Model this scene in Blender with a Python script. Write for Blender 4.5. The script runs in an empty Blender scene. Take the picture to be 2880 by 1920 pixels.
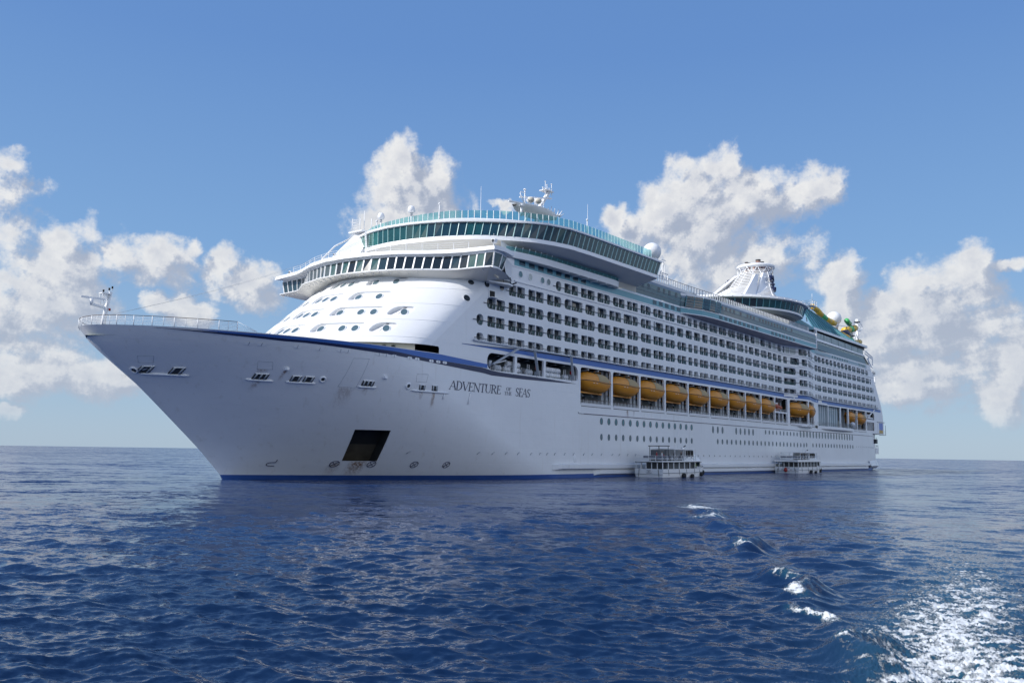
import bpy, bmesh, math, random
import numpy as np
from mathutils import Vector, Matrix

random.seed(7)
SC = bpy.context.scene
COL = SC.collection
R = math.radians

# ---------------------------------------------------------------- camera
# world axes: +x runs from the bow towards the stern, -y is the port side facing the camera, z = 0 is the sea
CAM_POS = Vector((-69.7775, -103.5181, 4.25))
cam_d = bpy.data.cameras.new("camera")
cam = bpy.data.objects.new("camera", cam_d)
COL.objects.link(cam)
cam_d.sensor_width = 36.0
cam_d.lens = 30.625
cam_d.clip_start = 0.3
cam_d.clip_end = 20000
ax = ((0.61341512, 0.10803987, 0.78233578), (-0.78962418, 0.06548623, 0.61008623), (0.01468141, -0.99198737, 0.12548114))
cam.matrix_world = Matrix(((ax[0][0], -ax[0][1], -ax[0][2], CAM_POS.x),
                           (ax[1][0], -ax[1][1], -ax[1][2], CAM_POS.y),
                           (ax[2][0], -ax[2][1], -ax[2][2], CAM_POS.z), (0, 0, 0, 1)))
SC.camera = cam
VIEW_AZ = R(37.948)          # compass bearing the clouds below are listed against

# ---------------------------------------------------------------- exposure
SC.view_settings.view_transform = 'Standard'
SC.view_settings.look = 'None'
SC.view_settings.exposure = 0.25
SC.view_settings.gamma = 1.0
SC.view_settings.use_curve_mapping = False
SC.render.engine = 'CYCLES'
SC.cycles.max_bounces = 8
SC.cycles.transparent_max_bounces = 12
SC.cycles.use_denoising = True

# ---------------------------------------------------------------- sun and sky
SUN_AZ = R(180 - 32)         # from ahead of the ship, over its starboard bow
SUN_EL = R(38)
sun_dir = Vector((math.cos(SUN_AZ) * math.cos(SUN_EL), math.sin(SUN_AZ) * math.cos(SUN_EL), math.sin(SUN_EL)))
sl = bpy.data.lights.new("sun", 'SUN')
sl.energy = 4.0
sl.angle = R(0.5)
sl.color = (1.0, 0.955, 0.89)
so = bpy.data.objects.new("sun", sl)
COL.objects.link(so)
so.rotation_euler = (-sun_dir).to_track_quat('-Z', 'Y').to_euler()
so.location = (0, 0, 300)

W = bpy.data.worlds.new("World")
SC.world = W
W.use_nodes = True


class NT:
    """small helper for building node trees"""
    def __init__(s, tree):
        s.t = tree
        s.n = tree.nodes
        s.l = tree.links

    def put(s, sock, v):
        if isinstance(v, bpy.types.NodeSocket):
            s.l.new(v, sock)
        elif v is not None:
            try:
                sock.default_value = v
            except Exception:
                sock.default_value = (v[0], v[1], v[2], 1.0)

    def math(s, op, a, b=None, c=None, clamp=False):
        n = s.n.new('ShaderNodeMath')
        n.operation = op
        n.use_clamp = clamp
        s.put(n.inputs[0], a)
        if b is not None:
            s.put(n.inputs[1], b)
        if c is not None:
            s.put(n.inputs[2], c)
        return n.outputs[0]

    def vec(s, op, a, b=None, c=None):
        n = s.n.new('ShaderNodeVectorMath')
        n.operation = op
        s.put(n.inputs[0], a)
        if b is not None:
            s.put(n.inputs[1], b)
        if c is not None:
            s.put(n.inputs[2], c)
        return n.outputs['Value'] if op in ('DOT_PRODUCT', 'LENGTH', 'DISTANCE') else n.outputs['Vector']

    def noise(s, v, scale, detail=4, rough=0.55, lac=2.0, dist=0.0, out='Fac'):
        n = s.n.new('ShaderNodeTexNoise')
        s.put(n.inputs['Vector'], v)
        n.inputs['Scale'].default_value = scale
        n.inputs['Detail'].default_value = detail
        n.inputs['Roughness'].default_value = rough
        n.inputs['Lacunarity'].default_value = lac
        n.inputs['Distortion'].default_value = dist
        return n.outputs[out]

    def ramp(s, f, stops, interp='LINEAR'):
        n = s.n.new('ShaderNodeValToRGB')
        n.color_ramp.interpolation = interp
        e = n.color_ramp.elements
        while len(e) < len(stops):
            e.new(0.5)
        for k, (p, c) in enumerate(stops):
            e[k].position = p
            e[k].color = (c[0], c[1], c[2], 1) if not isinstance(c, (int, float)) else (c, c, c, 1)
        s.put(n.inputs[0], f)
        return n.outputs[0]

    def mix(s, f, a, b, blend='MIX'):
        n = s.n.new('ShaderNodeMix')
        n.data_type = 'RGBA'
        n.blend_type = blend
        s.put(n.inputs[0], f)
        for i, v in ((6, a), (7, b)):
            if isinstance(v, (tuple, list)):
                v = (v[0], v[1], v[2], 1.0)
            s.put(n.inputs[i], v)
        return n.outputs[2]

    def smooth(s, x, a, b, lo=0.0, hi=1.0):
        n = s.n.new('ShaderNodeMapRange')
        n.interpolation_type = 'SMOOTHSTEP'
        s.put(n.inputs[0], x)
        for i, v in ((1, a), (2, b), (3, lo), (4, hi)):
            n.inputs[i].default_value = v
        return n.outputs[0]

    def sep(s, v):
        n = s.n.new('ShaderNodeSeparateXYZ')
        s.put(n.inputs[0], v)
        return n.outputs

    def comb(s, x, y, z):
        n = s.n.new('ShaderNodeCombineXYZ')
        for i, v in enumerate((x, y, z)):
            s.put(n.inputs[i], v)
        return n.outputs[0]


# cumulus banks: bearing left of the view axis, elevation, half width, half height (degrees), thinness
CLOUDS = [
    (7.57, 18.59, 1.56, 1.79, 0.00),
    (5.19, 17.24, 2.05, 2.05, 0.00),
    (7.21, 16.46, 2.79, 2.79, 0.00),
    (8.45, 14.73, 2.23, 2.05, 0.00),
    (5.70, 14.58, 3.35, 2.61, 0.00),
    (0.60, 15.90, 0.96, 0.38, 0.15),
    (-13.74, 18.18, 1.49, 1.68, 0.00),
    (-11.90, 16.92, 2.61, 2.05, 0.00),
    (-14.68, 15.83, 3.35, 2.23, 0.00),
    (-10.18, 15.75, 2.23, 2.05, 0.00),
    (-8.17, 14.42, 2.23, 1.49, 0.05),
    (-6.72, 15.28, 1.05, 1.12, 0.10),
    (-12.14, 14.03, 4.48, 2.61, 0.00),
    (-17.14, 16.22, 2.61, 1.49, 0.10),
    (-19.04, 17.01, 2.61, 1.31, 0.15),
    (-20.47, 16.76, 1.34, 0.82, 0.25),
    (-14.61, 12.28, 5.22, 2.23, 0.05),
    (-28.32, 11.41, 1.12, 1.42, 0.00),
    (-27.44, 9.70, 2.23, 2.23, 0.00),
    (-25.10, 9.98, 1.87, 1.87, 0.00),
    (-26.41, 7.45, 4.10, 3.35, 0.00),
    (-25.15, 5.18, 4.84, 2.23, 0.00),
    (-21.31, 10.87, 1.56, 1.68, 0.00),
    (-21.63, 8.99, 2.05, 2.79, 0.00),
    (-23.04, 6.81, 3.35, 2.99, 0.00),
    (-23.15, 9.71, 1.27, 1.27, 0.05),
    (-30.10, 4.78, 1.87, 2.61, 0.00),
    (-29.37, 3.18, 2.05, 1.68, 0.05),
    (-30.52, 10.91, 1.49, 0.52, 0.20),
    (-24.40, 4.28, 5.22, 1.12, 0.10),
    (31.06, 15.56, 1.56, 1.12, 0.38),
    (30.50, 14.07, 1.87, 1.56, 0.43),
    (30.70, 12.43, 1.87, 1.24, 0.33),
    (28.40, 11.62, 1.62, 1.71, 0.08),
    (29.17, 9.76, 2.81, 2.34, 0.08),
    (27.48, 8.41, 2.81, 2.50, 0.08),
    (29.87, 7.44, 2.81, 2.18, 0.08),
    (26.38, 12.63, 1.24, 1.24, 0.38),
    (26.72, 10.79, 1.12, 1.12, 0.18),
    (24.62, 11.41, 1.24, 1.31, 0.08),
    (23.25, 11.15, 1.56, 1.24, 0.08),
    (21.62, 11.04, 1.87, 1.31, 0.08),
    (20.66, 12.06, 0.81, 0.68, 0.13),
    (18.42, 11.58, 1.27, 1.34, 0.08),
    (17.42, 10.30, 2.23, 1.56, 0.08),
    (16.30, 9.27, 1.87, 1.34, 0.18),
    (20.71, 8.71, 1.71, 1.12, 0.08),
    (22.36, 8.85, 1.24, 0.81, 0.28),
    (28.18, 5.56, 3.43, 1.87, 0.13),
    (26.02, 4.15, 3.74, 1.56, 0.13),
    (29.19, 4.23, 2.81, 1.87, 0.23),
    (24.84, 3.95, 1.87, 0.94, 0.18),
    (29.87, 1.72, 1.12, 0.62, 0.18),
    (25.27, 10.43, 0.94, 0.94, 0.28),
    (-122.0, 7.7, 8.6, 3.4, 0.10),  # unseen banks from here down, added to fill the shaded port side
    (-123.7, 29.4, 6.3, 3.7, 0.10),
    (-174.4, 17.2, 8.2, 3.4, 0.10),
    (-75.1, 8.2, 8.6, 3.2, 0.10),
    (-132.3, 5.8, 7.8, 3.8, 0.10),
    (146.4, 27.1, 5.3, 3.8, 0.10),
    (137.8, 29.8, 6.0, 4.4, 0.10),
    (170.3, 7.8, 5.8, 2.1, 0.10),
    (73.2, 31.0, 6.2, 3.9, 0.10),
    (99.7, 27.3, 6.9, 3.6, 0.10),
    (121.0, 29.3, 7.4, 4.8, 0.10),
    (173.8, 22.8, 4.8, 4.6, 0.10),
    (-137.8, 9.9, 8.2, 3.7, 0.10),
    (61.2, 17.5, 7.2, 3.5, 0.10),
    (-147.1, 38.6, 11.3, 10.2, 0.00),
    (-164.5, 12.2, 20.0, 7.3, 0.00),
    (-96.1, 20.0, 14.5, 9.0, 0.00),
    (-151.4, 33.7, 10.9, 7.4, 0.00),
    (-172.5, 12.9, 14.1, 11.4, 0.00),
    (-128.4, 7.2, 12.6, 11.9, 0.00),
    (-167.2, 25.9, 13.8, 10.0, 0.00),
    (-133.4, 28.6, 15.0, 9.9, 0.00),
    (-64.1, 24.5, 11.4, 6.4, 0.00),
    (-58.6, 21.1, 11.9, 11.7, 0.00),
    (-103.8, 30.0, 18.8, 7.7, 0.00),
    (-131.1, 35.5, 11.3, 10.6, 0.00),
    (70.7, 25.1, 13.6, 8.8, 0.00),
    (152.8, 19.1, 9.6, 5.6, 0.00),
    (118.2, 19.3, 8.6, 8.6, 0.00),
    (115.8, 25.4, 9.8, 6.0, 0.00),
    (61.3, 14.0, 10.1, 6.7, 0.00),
]


def cloud_group():
    g = bpy.data.node_groups.new("cloud_density", 'ShaderNodeTree')
    g.interface.new_socket("P", in_out='INPUT', socket_type='NodeSocketVector')
    g.interface.new_socket("D", in_out='OUTPUT', socket_type='NodeSocketFloat')
    t = NT(g)
    gi = t.n.new('NodeGroupInput')
    go = t.n.new('NodeGroupOutput')
    P = gi.outputs[0]
    wn = t.noise(P, 0.22, 5, 0.6, out='Color')
    P2 = t.vec('MULTIPLY_ADD', t.vec('SUBTRACT', wn, (0.5, 0.5, 0.5)), (3.4, 3.0, 0.0), P)
    wn2 = t.noise(P, 0.9, 3, 0.6, out='Color')
    P2 = t.vec('MULTIPLY_ADD', t.vec('SUBTRACT', wn2, (0.5, 0.5, 0.5)), (0.9, 0.9, 0.0), P2)
    cur = None
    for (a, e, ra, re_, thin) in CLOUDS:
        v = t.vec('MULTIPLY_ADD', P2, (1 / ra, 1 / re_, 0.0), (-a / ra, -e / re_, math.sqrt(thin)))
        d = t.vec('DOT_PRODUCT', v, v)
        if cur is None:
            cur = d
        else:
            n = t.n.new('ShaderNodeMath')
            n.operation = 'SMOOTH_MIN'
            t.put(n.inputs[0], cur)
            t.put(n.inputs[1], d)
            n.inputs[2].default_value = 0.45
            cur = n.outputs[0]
    core = t.math('MULTIPLY', t.math('MAXIMUM', t.math('SUBTRACT', 1.0, cur), -1.6), 0.5)
    fb = t.noise(P, 0.42, 9, 0.62)
    fb = t.math('SUBTRACT', fb, 0.5)
    fine = t.math('SUBTRACT', t.noise(P, 1.7, 6, 0.65), 0.5)
    D = t.math('ADD', t.math('MULTIPLY_ADD', fb, 1.7, core), t.math('MULTIPLY', fine, 0.36))
    t.l.new(D, go.inputs[0])
    return g


def build_world():
    t = NT(W.node_tree)
    t.n.clear()
    out = t.n.new('ShaderNodeOutputWorld')
    sky = t.n.new('ShaderNodeTexSky')
    sky.sky_type = 'NISHITA'
    sky.sun_disc = False
    sky.sun_elevation = SUN_EL
    sky.sun_rotation = R(90) - SUN_AZ
    sky.air_density = 1.0
    sky.dust_density = 0.35
    sky.ozone_density = 1.6
    sky.altitude = 0
    bg = t.n.new('ShaderNodeBackground')
    bg.inputs['Strength'].default_value = 0.1
    hsv = t.n.new('ShaderNodeHueSaturation')
    hsv.inputs['Saturation'].default_value = 1.0
    t.l.new(sky.outputs[0], hsv.inputs['Color'])
    tc = t.n.new('ShaderNodeTexCoord')
    d = t.vec('NORMALIZE', tc.outputs['Generated'])
    x, y, z = t.sep(d)
    az = t.math('SUBTRACT', t.math('ARCTAN2', y, x), VIEW_AZ)
    # wrap to -180..180
    az = t.math('WRAP', az, math.pi, -math.pi)
    el = t.math('ARCSINE', z)
    # clear tropical air: the physical sky drawn towards the deep maritime blue of the day
    grad = t.ramp(t.math('DIVIDE', el, R(90), clamp=True), [(0.0, (0.315, 0.430, 0.560)), (0.055, (0.258, 0.400, 0.580)), (0.14, (0.172, 0.330, 0.590)),
                                                            (0.28, (0.112, 0.243, 0.535)), (0.6, (0.080, 0.185, 0.45)), (1.0, (0.07, 0.16, 0.40))])
    grad = t.vec('SCALE', grad)
    grad.node.inputs['Scale'].default_value = 10.0
    t.l.new(t.mix(0.86, hsv.outputs[0], grad), bg.inputs['Color'])
    P = t.comb(t.math('MULTIPLY', az, 57.2958), t.math('MULTIPLY', el, 57.2958), 0.0)
    g = cloud_group()

    def dens(v):
        n = t.n.new('ShaderNodeGroup')
        n.node_tree = g
        t.put(n.inputs[0], v)
        return n.outputs[0]
    D = dens(P)
    Dl = dens(t.vec('ADD', P, (1.1, 0.9, 0.0)))      # towards the sun: thicker there means shaded here
    alpha = t.smooth(D, -0.22, 0.36)
    alpha = t.math('MULTIPLY', alpha, t.smooth(el, -0.002, 0.06))
    lit = t.math('SUBTRACT', D, Dl)
    lit = t.smooth(lit, -0.30, 0.22)
    thick = t.smooth(D, 0.05, 0.9)
    low = t.smooth(el, R(16), R(3))
    fluff = t.noise(P, 0.7, 6, 0.6)
    sh = t.math('MULTIPLY_ADD', thick, -0.30, lit)
    sh = t.math('ADD', sh, t.math('MULTIPLY', t.math('SUBTRACT', fluff, 0.5), 0.9), clamp=True)
    col = t.ramp(sh, [(0.0, (0.335, 0.375, 0.465)), (0.40, (0.445, 0.475, 0.545)), (0.75, (0.60, 0.61, 0.64)), (1.0, (0.74, 0.735, 0.725))])
    col = t.mix(t.math('MULTIPLY', low, 0.35), col, (0.42, 0.48, 0.57))
    # unseen banks behind the view, brightened as added fill for the shaded hull
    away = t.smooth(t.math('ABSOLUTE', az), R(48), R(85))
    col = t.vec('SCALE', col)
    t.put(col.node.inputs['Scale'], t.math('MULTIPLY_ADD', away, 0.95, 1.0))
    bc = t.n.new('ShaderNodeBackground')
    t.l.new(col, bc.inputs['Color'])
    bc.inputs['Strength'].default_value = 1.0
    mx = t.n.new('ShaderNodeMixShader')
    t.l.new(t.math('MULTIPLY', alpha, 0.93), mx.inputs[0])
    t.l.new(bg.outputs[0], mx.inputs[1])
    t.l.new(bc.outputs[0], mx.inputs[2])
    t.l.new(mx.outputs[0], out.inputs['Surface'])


build_world()

# ---------------------------------------------------------------- materials
MATS = {}


def mat(name, color, rough=0.5, metal=0.0, spec=0.5, noise=0.0, nscale=0.4, bump=0.0, bscale=2.0, alpha=1.0, coat=0.0, dirt=None):
    if name in MATS:
        return MATS[name]
    m = bpy.data.materials.new(name)
    m.use_nodes = True
    t = NT(m.node_tree)
    p = t.n['Principled BSDF']
    p.inputs['Base Color'].default_value = (*color, 1)
    p.inputs['Roughness'].default_value = rough
    p.inputs['Metallic'].default_value = metal
    p.inputs['Specular IOR Level'].default_value = spec
    if coat:
        p.inputs['Coat Weight'].default_value = coat
    geo = t.n.new('ShaderNodeNewGeometry')
    if noise:
        f = t.noise(geo.outputs['Position'], nscale, 5, 0.6)
        lo = tuple(c * (1 - noise) for c in color)
        hi = tuple(min(1, c * (1 + noise * 0.5)) for c in color)
        c = t.mix(f, lo, hi)
        if dirt:
            # streaks that run down the plates: noise stretched along z
            sv = t.vec('MULTIPLY', geo.outputs['Position'], (1.3, 1.3, 0.09))
            s1 = t.noise(sv, 0.8, 5, 0.65)
            c = t.mix(t.math('MULTIPLY', t.smooth(s1, 0.55, 0.8), dirt[3]), c, dirt[:3])
        t.l.new(c, p.inputs['Base Color'])
    if bump:
        b = t.n.new('ShaderNodeBump')
        b.inputs['Strength'].default_value = bump
        b.inputs['Distance'].default_value = 0.05
        t.l.new(t.noise(geo.outputs['Position'], bscale, 3, 0.5), b.inputs['Height'])
        t.l.new(b.outputs[0], p.inputs['Normal'])
    MATS[name] = m
    return m


def plated(name, color, rough, pw, ph, dirt):
    """ship plating: painted steel with faint welded seams, shallow dishing between frames and run-down grime"""
    m = mat(name, color, rough, noise=0.10, nscale=0.12, dirt=dirt)
    t = NT(m.node_tree)
    p = t.n['Principled BSDF']
    geo = t.n.new('ShaderNodeNewGeometry')
    x, y, z = t.sep(geo.outputs['Position'])
    br = t.n.new('ShaderNodeTexBrick')
    br.inputs['Scale'].default_value = 1.0
    br.inputs['Brick Width'].default_value = pw
    br.inputs['Row Height'].default_value = ph
    br.inputs['Mortar Size'].default_value = 0.03
    br.inputs['Mortar Smooth'].default_value = 0.6
    br.inputs['Color1'].default_value = (1, 1, 1, 1)
    br.inputs['Color2'].default_value = (1, 1, 1, 1)
    br.inputs['Mortar'].default_value = (0, 0, 0, 1)
    t.l.new(t.comb(x, z, 0.0), br.inputs['Vector'])
    dish = t.noise(t.vec('MULTIPLY', geo.outputs['Position'], (1, 1, 1.6)), 0.55, 3, 0.5)
    h = t.math('MULTIPLY_ADD', br.outputs['Fac'], -0.016, t.math('MULTIPLY', dish, 0.060))
    b = t.n.new('ShaderNodeBump')
    b.inputs['Strength'].default_value = 0.55
    b.inputs['Distance'].default_value = 1.0
    t.l.new(h, b.inputs['Height'])
    t.l.new(b.outputs[0], p.inputs['Normal'])
    return m


WHITE = plated('white_paint', (0.83, 0.84, 0.85), 0.42, 5.2, 2.8, (0.55, 0.55, 0.53, 0.22))
HULLW = plated('hull_paint', (0.80, 0.81, 0.82), 0.36, 9.0, 2.4, (0.50, 0.47, 0.41, 0.42))
TRIM = mat('white_trim', (0.82, 0.83, 0.84), 0.4, noise=0.05)
SOFFIT = mat('soffit_paint', (0.70, 0.68, 0.63), 0.6, noise=0.08)
NAVY = mat('navy_stripe', (0.020, 0.026, 0.075), 0.4, noise=0.12)
BLUE = mat('blue_stripe', (0.055, 0.15, 0.46), 0.4, noise=0.12)
BOOT = mat('boot_paint', (0.035, 0.10, 0.34), 0.45, noise=0.25, nscale=0.8)
TEALP = mat('teal_panel', (0.14, 0.37, 0.43), 0.35, noise=0.10)
DARKGL = mat('dark_glass', (0.018, 0.028, 0.036), 0.06, spec=0.7, noise=0.4, nscale=0.35)
TEALGL = mat('teal_glass', (0.012, 0.075, 0.08), 0.05, spec=0.8, noise=0.5, nscale=0.3)
DARKTEAL = mat('dark_teal_glass', (0.012, 0.045, 0.065), 0.08, spec=0.7, noise=0.4, nscale=0.3)
CABINGL = mat('cabin_glass', (0.035, 0.045, 0.055), 0.10, spec=0.6, noise=0.5, nscale=0.25)
CURTAIN = mat('curtain', (0.46, 0.46, 0.46), 0.8, noise=0.35, nscale=3.0)
FROST = mat('frosted_pane', (0.52, 0.56, 0.53), 0.4, noise=0.06)
PORTGL = mat('port_glass', (0.10, 0.16, 0.19), 0.10, spec=0.7, noise=0.3, nscale=0.6)
TEALPORT = mat('port_glass_teal', (0.06, 0.17, 0.20), 0.12, spec=0.7, noise=0.2, nscale=0.6)
GREYM = mat('grey_metal', (0.42, 0.45, 0.48), 0.45, noise=0.15)
DGREY = mat('dark_metal', (0.045, 0.05, 0.055), 0.5, noise=0.2)
BLACK = mat('black_rubber', (0.014, 0.014, 0.015), 0.75, noise=0.2)
RAIL = mat('rail_wood', (0.12, 0.075, 0.055), 0.5, noise=0.2)
ORANGE = mat('boat_orange', (0.66, 0.27, 0.022), 0.42, noise=0.14, nscale=0.9)
ORANGE2 = mat('boat_orange_deep', (0.55, 0.10, 0.025), 0.45, noise=0.14, nscale=0.9)
CANVAS = mat('canvas', (0.42, 0.33, 0.19), 0.85, noise=0.14, nscale=1.5)
CREAM = mat('cream_paint', (0.60, 0.56, 0.47), 0.6, noise=0.1)
PALEWALL = mat('pale_wall', (0.50, 0.50, 0.47), 0.6, noise=0.2, nscale=0.7)
RED = mat('red_paint', (0.35, 0.03, 0.025), 0.5, noise=0.15)
YELLOW = mat('slide_yellow', (0.72, 0.46, 0.05), 0.35, noise=0.08)
GREEN = mat('slide_green', (0.07, 0.42, 0.14), 0.35, noise=0.08)
COPPER = mat('exhaust_steel', (0.42, 0.28, 0.23), 0.4, 0.5, noise=0.3, nscale=1.0)
DECK = mat('deck_green', (0.16, 0.20, 0.19), 0.7, noise=0.2)


def glass_screen(name, tint, trans, rough=0.05):
    m = bpy.data.materials.new(name)
    m.use_nodes = True
    t = NT(m.node_tree)
    t.n.clear()
    o = t.n.new('ShaderNodeOutputMaterial')
    tr = t.n.new('ShaderNodeBsdfTransparent')
    tr.inputs[0].default_value = (*trans, 1)
    p = t.n.new('ShaderNodeBsdfPrincipled')
    p.inputs['Base Color'].default_value = (*tint, 1)
    p.inputs['Roughness'].default_value = rough
    mx = t.n.new('ShaderNodeMixShader')
    fr = t.n.new('ShaderNodeFresnel')
    fr.inputs[0].default_value = 1.45
    t.l.new(t.math('MULTIPLY_ADD', fr.outputs[0], 0.8, 0.22, clamp=True), mx.inputs[0])
    t.l.new(tr.outputs[0], mx.inputs[1])
    t.l.new(p.outputs[0], mx.inputs[2])
    t.l.new(mx.outputs[0], o.inputs[0])
    return m


SCREEN = glass_screen('screen_glass', (0.10, 0.34, 0.36), (0.48, 0.80, 0.82))
BALGL = glass_screen('balustrade_glass', (0.05, 0.14, 0.15), (0.30, 0.46, 0.47))


def rust_material():
    m = bpy.data.materials.new('rust')
    m.use_nodes = True
    t = NT(m.node_tree)
    t.n.clear()
    o = t.n.new('ShaderNodeOutputMaterial')
    tr = t.n.new('ShaderNodeBsdfTransparent')
    p = t.n.new('ShaderNodeBsdfPrincipled')
    p.inputs['Base Color'].default_value = (0.26, 0.125, 0.045, 1)
    p.inputs['Roughness'].default_value = 0.8
    at = t.n.new('ShaderNodeAttribute')
    at.attribute_name = 'fade'
    geo = t.n.new('ShaderNodeNewGeometry')
    n1 = t.noise(t.vec('MULTIPLY', geo.outputs['Position'], (2.2, 2.2, 0.35)), 1.6, 6, 0.7)
    a = t.math('MULTIPLY', t.smooth(n1, 0.36, 0.62), at.outputs['Fac'], clamp=True)
    mx = t.n.new('ShaderNodeMixShader')
    t.l.new(a, mx.inputs[0])
    t.l.new(tr.outputs[0], mx.inputs[1])
    t.l.new(p.outputs[0], mx.inputs[2])
    t.l.new(mx.outputs[0], o.inputs[0])
    return m


RUST = rust_material()


# ---------------------------------------------------------------- mesh helpers
class MB:
    """collects geometry and links it as one mesh object"""
    def __init__(s, dx=0.0, dy=0.0, dz=0.0):
        s.d = (dx, dy, dz)
        s.v = []
        s.f = []
        s.m = []
        s.sm = []
        s.mats = []

    def mi(s, m):
        if m not in s.mats:
            s.mats.append(m)
        return s.mats.index(m)

    def add(s, verts, faces, m, smooth=False):
        o = len(s.v)
        dx, dy, dz = s.d
        s.v += [(p[0] + dx, p[1] + dy, p[2] + dz) for p in verts]
        k = s.mi(m)
        for f in faces:
            s.f.append([o + i for i in f])
            s.m.append(k)
            s.sm.append(smooth)

    def quad(s, a, b, c, d, m):
        s.add((a, b, c, d), ((0, 1, 2, 3),), m)

    def poly(s, pts, m):
        s.add(pts, (list(range(len(pts))),), m)

    def box(s, x0, x1, y0, y1, z0, z1, m):
        v = [(x, y, z) for z in (z0, z1) for y in (y0, y1) for x in (x0, x1)]
        s.add(v, ((0, 2, 3, 1), (4, 5, 7, 6), (0, 1, 5, 4), (2, 6, 7, 3), (0, 4, 6, 2), (1, 3, 7, 5)), m)

    def beam(s, a, b, w, m, h=None, up=(0, 0, 1)):
        a = Vector(a)
        b = Vector(b)
        d = (b - a)
        if d.length < 1e-6:
            return
        d.normalize()
        u = Vector(up)
        if abs(d.dot(u)) > 0.97:
            u = Vector((1, 0, 0))
        r = d.cross(u).normalized() * (w / 2)
        q = r.cross(d).normalized() * ((h or w) / 2)
        v = [p + i * r + j * q for p in (a, b) for i, j in ((-1, -1), (1, -1), (1, 1), (-1, 1))]
        s.add(v, ((0, 1, 2, 3), (7, 6, 5, 4), (0, 4, 5, 1), (1, 5, 6, 2), (2, 6, 7, 3), (3, 7, 4, 0)), m)

    def tube(s, pts, r, m, n=8, cap=True):
        pts = [Vector(p) for p in pts]
        rs = r if isinstance(r, (list, tuple)) else [r] * len(pts)
        v = []
        prev = None
        for i, p in enumerate(pts):
            d = (pts[min(i + 1, len(pts) - 1)] - pts[max(i - 1, 0)]).normalized()
            u = Vector((0, 0, 1)) if abs(d.z) < 0.95 else Vector((1, 0, 0))
            if prev is not None and abs(prev.dot(d)) < 0.95:
                u = prev
            a = d.cross(u).normalized()
            b = a.cross(d).normalized()
            prev = b
            for k in range(n):
                t = 2 * math.pi * k / n
                v.append(p + rs[i] * (math.cos(t) * a + math.sin(t) * b))
        f = []
        for i in range(len(pts) - 1):
            for k in range(n):
                f.append((i * n + k, i * n + (k + 1) % n, (i + 1) * n + (k + 1) % n, (i + 1) * n + k))
        if cap:
            f.append(list(range(n))[::-1])
            f.append([(len(pts) - 1) * n + k for k in range(n)])
        s.add(v, f, m, True)

    def lathe(s, prof, c, m, n=24, a0=0.0, a1=2 * math.pi, ex=1.0, ey=1.0):
        """prof: (radius, z) pairs turned about the vertical through c; ex, ey stretch it"""
        v = []
        full = abs(a1 - a0 - 2 * math.pi) < 1e-6
        cols = n if full else n + 1
        for r, z in prof:
            for k in range(cols):
                t = a0 + (a1 - a0) * k / n
                v.append((c[0] + ex * r * math.cos(t), c[1] + ey * r * math.sin(t), c[2] + z))
        f = []
        for i in range(len(prof) - 1):
            for k in range(n):
                k2 = (k + 1) % cols
                f.append((i * cols + k, i * cols + k2, (i + 1) * cols + k2, (i + 1) * cols + k))
        s.add(v, f, m, True)

    def strip(s, A, B, m, smooth=False):
        n = len(A)
        s.add(list(A) + list(B), [(i, i + 1, n + i + 1, n + i) for i in range(n - 1)], m, smooth)

    def sphere(s, c, r, m, n=20, k=12, sq=(1, 1, 1)):
        v = []
        for i in range(k + 1):
            a = math.pi * i / k
            for j in range(n):
                t = 2 * math.pi * j / n
                v.append((c[0] + sq[0] * r * math.sin(a) * math.cos(t), c[1] + sq[1] * r * math.sin(a) * math.sin(t), c[2] + sq[2] * r * math.cos(a)))
        f = [(i * n + j, (i + 1) * n + j, (i + 1) * n + (j + 1) % n, i * n + (j + 1) % n) for i in range(k) for j in range(n)]
        s.add(v, f, m, True)

    def mesh(s, name):
        me = bpy.data.meshes.new(name)
        me.from_pydata(s.v, [], s.f)
        for m in s.mats:
            me.materials.append(m)
        me.polygons.foreach_set('material_index', s.m)
        me.polygons.foreach_set('use_smooth', s.sm)
        me.update()
        return me

    def build(s, name, parent=None, weld=False, sharp=None):
        me = s.mesh(name)
        if weld:
            bm = bmesh.new()
            bm.from_mesh(me)
            bmesh.ops.remove_doubles(bm, verts=bm.verts, dist=1e-4)
            bmesh.ops.recalc_face_normals(bm, faces=bm.faces)
            bm.to_mesh(me)
            bm.free()
        if sharp is not None:
            me.set_sharp_from_angle(angle=R(sharp))
        return link(name, me, parent)


def link(name, data, parent=None):
    o = bpy.data.objects.new(name, data)
    COL.objects.link(o)
    if parent is not None:
        o.parent = parent
    return o


def tag(o, label=None, cat=None, group=None, kind=None):
    for k, v in (('label', label), ('category', cat), ('group', group), ('kind', kind)):
        if v:
            o[k] = v
    return o


def empty(name, loc=(0, 0, 0), rz=0.0):
    o = bpy.data.objects.new(name, None)
    COL.objects.link(o)
    o.location = loc
    o.rotation_euler = (0, 0, rz)
    o.empty_display_size = 0.5
    return o


def children(o):
    return [c for c in COL.objects if c.parent == o]


def copy_tree(o, parent=None):
    kids = list(o.children)
    c = o.copy()
    COL.objects.link(c)
    if parent is not None:
        c.parent = parent
    for k in kids:
        copy_tree(k, c)
    return c


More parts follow.
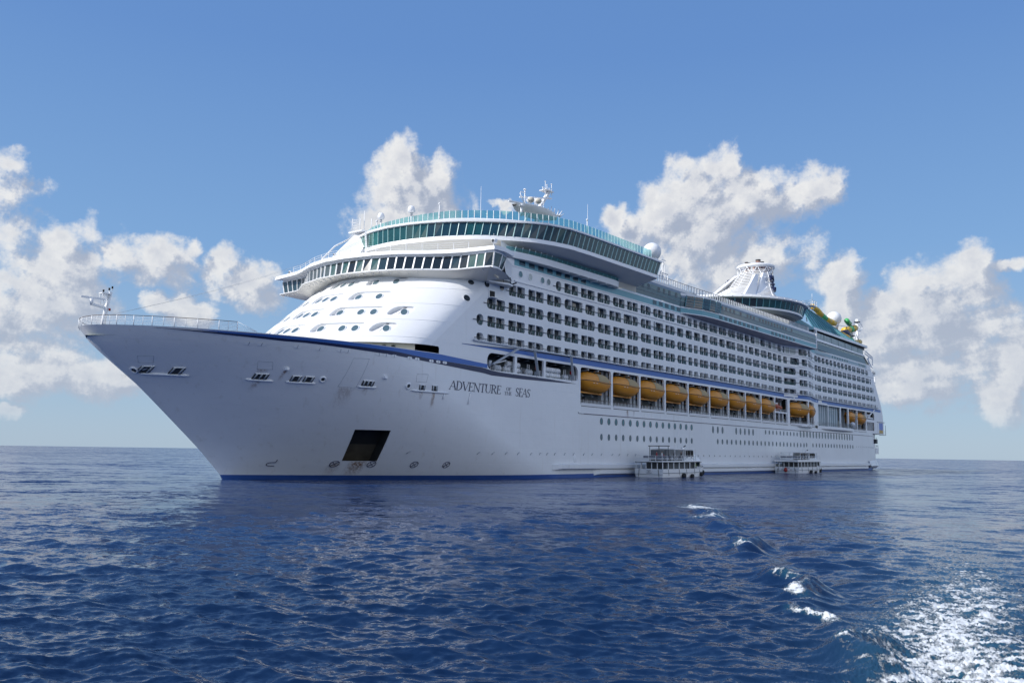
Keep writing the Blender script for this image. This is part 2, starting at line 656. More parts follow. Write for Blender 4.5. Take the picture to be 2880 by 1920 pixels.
# ---------------------------------------------------------------- the sea
def build_sea():
    rng = np.random.default_rng(11)
    cx, cy = CAM_POS.x, CAM_POS.y
    h = CAM_POS.z
    # rings close together near by and further apart with distance, out to the horizon
    dep = np.linspace(h / 11.0, h / 3300.0, 720)
    rad = np.concatenate(([4.0, 7.0, 9.5], h / dep, [3600.0]))
    hal = R(42)
    fine = np.linspace(-hal, hal, 1020)
    coarse = np.linspace(hal, 2 * math.pi - hal, 60)[1:-1]
    ang = VIEW_AZ + np.concatenate((fine, coarse))
    RR, AA = np.meshgrid(rad, ang, indexing='ij')
    X = cx + RR * np.cos(AA)
    Y = cy + RR * np.sin(AA)
    gap = np.gradient(rad)[:, None] * np.ones_like(X)
    gap = np.maximum(gap, RR * (ang[1] - ang[0]))
    Z = np.zeros_like(X)
    DX = np.zeros_like(X)
    DY = np.zeros_like(X)

    # where the tender's own wake runs
    path = np.array([(-75, -104.0), (-52, -100.2), (-46, -98.5), (-41, -97.9), (-35, -97.0), (-21, -94.2), (8, -85.5), (60, -70), (112, -56)])
    wid = np.array([2.2, 2.3, 2.2, 2.3, 2.6, 3.2, 4.6, 7.0, 11.0])
    best = np.full(X.shape, 1e9)
    along = np.zeros_like(X)
    for i in range(len(path) - 1):
        a, b = path[i], path[i + 1]
        d = b - a
        L = np.hypot(*d)
        t = np.clip(((X - a[0]) * d[0] + (Y - a[1]) * d[1]) / L ** 2, 0, 1)
        q = np.hypot(X - a[0] - t * d[0], Y - a[1] - t * d[1]) / (wid[i] + t * (wid[i + 1] - wid[i]))
        m = q < best
        best = np.where(m, q, best)
        along = np.where(m, a[0] + t * d[0], along)
    slick = np.exp(-(best / 1.3) ** 2)
    foam = np.exp(-best ** 2 * 0.9) * np.interp(along, [-75, -48, -42, -35, -25, -8, 25], [1.05, 1.0, 0.88, 0.66, 0.50, 0.28, 0.0])

    wind = VIEW_AZ + R(168)
    lam = np.exp(rng.uniform(np.log(0.25), np.log(2.3), 240))
    lam = np.concatenate((lam, [2.8, 3.3, 4.0, 4.6, 5.5, 6.8, 9.0, 13.0]))
    for L in lam:
        th = wind + rng.normal(0, 0.52)
        k = 2 * math.pi / L
        amp = 0.0040 * L ** 0.95 if L < 2.5 else 0.0125 * (2.5 / L) ** 0.1
        amp *= rng.uniform(0.5, 1.35)
        ph = rng.uniform(0, 2 * math.pi)
        fil = np.clip((L / gap - 2.0) / 2.0, 0, 1)
        a = amp * fil * (1 - 0.55 * slick * (L < 5))
        s = k * (X * math.cos(th) + Y * math.sin(th)) + ph
        Z += a * np.cos(s)
        DX -= 0.75 * a * math.cos(th) * np.sin(s)
        DY -= 0.75 * a * math.sin(th) * np.sin(s)
    # the diverging wave thrown off by the tender: a line of steep crests, white where they break
    a = np.array((-52.5, -99.2))
    b = np.array((0.0, -69.6))
    d = (b - a) / np.hypot(*(b - a))
    nrm = np.array((-d[1], d[0]))
    al = (X - a[0]) * d[0] + (Y - a[1]) * d[1]
    wob = 0.35 * np.sin(al * 0.9) + 0.25 * np.sin(al * 2.3 + 1)
    pe = (X - a[0]) * nrm[0] + (Y - a[1]) * nrm[1] - wob
    env = np.clip(al / 2, 0, 1) * np.clip((64 - al) / 20, 0, 1) * (0.6 + 0.4 * np.sin(al * 0.55 + 0.4))
    ridge = env * (0.46 * np.exp(-(pe / 0.55) ** 2) - 0.18 * np.exp(-((pe + 1.5) / 0.9) ** 2) + 0.12 * np.exp(-((pe - 2.6) / 0.8) ** 2))
    Z += ridge
    caps = [(3.6, 1.4, 0.95), (7.5, 1.7, 1.0), (11.0, 1.4, 0.95), (13.4, 1.0, 0.8), (24.3, 1.1, 0.85), (27.0, 0.8, 0.6), (44.5, 2.2, 0.9), (47.5, 1.6, 0.7), (55.5, 3.4, 1.0), (59.5, 2.0, 0.75)]
    for (p, w, s) in caps:
        foam = np.maximum(foam, s * np.exp(-((al - p) / w) ** 2 - ((pe - 0.10) / (0.30 + 0.004 * p * p / 6)) ** 2))
    # a few loose whitecaps and the last of the ship's own wash at the stem
    for (px, py, rx, ry, s) in [(-2.5, 1.5, 3.0, 1.5, 0.5), (-9, 4, 7.0, 2.5, 0.42), (-34.6, -78.3, 1.0, 0.3, 0.7), (-20, -65, 1.6, 0.4, 0.6), (-51.8, -78, 0.5, 0.2, 0.55), (250, -20, 16, 5, 0.45), (275, -14, 30, 6, 0.4)]:
        foam = np.maximum(foam, s * np.exp(-((X - px) / rx) ** 2 - ((Y - py) / ry) ** 2))
    Z += 0.10 * np.clip(foam, 0, 1) * np.clip(1.2 - gap, 0, 1) * rng.uniform(0.2, 1.0, X.shape)

    V = np.stack((X + DX, Y + DY, Z), -1).reshape(-1, 3)
    nr, na = X.shape
    i = np.arange(nr - 1)[:, None]
    j = np.arange(na)[None, :]
    j2 = (j + 1) % na
    F = np.stack((i * na + j, (i + 1) * na + j, (i + 1) * na + j2, i * na + j2), -1).reshape(-1, 4)
    me = bpy.data.meshes.new('sea')
    me.vertices.add(len(V))
    me.vertices.foreach_set('co', V.astype(np.float32).ravel())
    me.loops.add(F.size)
    me.loops.foreach_set('vertex_index', F.astype(np.int32).ravel())
    me.polygons.add(len(F))
    me.polygons.foreach_set('loop_start', (np.arange(len(F)) * 4).astype(np.int32))
    me.polygons.foreach_set('use_smooth', np.ones(len(F), bool))
    me.update()
    me.validate()
    # waves too small for the mesh this far out: drives roughness, ripples and far tint
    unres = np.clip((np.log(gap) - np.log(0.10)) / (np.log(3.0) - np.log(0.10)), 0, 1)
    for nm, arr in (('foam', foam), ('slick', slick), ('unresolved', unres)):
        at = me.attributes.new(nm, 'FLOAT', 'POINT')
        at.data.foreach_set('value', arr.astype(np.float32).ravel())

    m = bpy.data.materials.new('sea_water')
    m.use_nodes = True
    t = NT(m.node_tree)
    p = t.n['Principled BSDF']
    geo = t.n.new('ShaderNodeNewGeometry')
    pos = geo.outputs['Position']
    fo = t.n.new('ShaderNodeAttribute')
    fo.attribute_name = 'foam'
    ur = t.n.new('ShaderNodeAttribute')
    ur.name = 'unresolved'
    ur.attribute_name = 'unresolved'
    sk = t.n.new('ShaderNodeAttribute')
    sk.attribute_name = 'slick'
    big = t.noise(pos, 0.03, 4, 0.6)
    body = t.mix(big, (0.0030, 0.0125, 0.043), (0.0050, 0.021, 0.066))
    body = t.mix(ur.outputs['Fac'], body, (0.014, 0.041, 0.128))  # look of far reflections put into the base colour, bluer with distance
    body = t.mix(t.math('MULTIPLY', sk.outputs['Fac'], 0.55), body, (0.020, 0.060, 0.115))
    # foam: lacy cells that close up where the foam is thick
    w1 = t.noise(pos, 1.1, 6, 0.65, out='Color')
    wp = t.vec('MULTIPLY_ADD', t.vec('SUBTRACT', w1, (0.5, 0.5, 0.5)), (1.5, 1.5, 0.0), pos)
    vo = t.n.new('ShaderNodeTexVoronoi')
    vo.feature = 'DISTANCE_TO_EDGE'
    vo.inputs['Scale'].default_value = 1.9
    t.l.new(wp, vo.inputs['Vector'])
    lace = t.smooth(vo.outputs['Distance'], 0.24, 0.0)
    f2 = t.noise(pos, 2.6, 8, 0.68)
    f = t.math('MULTIPLY_ADD', lace, 0.42, t.math('MULTIPLY', t.math('SUBTRACT', f2, 0.5), 2.0))
    f = t.math('ADD', f, t.math('MULTIPLY_ADD', fo.outputs['Fac'], 1.15, -1.0))
    fm = t.smooth(f, -0.05, 0.40)
    milky = t.smooth(fo.outputs['Fac'], 0.30, 1.0)
    body = t.mix(t.math('MULTIPLY', milky, 0.35), body, (0.035, 0.15, 0.21))
    col = t.mix(fm, body, (0.66, 0.70, 0.73))
    t.l.new(col, p.inputs['Base Color'])
    p.inputs['IOR'].default_value = 1.333
    t.l.new(t.math('MULTIPLY_ADD', ur.outputs['Fac'], -0.34, 0.48), p.inputs['Specular IOR Level'])
    # ripples too small for the mesh, stretched across the wind
    rot = t.n.new('ShaderNodeMapping')
    rot.inputs['Rotation'].default_value = (0, 0, -wind)
    t.l.new(pos, rot.inputs['Vector'])
    st = t.vec('MULTIPLY', rot.outputs[0], (1.0, 0.55, 1.0))
    u = ur.outputs['Fac']
    t.l.new(t.math('ADD', t.math('MULTIPLY_ADD', fm, 0.5, 0.06), t.math('MULTIPLY', u, 0.07)), p.inputs['Roughness'])
    slope = None
    for (sc, det, near, far) in ((14.0, 2, 0.40, 0.30), (5.5, 3, 0.55, 1.0), (1.7, 3, 0.30, 1.5), (0.40, 3, 0.08, 1.5), (0.12, 3, 0.0, 1.0), (0.03, 3, 0.0, 0.6)):
        n = t.noise(st, sc, det, 0.6, dist=0.3, out='Color')
        n = t.vec('SCALE', t.vec('SUBTRACT', n, (0.5, 0.5, 0.5)))
        t.put(n.node.inputs['Scale'], t.math('MULTIPLY_ADD', u, far - near, near))
        slope = n if slope is None else t.vec('ADD', slope, n)
    gust = t.noise(t.vec('MULTIPLY', st, (1.0, .5, 1.0)), 0.035, 3, 0.6)
    slope = t.vec('SCALE', slope)
    t.put(slope.node.inputs['Scale'], t.math('MULTIPLY', t.smooth(gust, 0.3, 0.7, 0.6, 1.2), t.math('MULTIPLY_ADD', sk.outputs['Fac'], -0.45, 1.0)))
    nrm = t.vec('NORMALIZE', t.vec('ADD', geo.outputs['Normal'], t.vec('MULTIPLY', slope, (1.0, 1.0, 0.0))))
    b = t.n.new('ShaderNodeBump')
    b.inputs['Strength'].default_value = 0.8
    b.inputs['Distance'].default_value = 0.08
    t.l.new(fm, b.inputs['Height'])
    t.l.new(nrm, b.inputs['Normal'])
    t.l.new(b.outputs[0], p.inputs['Normal'])
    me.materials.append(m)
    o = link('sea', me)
    tag(o, 'deep blue choppy open sea with a foaming wake', 'sea', kind='structure')
    return o


build_sea()


# ---------------------------------------------------------------- the ship: lines of the hull
B = 19.3
STEM_Z = [-6, 0, .5, 4.1, 9.4, 12.3, 13.6, 15.9, 17.3, 18.45, 19]
STEM_X = [2., 0, -.25, -3.9, -10, -13.3, -15., -17.8, -19.3, -20.6, -21.2]
SY_X = [0, 120, 140, 150, 157, 160, 163, 166, 168.5, 171, 173, 176, 180, 184, 188, 300]
SY_Y = [19.3, 19.3, 18.95, 18.6, 18.35, 18.5, 19.1, 19.95, 20.35, 20.4, 20.1, 19.3, 18.45, 17.95, 17.65, 17.6]
# after edge of the superstructure and hull in profile
AFT_Z = [-4, .4, 1.2, 3.6, 8, 11.2, 16.3, 21, 30, 34.5, 38.2, 46]
AFT_X = [248, 250.5, 253, 253.0, 253.6, 254.1, 254.2, 252.6, 244.9, 241.1, 234.3, 222]


def interp(x, xs, ys):
    return float(np.interp(x, xs, ys))


def stem_x(z):
    return interp(z, STEM_Z, STEM_X)


def hull_b(x, z):
    s = max(0., min(1., z / 18.0))
    xf = 52 - 39 * s ** 0.9
    e = 1.2 - 0.55 * s ** 0.8
    xs = stem_x(z)
    if x <= xs:
        return 0.0
    if x >= xf:
        return B
    u = (xf - x) / (xf - xs)
    return B * max(0., 1 - u * u) ** e


def sheer(x):
    return 18.0 + 0.45 * max(0., min(1., (8 - x) / 28)) ** 2


def hull_pt(x, z, off=0.0):
    """point on the port side of the hull, pushed out by off along the outward normal"""
    y = -hull_b(x, z)
    if off:
        e = 0.05
        ty = (-hull_b(x + e, z) - y) / e
        tz = (-hull_b(x, z + e) - y) / e
        n = Vector((ty, -1, tz)).normalized()
        p = Vector((x, y, z)) + n * off
        return (p.x, p.y, p.z)
    return (x, y, z)


AF = 13.05


def xc(z):
    return 9.29 + 1.226 * (z - 21.25)


def fg(y):
    s = min(1., abs(y) / B)
    return 1 - (1 - s ** 1.6) ** 0.55


def front_pt(y, z):
    return (xc(z) + AF * fg(y), y, z)


def front_n(y, z):
    e = 0.02
    yy = max(-B + 0.05, min(B - 0.05, y))
    g = (fg(yy + e) - fg(yy - e)) / (2 * e)
    return Vector((-1, AF * g, 1.226)).normalized()


def wall_y(x):
    return -interp(x, SY_X, SY_Y)


def wall_pt(x, z, off=0.0):
    e = 0.1
    s = (wall_y(x + e) - wall_y(x - e)) / (2 * e)
    n = Vector((s, -1, 0)).normalized()
    return (x + n.x * off, wall_y(x) + n.y * off, z)


SHIP = empty('cruise_ship')
tag(SHIP, 'huge white cruise ship with blue stripes and a row of orange lifeboats, lying at anchor', 'cruise ship')


def part(mb, name, parent=None, **k):
    return mb.build(name, parent or SHIP, **k)


def rrect(x0, x1, z0, z1, r, n=5):
    """rounded rectangle, r = (lower left, lower right, upper right, upper left)"""
    if not isinstance(r, (tuple, list)):
        r = (r,) * 4
    pts = []
    for (cx, cz, rr, a0) in ((x0 + r[0], z0 + r[0], r[0], 180), (x1 - r[1], z0 + r[1], r[1], 270), (x1 - r[2], z1 - r[2], r[2], 0), (x0 + r[3], z1 - r[3], r[3], 90)):
        for k in range(n):
            a = R(a0 + 90 * k / (n - 1))
            pts.append((cx + rr * math.cos(a), cz + rr * math.sin(a)))
    return pts


def ellipse(cx, cz, rx, rz, n=16):
    return [(cx + rx * math.cos(2 * math.pi * k / n + 0.0001), cz + rz * math.sin(2 * math.pi * k / n + 0.0001)) for k in range(n)]


def cell(mb, m, x0, x1, z0, z1, hole, fn, smooth=False, flip=False):
    """wall panel with one hole: faces between the hole and the panel's edge"""
    n = len(hole)
    hx = sum(p[0] for p in hole) / n
    hz = sum(p[1] for p in hole) / n
    outer = []
    for (x, z) in hole:
        dx, dz = x - hx, z - hz
        k = 1e9
        if dx > 1e-9:
            k = min(k, (x1 - hx) / dx)
        if dx < -1e-9:
            k = min(k, (x0 - hx) / dx)
        if dz > 1e-9:
            k = min(k, (z1 - hz) / dz)
        if dz < -1e-9:
            k = min(k, (z0 - hz) / dz)
        outer.append((hx + dx * k, hz + dz * k))
    V = []
    F = []
    for p in hole:
        V.append(fn(*p))
    for p in outer:
        V.append(fn(*p))
    def per(p):
        x, z = p
        if abs(z - z0) < 1e-6:
            return (x - x0) / (x1 - x0)
        if abs(x - x1) < 1e-6:
            return 1 + (z - z0) / (z1 - z0)
        if abs(z - z1) < 1e-6:
            return 2 + (x1 - x) / (x1 - x0)
        return 3 + (z1 - z) / (z1 - z0)
    corner = [(x0, z0), (x1, z0), (x1, z1), (x0, z1)]
    for i in range(n):
        j = (i + 1) % n
        F.append((i, n + i, n + j, j))
        # put back the panel's corners that fall between two neighbours
        ta, tb = per(outer[i]), per(outer[j])
        if tb < ta - 1e-9:
            tb += 4
        fan = []
        k = math.floor(ta + 1e-6) + 1
        while k < tb - 1e-6:
            V.append(fn(*corner[k % 4]))
            fan.append(len(V) - 1)
            k += 1
        if fan:
            F.append([n + i] + fan + [n + j])
    if flip:
        F = [f[::-1] for f in F]
    mb.add(V, F, m, smooth)


def wall_grid(mb, m, x0, x1, z0, z1, fn, step=4.0, x0b=None, x1b=None):
    """plain wall between x0 and x1 (x0b / x1b: the upper ends when they slope)"""
    if x1 - x0 < 1e-4:
        return
    n = max(1, int(math.ceil((x1 - x0) / step)))
    x0b = x0 if x0b is None else x0b
    x1b = x1 if x1b is None else x1b
    A = [fn(x0 + (x1 - x0) * k / n, z0) for k in range(n + 1)]
    Bb = [fn(x0b + (x1b - x0b) * k / n, z1) for k in range(n + 1)]
    mb.strip(A, Bb, m)


# ---------------------------------------------------------------- hull
def build_hull():
    mb = MB()
    zs = [-3.0, -1.2, 0.0, 0.55, 1.5, 2.66, 3.6, 4.6, 5.6, 6.94, 8, 9, 10, 11, 12, 13, 14, 15, 16, 17, 17.6, 18.0]
    N = 56
    for sgn in (-1, 1):
        cols = []
        for k in range(N + 1):
            u = math.cos(math.pi / 2 * k / N)
            col = []
            for z in zs:
                s = max(0., min(1., z / 18.0))
                xf = 52 - 39 * s ** 0.9
                xs = stem_x(z)
                x = xf - u * (xf - xs)
                zz = z
                if z >= 17.55:
                    zz = z + (sheer(x) - 18.0) * ((z - 17) / 1.0)
                y = hull_b(x, z) if k > 0 else 0.0
                col.append((x, sgn * y, zz))
            cols.append(col)
        nz = len(zs)
        V = [p for c in cols for p in c]
        F = [(i * nz + j, (i + 1) * nz + j, (i + 1) * nz + j + 1, i * nz + j + 1) if sgn < 0 else (i * nz + j, i * nz + j + 1, (i + 1) * nz + j + 1, (i + 1) * nz + j)
             for i in range(N) for j in range(nz - 1)]
        mb.add(V, F, HULLW, True)
        # midbody up to the boat deck and on to the stern
        zlow = [z for z in zs if z <= 12.0] + [12.2]
        for j in range(len(zlow) - 1):
            za, zb = zlow[j], zlow[j + 1]
            A, Bq = [], []
            for z, L in ((za, A), (zb, Bq)):
                s = max(0., min(1., z / 18.0))
                xf = 52 - 39 * s ** 0.9
                xa = interp(z, AFT_Z, AFT_X)
                for x in [xf, 58, 80, 120, 160, 200, 222, 230, 236, 241, 245, 248.5]:
                    L.append((min(x, xa), sgn * after_b(x, z, xa), z))
                for k in range(1, 7):
                    t = k / 6
                    x = min(248.5, xa) + (xa + 5.5 - min(248.5, xa)) * (t ** 0.8)
                    y = after_b(248.5, z, xa) * (1 - t ** 2.2)
                    L.append((x, sgn * y, z))
            if sgn < 0:
                mb.strip(A, Bq, HULLW, True)
            else:
                mb.strip(Bq, A, HULLW, True)
        # side shell between the bow flare and the first lifeboat bay
        if sgn > 0:
            for (z0, z1) in ((12.2, 15), (15, 18)):
                wall_grid(mb, HULLW, 24.7 if z0 < 15 else 18.4, 58, z0, z1, lambda x, z: (x, B, z), x0b=18.4 if z0 < 15 else 13.0)
    o = part(mb, 'hull', weld=True, sharp=40)
    # cut the shell door's opening into the port bow
    bm = bmesh.new()
    bm.from_mesh(o.data)
    c = [Vector(hull_pt(*p)) for p in ((11.28, 6.94), (16.0, 6.94), (16.79, 2.66), (12.4, 2.66))]
    ctr = sum(c, Vector()) / 4

    def near():
        fs = [f for f in bm.faces if (f.calc_center_median() - ctr).length < 9 and f.calc_center_median().y < 0]
        return list({e for f in fs for e in f.edges} | {v for f in fs for v in f.verts} | set(fs))
    planes = []
    for i in range(4):
        a, b = c[i], c[(i + 1) % 4]
        n = (b - a).cross(Vector((0, 1, 0))).normalized()
        if (ctr - a).dot(n) < 0:
            n = -n
        planes.append((a, n))
        bmesh.ops.bisect_plane(bm, geom=near(), plane_co=a, plane_no=n, dist=1e-4)
    dead = [f for f in bm.faces if (f.calc_center_median() - ctr).length < 9 and f.calc_center_median().y < 0
            and all((f.calc_center_median() - a).dot(n) > 1e-3 for a, n in planes)]
    bmesh.ops.delete(bm, geom=dead, context='FACES')
    bm.to_mesh(o.data)
    bm.free()
    # the recess behind it: dark shelf, stained back wall
    d = MB()
    inn = [p + Vector((0.9, 2.6, 0.0)) for p in c]
    dk = mat('door_recess', (0.030, 0.031, 0.032), 0.6, noise=0.5, nscale=0.9)
    dk2 = mat('door_recess_stain', (0.11, 0.095, 0.07), 0.7, noise=0.8, nscale=0.7)
    for i in range(4):
        j = (i + 1) % 4
        d.quad(c[i], c[j], inn[j], inn[i], dk)
    mid = [inn[0].lerp(inn[3], 0.45), inn[1].lerp(inn[2], 0.45)]
    d.poly([inn[0], inn[1], mid[1], mid[0]], dk)
    d.poly([mid[0], mid[1], inn[2], inn[3]], dk2)
    part(d, 'shell_door', sharp=30)
    return o


def after_b(x, z, xa):
    b = B
    if x > 222:
        b = B - 4.0 * ((min(x, 250) - 222) / 28) ** 2
    if z < 1.0:
        b -= max(0, (x - 235)) * 0.10 * (1.0 - z)
    return max(b, 1)


build_hull()


def hull_strip(name, top, bot, m, off, n=90, fn=None):
    """painted band following the shell between two (x, z) lines"""
    fn = fn or hull_pt
    x0 = max(top[0][0], bot[0][0])
    x1 = min(top[-1][0], bot[-1][0])
    tx, tz = zip(*top)
    bx, bz = zip(*bot)
    A, Bq = [], []
    for k in range(n + 1):
        x = x0 + (x1 - x0) * k / n
        A.append(fn(x, interp(x, bx, bz), off))
        Bq.append(fn(x, interp(x, tx, tz), off))
    mb = MB()
    mb.strip(A, Bq, m, True)
    return part(mb, name)


# boot topping at the waterline
def build_boot():
    mb = MB()
    xs = [0.02, .2, .5, 1] + [1.5 + .75 * k for k in range(72)] + [60, 70, 100, 140, 180, 215, 222, 226, 230, 234, 238, 241, 244, 246, 248.4]
    for sgn in (-1, 1):
        A, Bq, Cq = [], [], []
        for x in xs:
            for z, L in ((-1.0, A), (0.0, Bq), (0.62 + 0.35 * max(0, (x - 40) / 200), Cq)):
                xx = max(x + stem_x(z), stem_x(z) + 0.02) if x < 12 else x
                y = hull_b(xx, z) if x < 200 else after_b(x, z, 260)
                L.append((xx - 0.02, sgn * (y + 0.07), z))
        for p, q in ((A, Bq), (Bq, Cq)):
            mb.strip(p, q, BOOT, True) if sgn < 0 else mb.strip(q, p, BOOT, True)
    part(mb, 'boot_topping')


build_boot()

# swoosh stripes
top1 = [(-15.7, 18.12), (-9.4, 17.85), (-3.1, 17.66), (0, 17.64), (6.3, 17.52), (13.0, 17.42), (18.8, 17.10), (21.3, 17.05), (31.3, 16.80), (33.2, 16.55), (36, 16.42), (41, 16.40), (48.5, 16.36), (56.5, 16.14)]
bot1 = [(-15.7, 18.10), (-9.3, 17.69), (-3, 17.38), (-.4, 17.38), (6.4, 17.12), (13, 16.91), (18.8, 16.62), (21.3, 16.5), (31.3, 16.0), (33.2, 15.80), (41, 15.80), (50.5, 15.97), (56.5, 16.12)]
hull_strip('navy_stripe', top1, bot1, NAVY, 0.030)
bt = [(-12.0, 18.08), (-6, 18.0), (0, 17.96), (12, 17.94), (21.3, 17.93), (26, 17.72), (32.2, 17.42)]
bb = [(-12.0, 18.06), (-9.4, 17.86), (-3.1, 17.66), (0, 17.64), (6.3, 17.52), (13.0, 17.42), (18.8, 17.10), (21.3, 17.05), (31.3, 16.85), (32.2, 16.80)]
hull_strip('blue_stripe', bt, bb, BLUE, 0.025)
ut = [(26.2, 20.0), (32, 20.2), (39.6, 20.5), (50, 20.66), (59, 20.83), (72, 20.83), (90, 20.8), (251.0, 20.62)]
ub = [(26.2, 19.92), (32, 19.90), (36.5, 19.82), (46, 19.66), (56, 19.66), (251.0, 19.75)]
hull_strip('blue_stripe', ut, ub, BLUE, 0.022, n=240, fn=wall_pt)
ub2 = [(26.2, 19.96), (32, 20.1), (39.6, 20.32), (50, 20.48), (59, 20.66), (90, 20.66), (251.0, 20.52)]
hull_strip('navy_stripe', ut, ub2, NAVY, 0.034, n=240, fn=wall_pt)


# mooring fairleads, fenders, small fittings on the bow
def build_bow_fittings():
    for (x0, z0, x1, z1) in ((-13.65, 13.16, -9.64, 13.02), (-4.42, 12.8, -1.53, 12.71), (-0.19, 12.69, 3.15, 12.65), (8.53, 12.53, 11.08, 12.54), (16.44, 12.47, 23.6, 12.47)):
        mb = MB()
        pts = [hull_pt(x0 + (x1 - x0) * k / 10, z0 + (z1 - z0) * k / 10, 0.06) for k in range(11)]
        mb.tube(pts, [0.05] + [0.15] * 9 + [0.05], TRIM, 8)
        part(mb, 'fender_bar')
    for (a, b, rollers) in (((-14.0, 13.98), (-13.05, 13.29), 2), ((-11.52, 13.89), (-10.5, 13.2), 2), ((-3.86, 13.51), (-2.42, 12.89), 3), ((0.12, 13.44), (1.15, 12.8), 2), ((1.57, 13.43), (2.62, 12.8), 2),
                            ((8.9, 13.34), (10.45, 12.70), 3), ((17.8, 13.31), (18.75, 12.60), 2), ((20.16, 13.36), (21.1, 12.62), 2)):
        mb = MB()
        x0, x1, z1, z0 = a[0], b[0], a[1], b[1]
        mb.quad(hull_pt(x0, z0, .03), hull_pt(x1, z0, .03), hull_pt(x1, z1, .03), hull_pt(x0, z1, .03), DGREY)
        for k in range(rollers):
            u = x0 + (x1 - x0) * (0.14 + 0.72 * k / (rollers - 1))
            mb.tube([hull_pt(u, z0, .09), hull_pt(u, z1, .09)], 0.10, GREYM, 8)
        fr = [hull_pt(x0, z0, .07), hull_pt(x1, z0, .07), hull_pt(x1, z1, .07), hull_pt(x0, z1, .07)]
        for i in range(4):
            mb.beam(fr[i], fr[(i + 1) % 4], 0.09, TRIM if i == 2 else DGREY)
        part(mb, 'roller_fairlead')
    for (x, z, r) in ((-14.25, 13.53, .42), (3.74, 13.17, .36), (15.86, 13.0, .36)):
        mb = MB()
        c = Vector(hull_pt(x, z, .05))
        n = (Vector(hull_pt(x, z, .5)) - Vector(hull_pt(x, z, .0))).normalized()
        u = Vector((1, 0, 0)) - n * n.x
        u.normalize()
        w = n.cross(u)
        ring = [c + r * (math.cos(t) * u + math.sin(t) * w) for t in [2 * math.pi * k / 20 for k in range(21)]]
        mb.tube(ring, 0.12, TRIM, 6, cap=False)
        mb.poly(ring[:-1], DGREY)
        part(mb, 'hawse_pipe')
    # oval ports just under the rail, filled white for the sunlight seen through them
    for x in (-6.47, -5.14, -1.17, 1.55, 4.28, 5.32, 10.0, 11.15, 12.53, 15.4, 16.86, 19.74, 21.15, 22.53):
        mb = MB()
        z = 16.86 if x < 0 else 16.80
        mb.add([hull_pt(x + .46 * math.cos(t) * abs(math.cos(t)) ** -.5 if abs(math.cos(t)) > 1e-3 else x, z + .19 * math.sin(t), .05) for t in [2 * math.pi * (k + .5) / 16 for k in range(16)]], [list(range(16))], TRIM)
        mb.beam(hull_pt(x, z - .18, .07), hull_pt(x, z + .18, .07), .06, GREYM)
        part(mb, 'oval_port')
    # shell plate outlines
    for q in (((6.43, 16.02), (8.69, 16.11), (8.34, 12.39), (6.03, 12.35)), ((-15.06, 15.07), (-13.87, 15.1), (-13.39, 14.3), (-14.51, 14.33)), ((-4.44, 14.9), (-2.87, 14.88), (-2.43, 14.04), (-4.0, 14.01)), ((17.04, 14.72), (19.22, 14.84), (18.92, 13.72), (17.04, 13.69))):
        mb = MB()
        for i in range(4):
            a, b = q[i], q[(i + 1) % 4]
            pts = [hull_pt(a[0] + (b[0] - a[0]) * k / 6, a[1] + (b[1] - a[1]) * k / 6, .006) for k in range(7)]
            mb.tube(pts, 0.022, GREYM, 4)
        part(mb, 'shell_hatch')
    # little light brackets
    for (x, z) in ((-1.02, 14.2), (11.77, 13.93)):
        mb = MB()
        mb.box(x - .25, x + .2, hull_pt(x, z)[1] - .35, hull_pt(x, z)[1] + .3, z - .18, z + .14, TRIM)
        part(mb, 'hull_bracket')
    for (x0, z0, x1, z1) in ((22.56, 12.30, 22.40, 11.60), (28.32, 12.87, 27.76, 11.13)):
        mb = MB()
        mb.tube([hull_pt(x0, z0, .1), hull_pt(x1, z1, .1)], 0.10, TRIM, 6)
        part(mb, 'hull_pipe')
    for x in (20.2, 31.6, 34.5, 37.3, 40.2, 43.6, 46, 48, 50.2, 53.1, 55.8, 59, 61.7, 64.8, 68.5, 71, 74, 77):
        mb = MB()
        mb.tube([hull_pt(x - .22, 3.82, .10), hull_pt(x + .05, 4.15, .10), hull_pt(x + .3, 4.17, .10)], 0.05, GREYM, 5)
        part(mb, 'hull_bracket')
    # thruster and bulb marks
    for k, x in enumerate((11.8, 16.4, 22.2, 27.05)):
        mb = MB()
        ring = [hull_pt(x + .52 * math.cos(t), 2.22 + .42 * math.sin(t), .03) for t in [2 * math.pi * i / 24 for i in range(25)]]
        mb.tube(ring, 0.050, NAVY, 4, cap=False)
        for s in (-1, 1):
            mb.tube([hull_pt(x - .36, 2.22 - s * .29, .03), hull_pt(x + .36, 2.22 + s * .29, .03)], 0.045, NAVY, 4)
        part(mb, 'thruster_mark')
    mb = MB()
    pts = [(5.0, 2.72), (4.98, 2.36), (4.5, 2.36)] + [(4.5 + .38 * math.cos(R(a)), 2.12 + .24 * math.sin(R(a))) for a in range(90, 271, 20)] + [(5.1, 1.88)]
    mb.tube([hull_pt(x, z, .03) for x, z in pts], 0.055, NAVY, 4)
    part(mb, 'bulb_mark')
    # rust weeping from fittings
    for (x, zt, w, h, s) in ((-3.1, 12.7, .8, 1.5, .55), (-14.6, 13.0, 1.2, .8, .3), (-1.0, 14.0, .5, 1.4, .8), (9.7, 12.5, .8, 1.0, .45), (18.3, 12.4, .7, 1.2, .7), (20.6, 12.4, .6, 2.6, .9), (7.2, 12.35, 2.2, 3.0, .35), (14.6, 2.6, 2.4, 2.4, .95),
                             (11.9, 2.5, 1.6, 2.2, .45), (74, 12.3, 1.0, 1.6, .8), (76.5, 12.3, .7, 1.2, .6), (-3.4, 14.0, 1.3, .5, .6), (75, 1.9, 3.0, 1.4, .3)):
        mb = MB()
        fades = []
        n = 8
        V = []
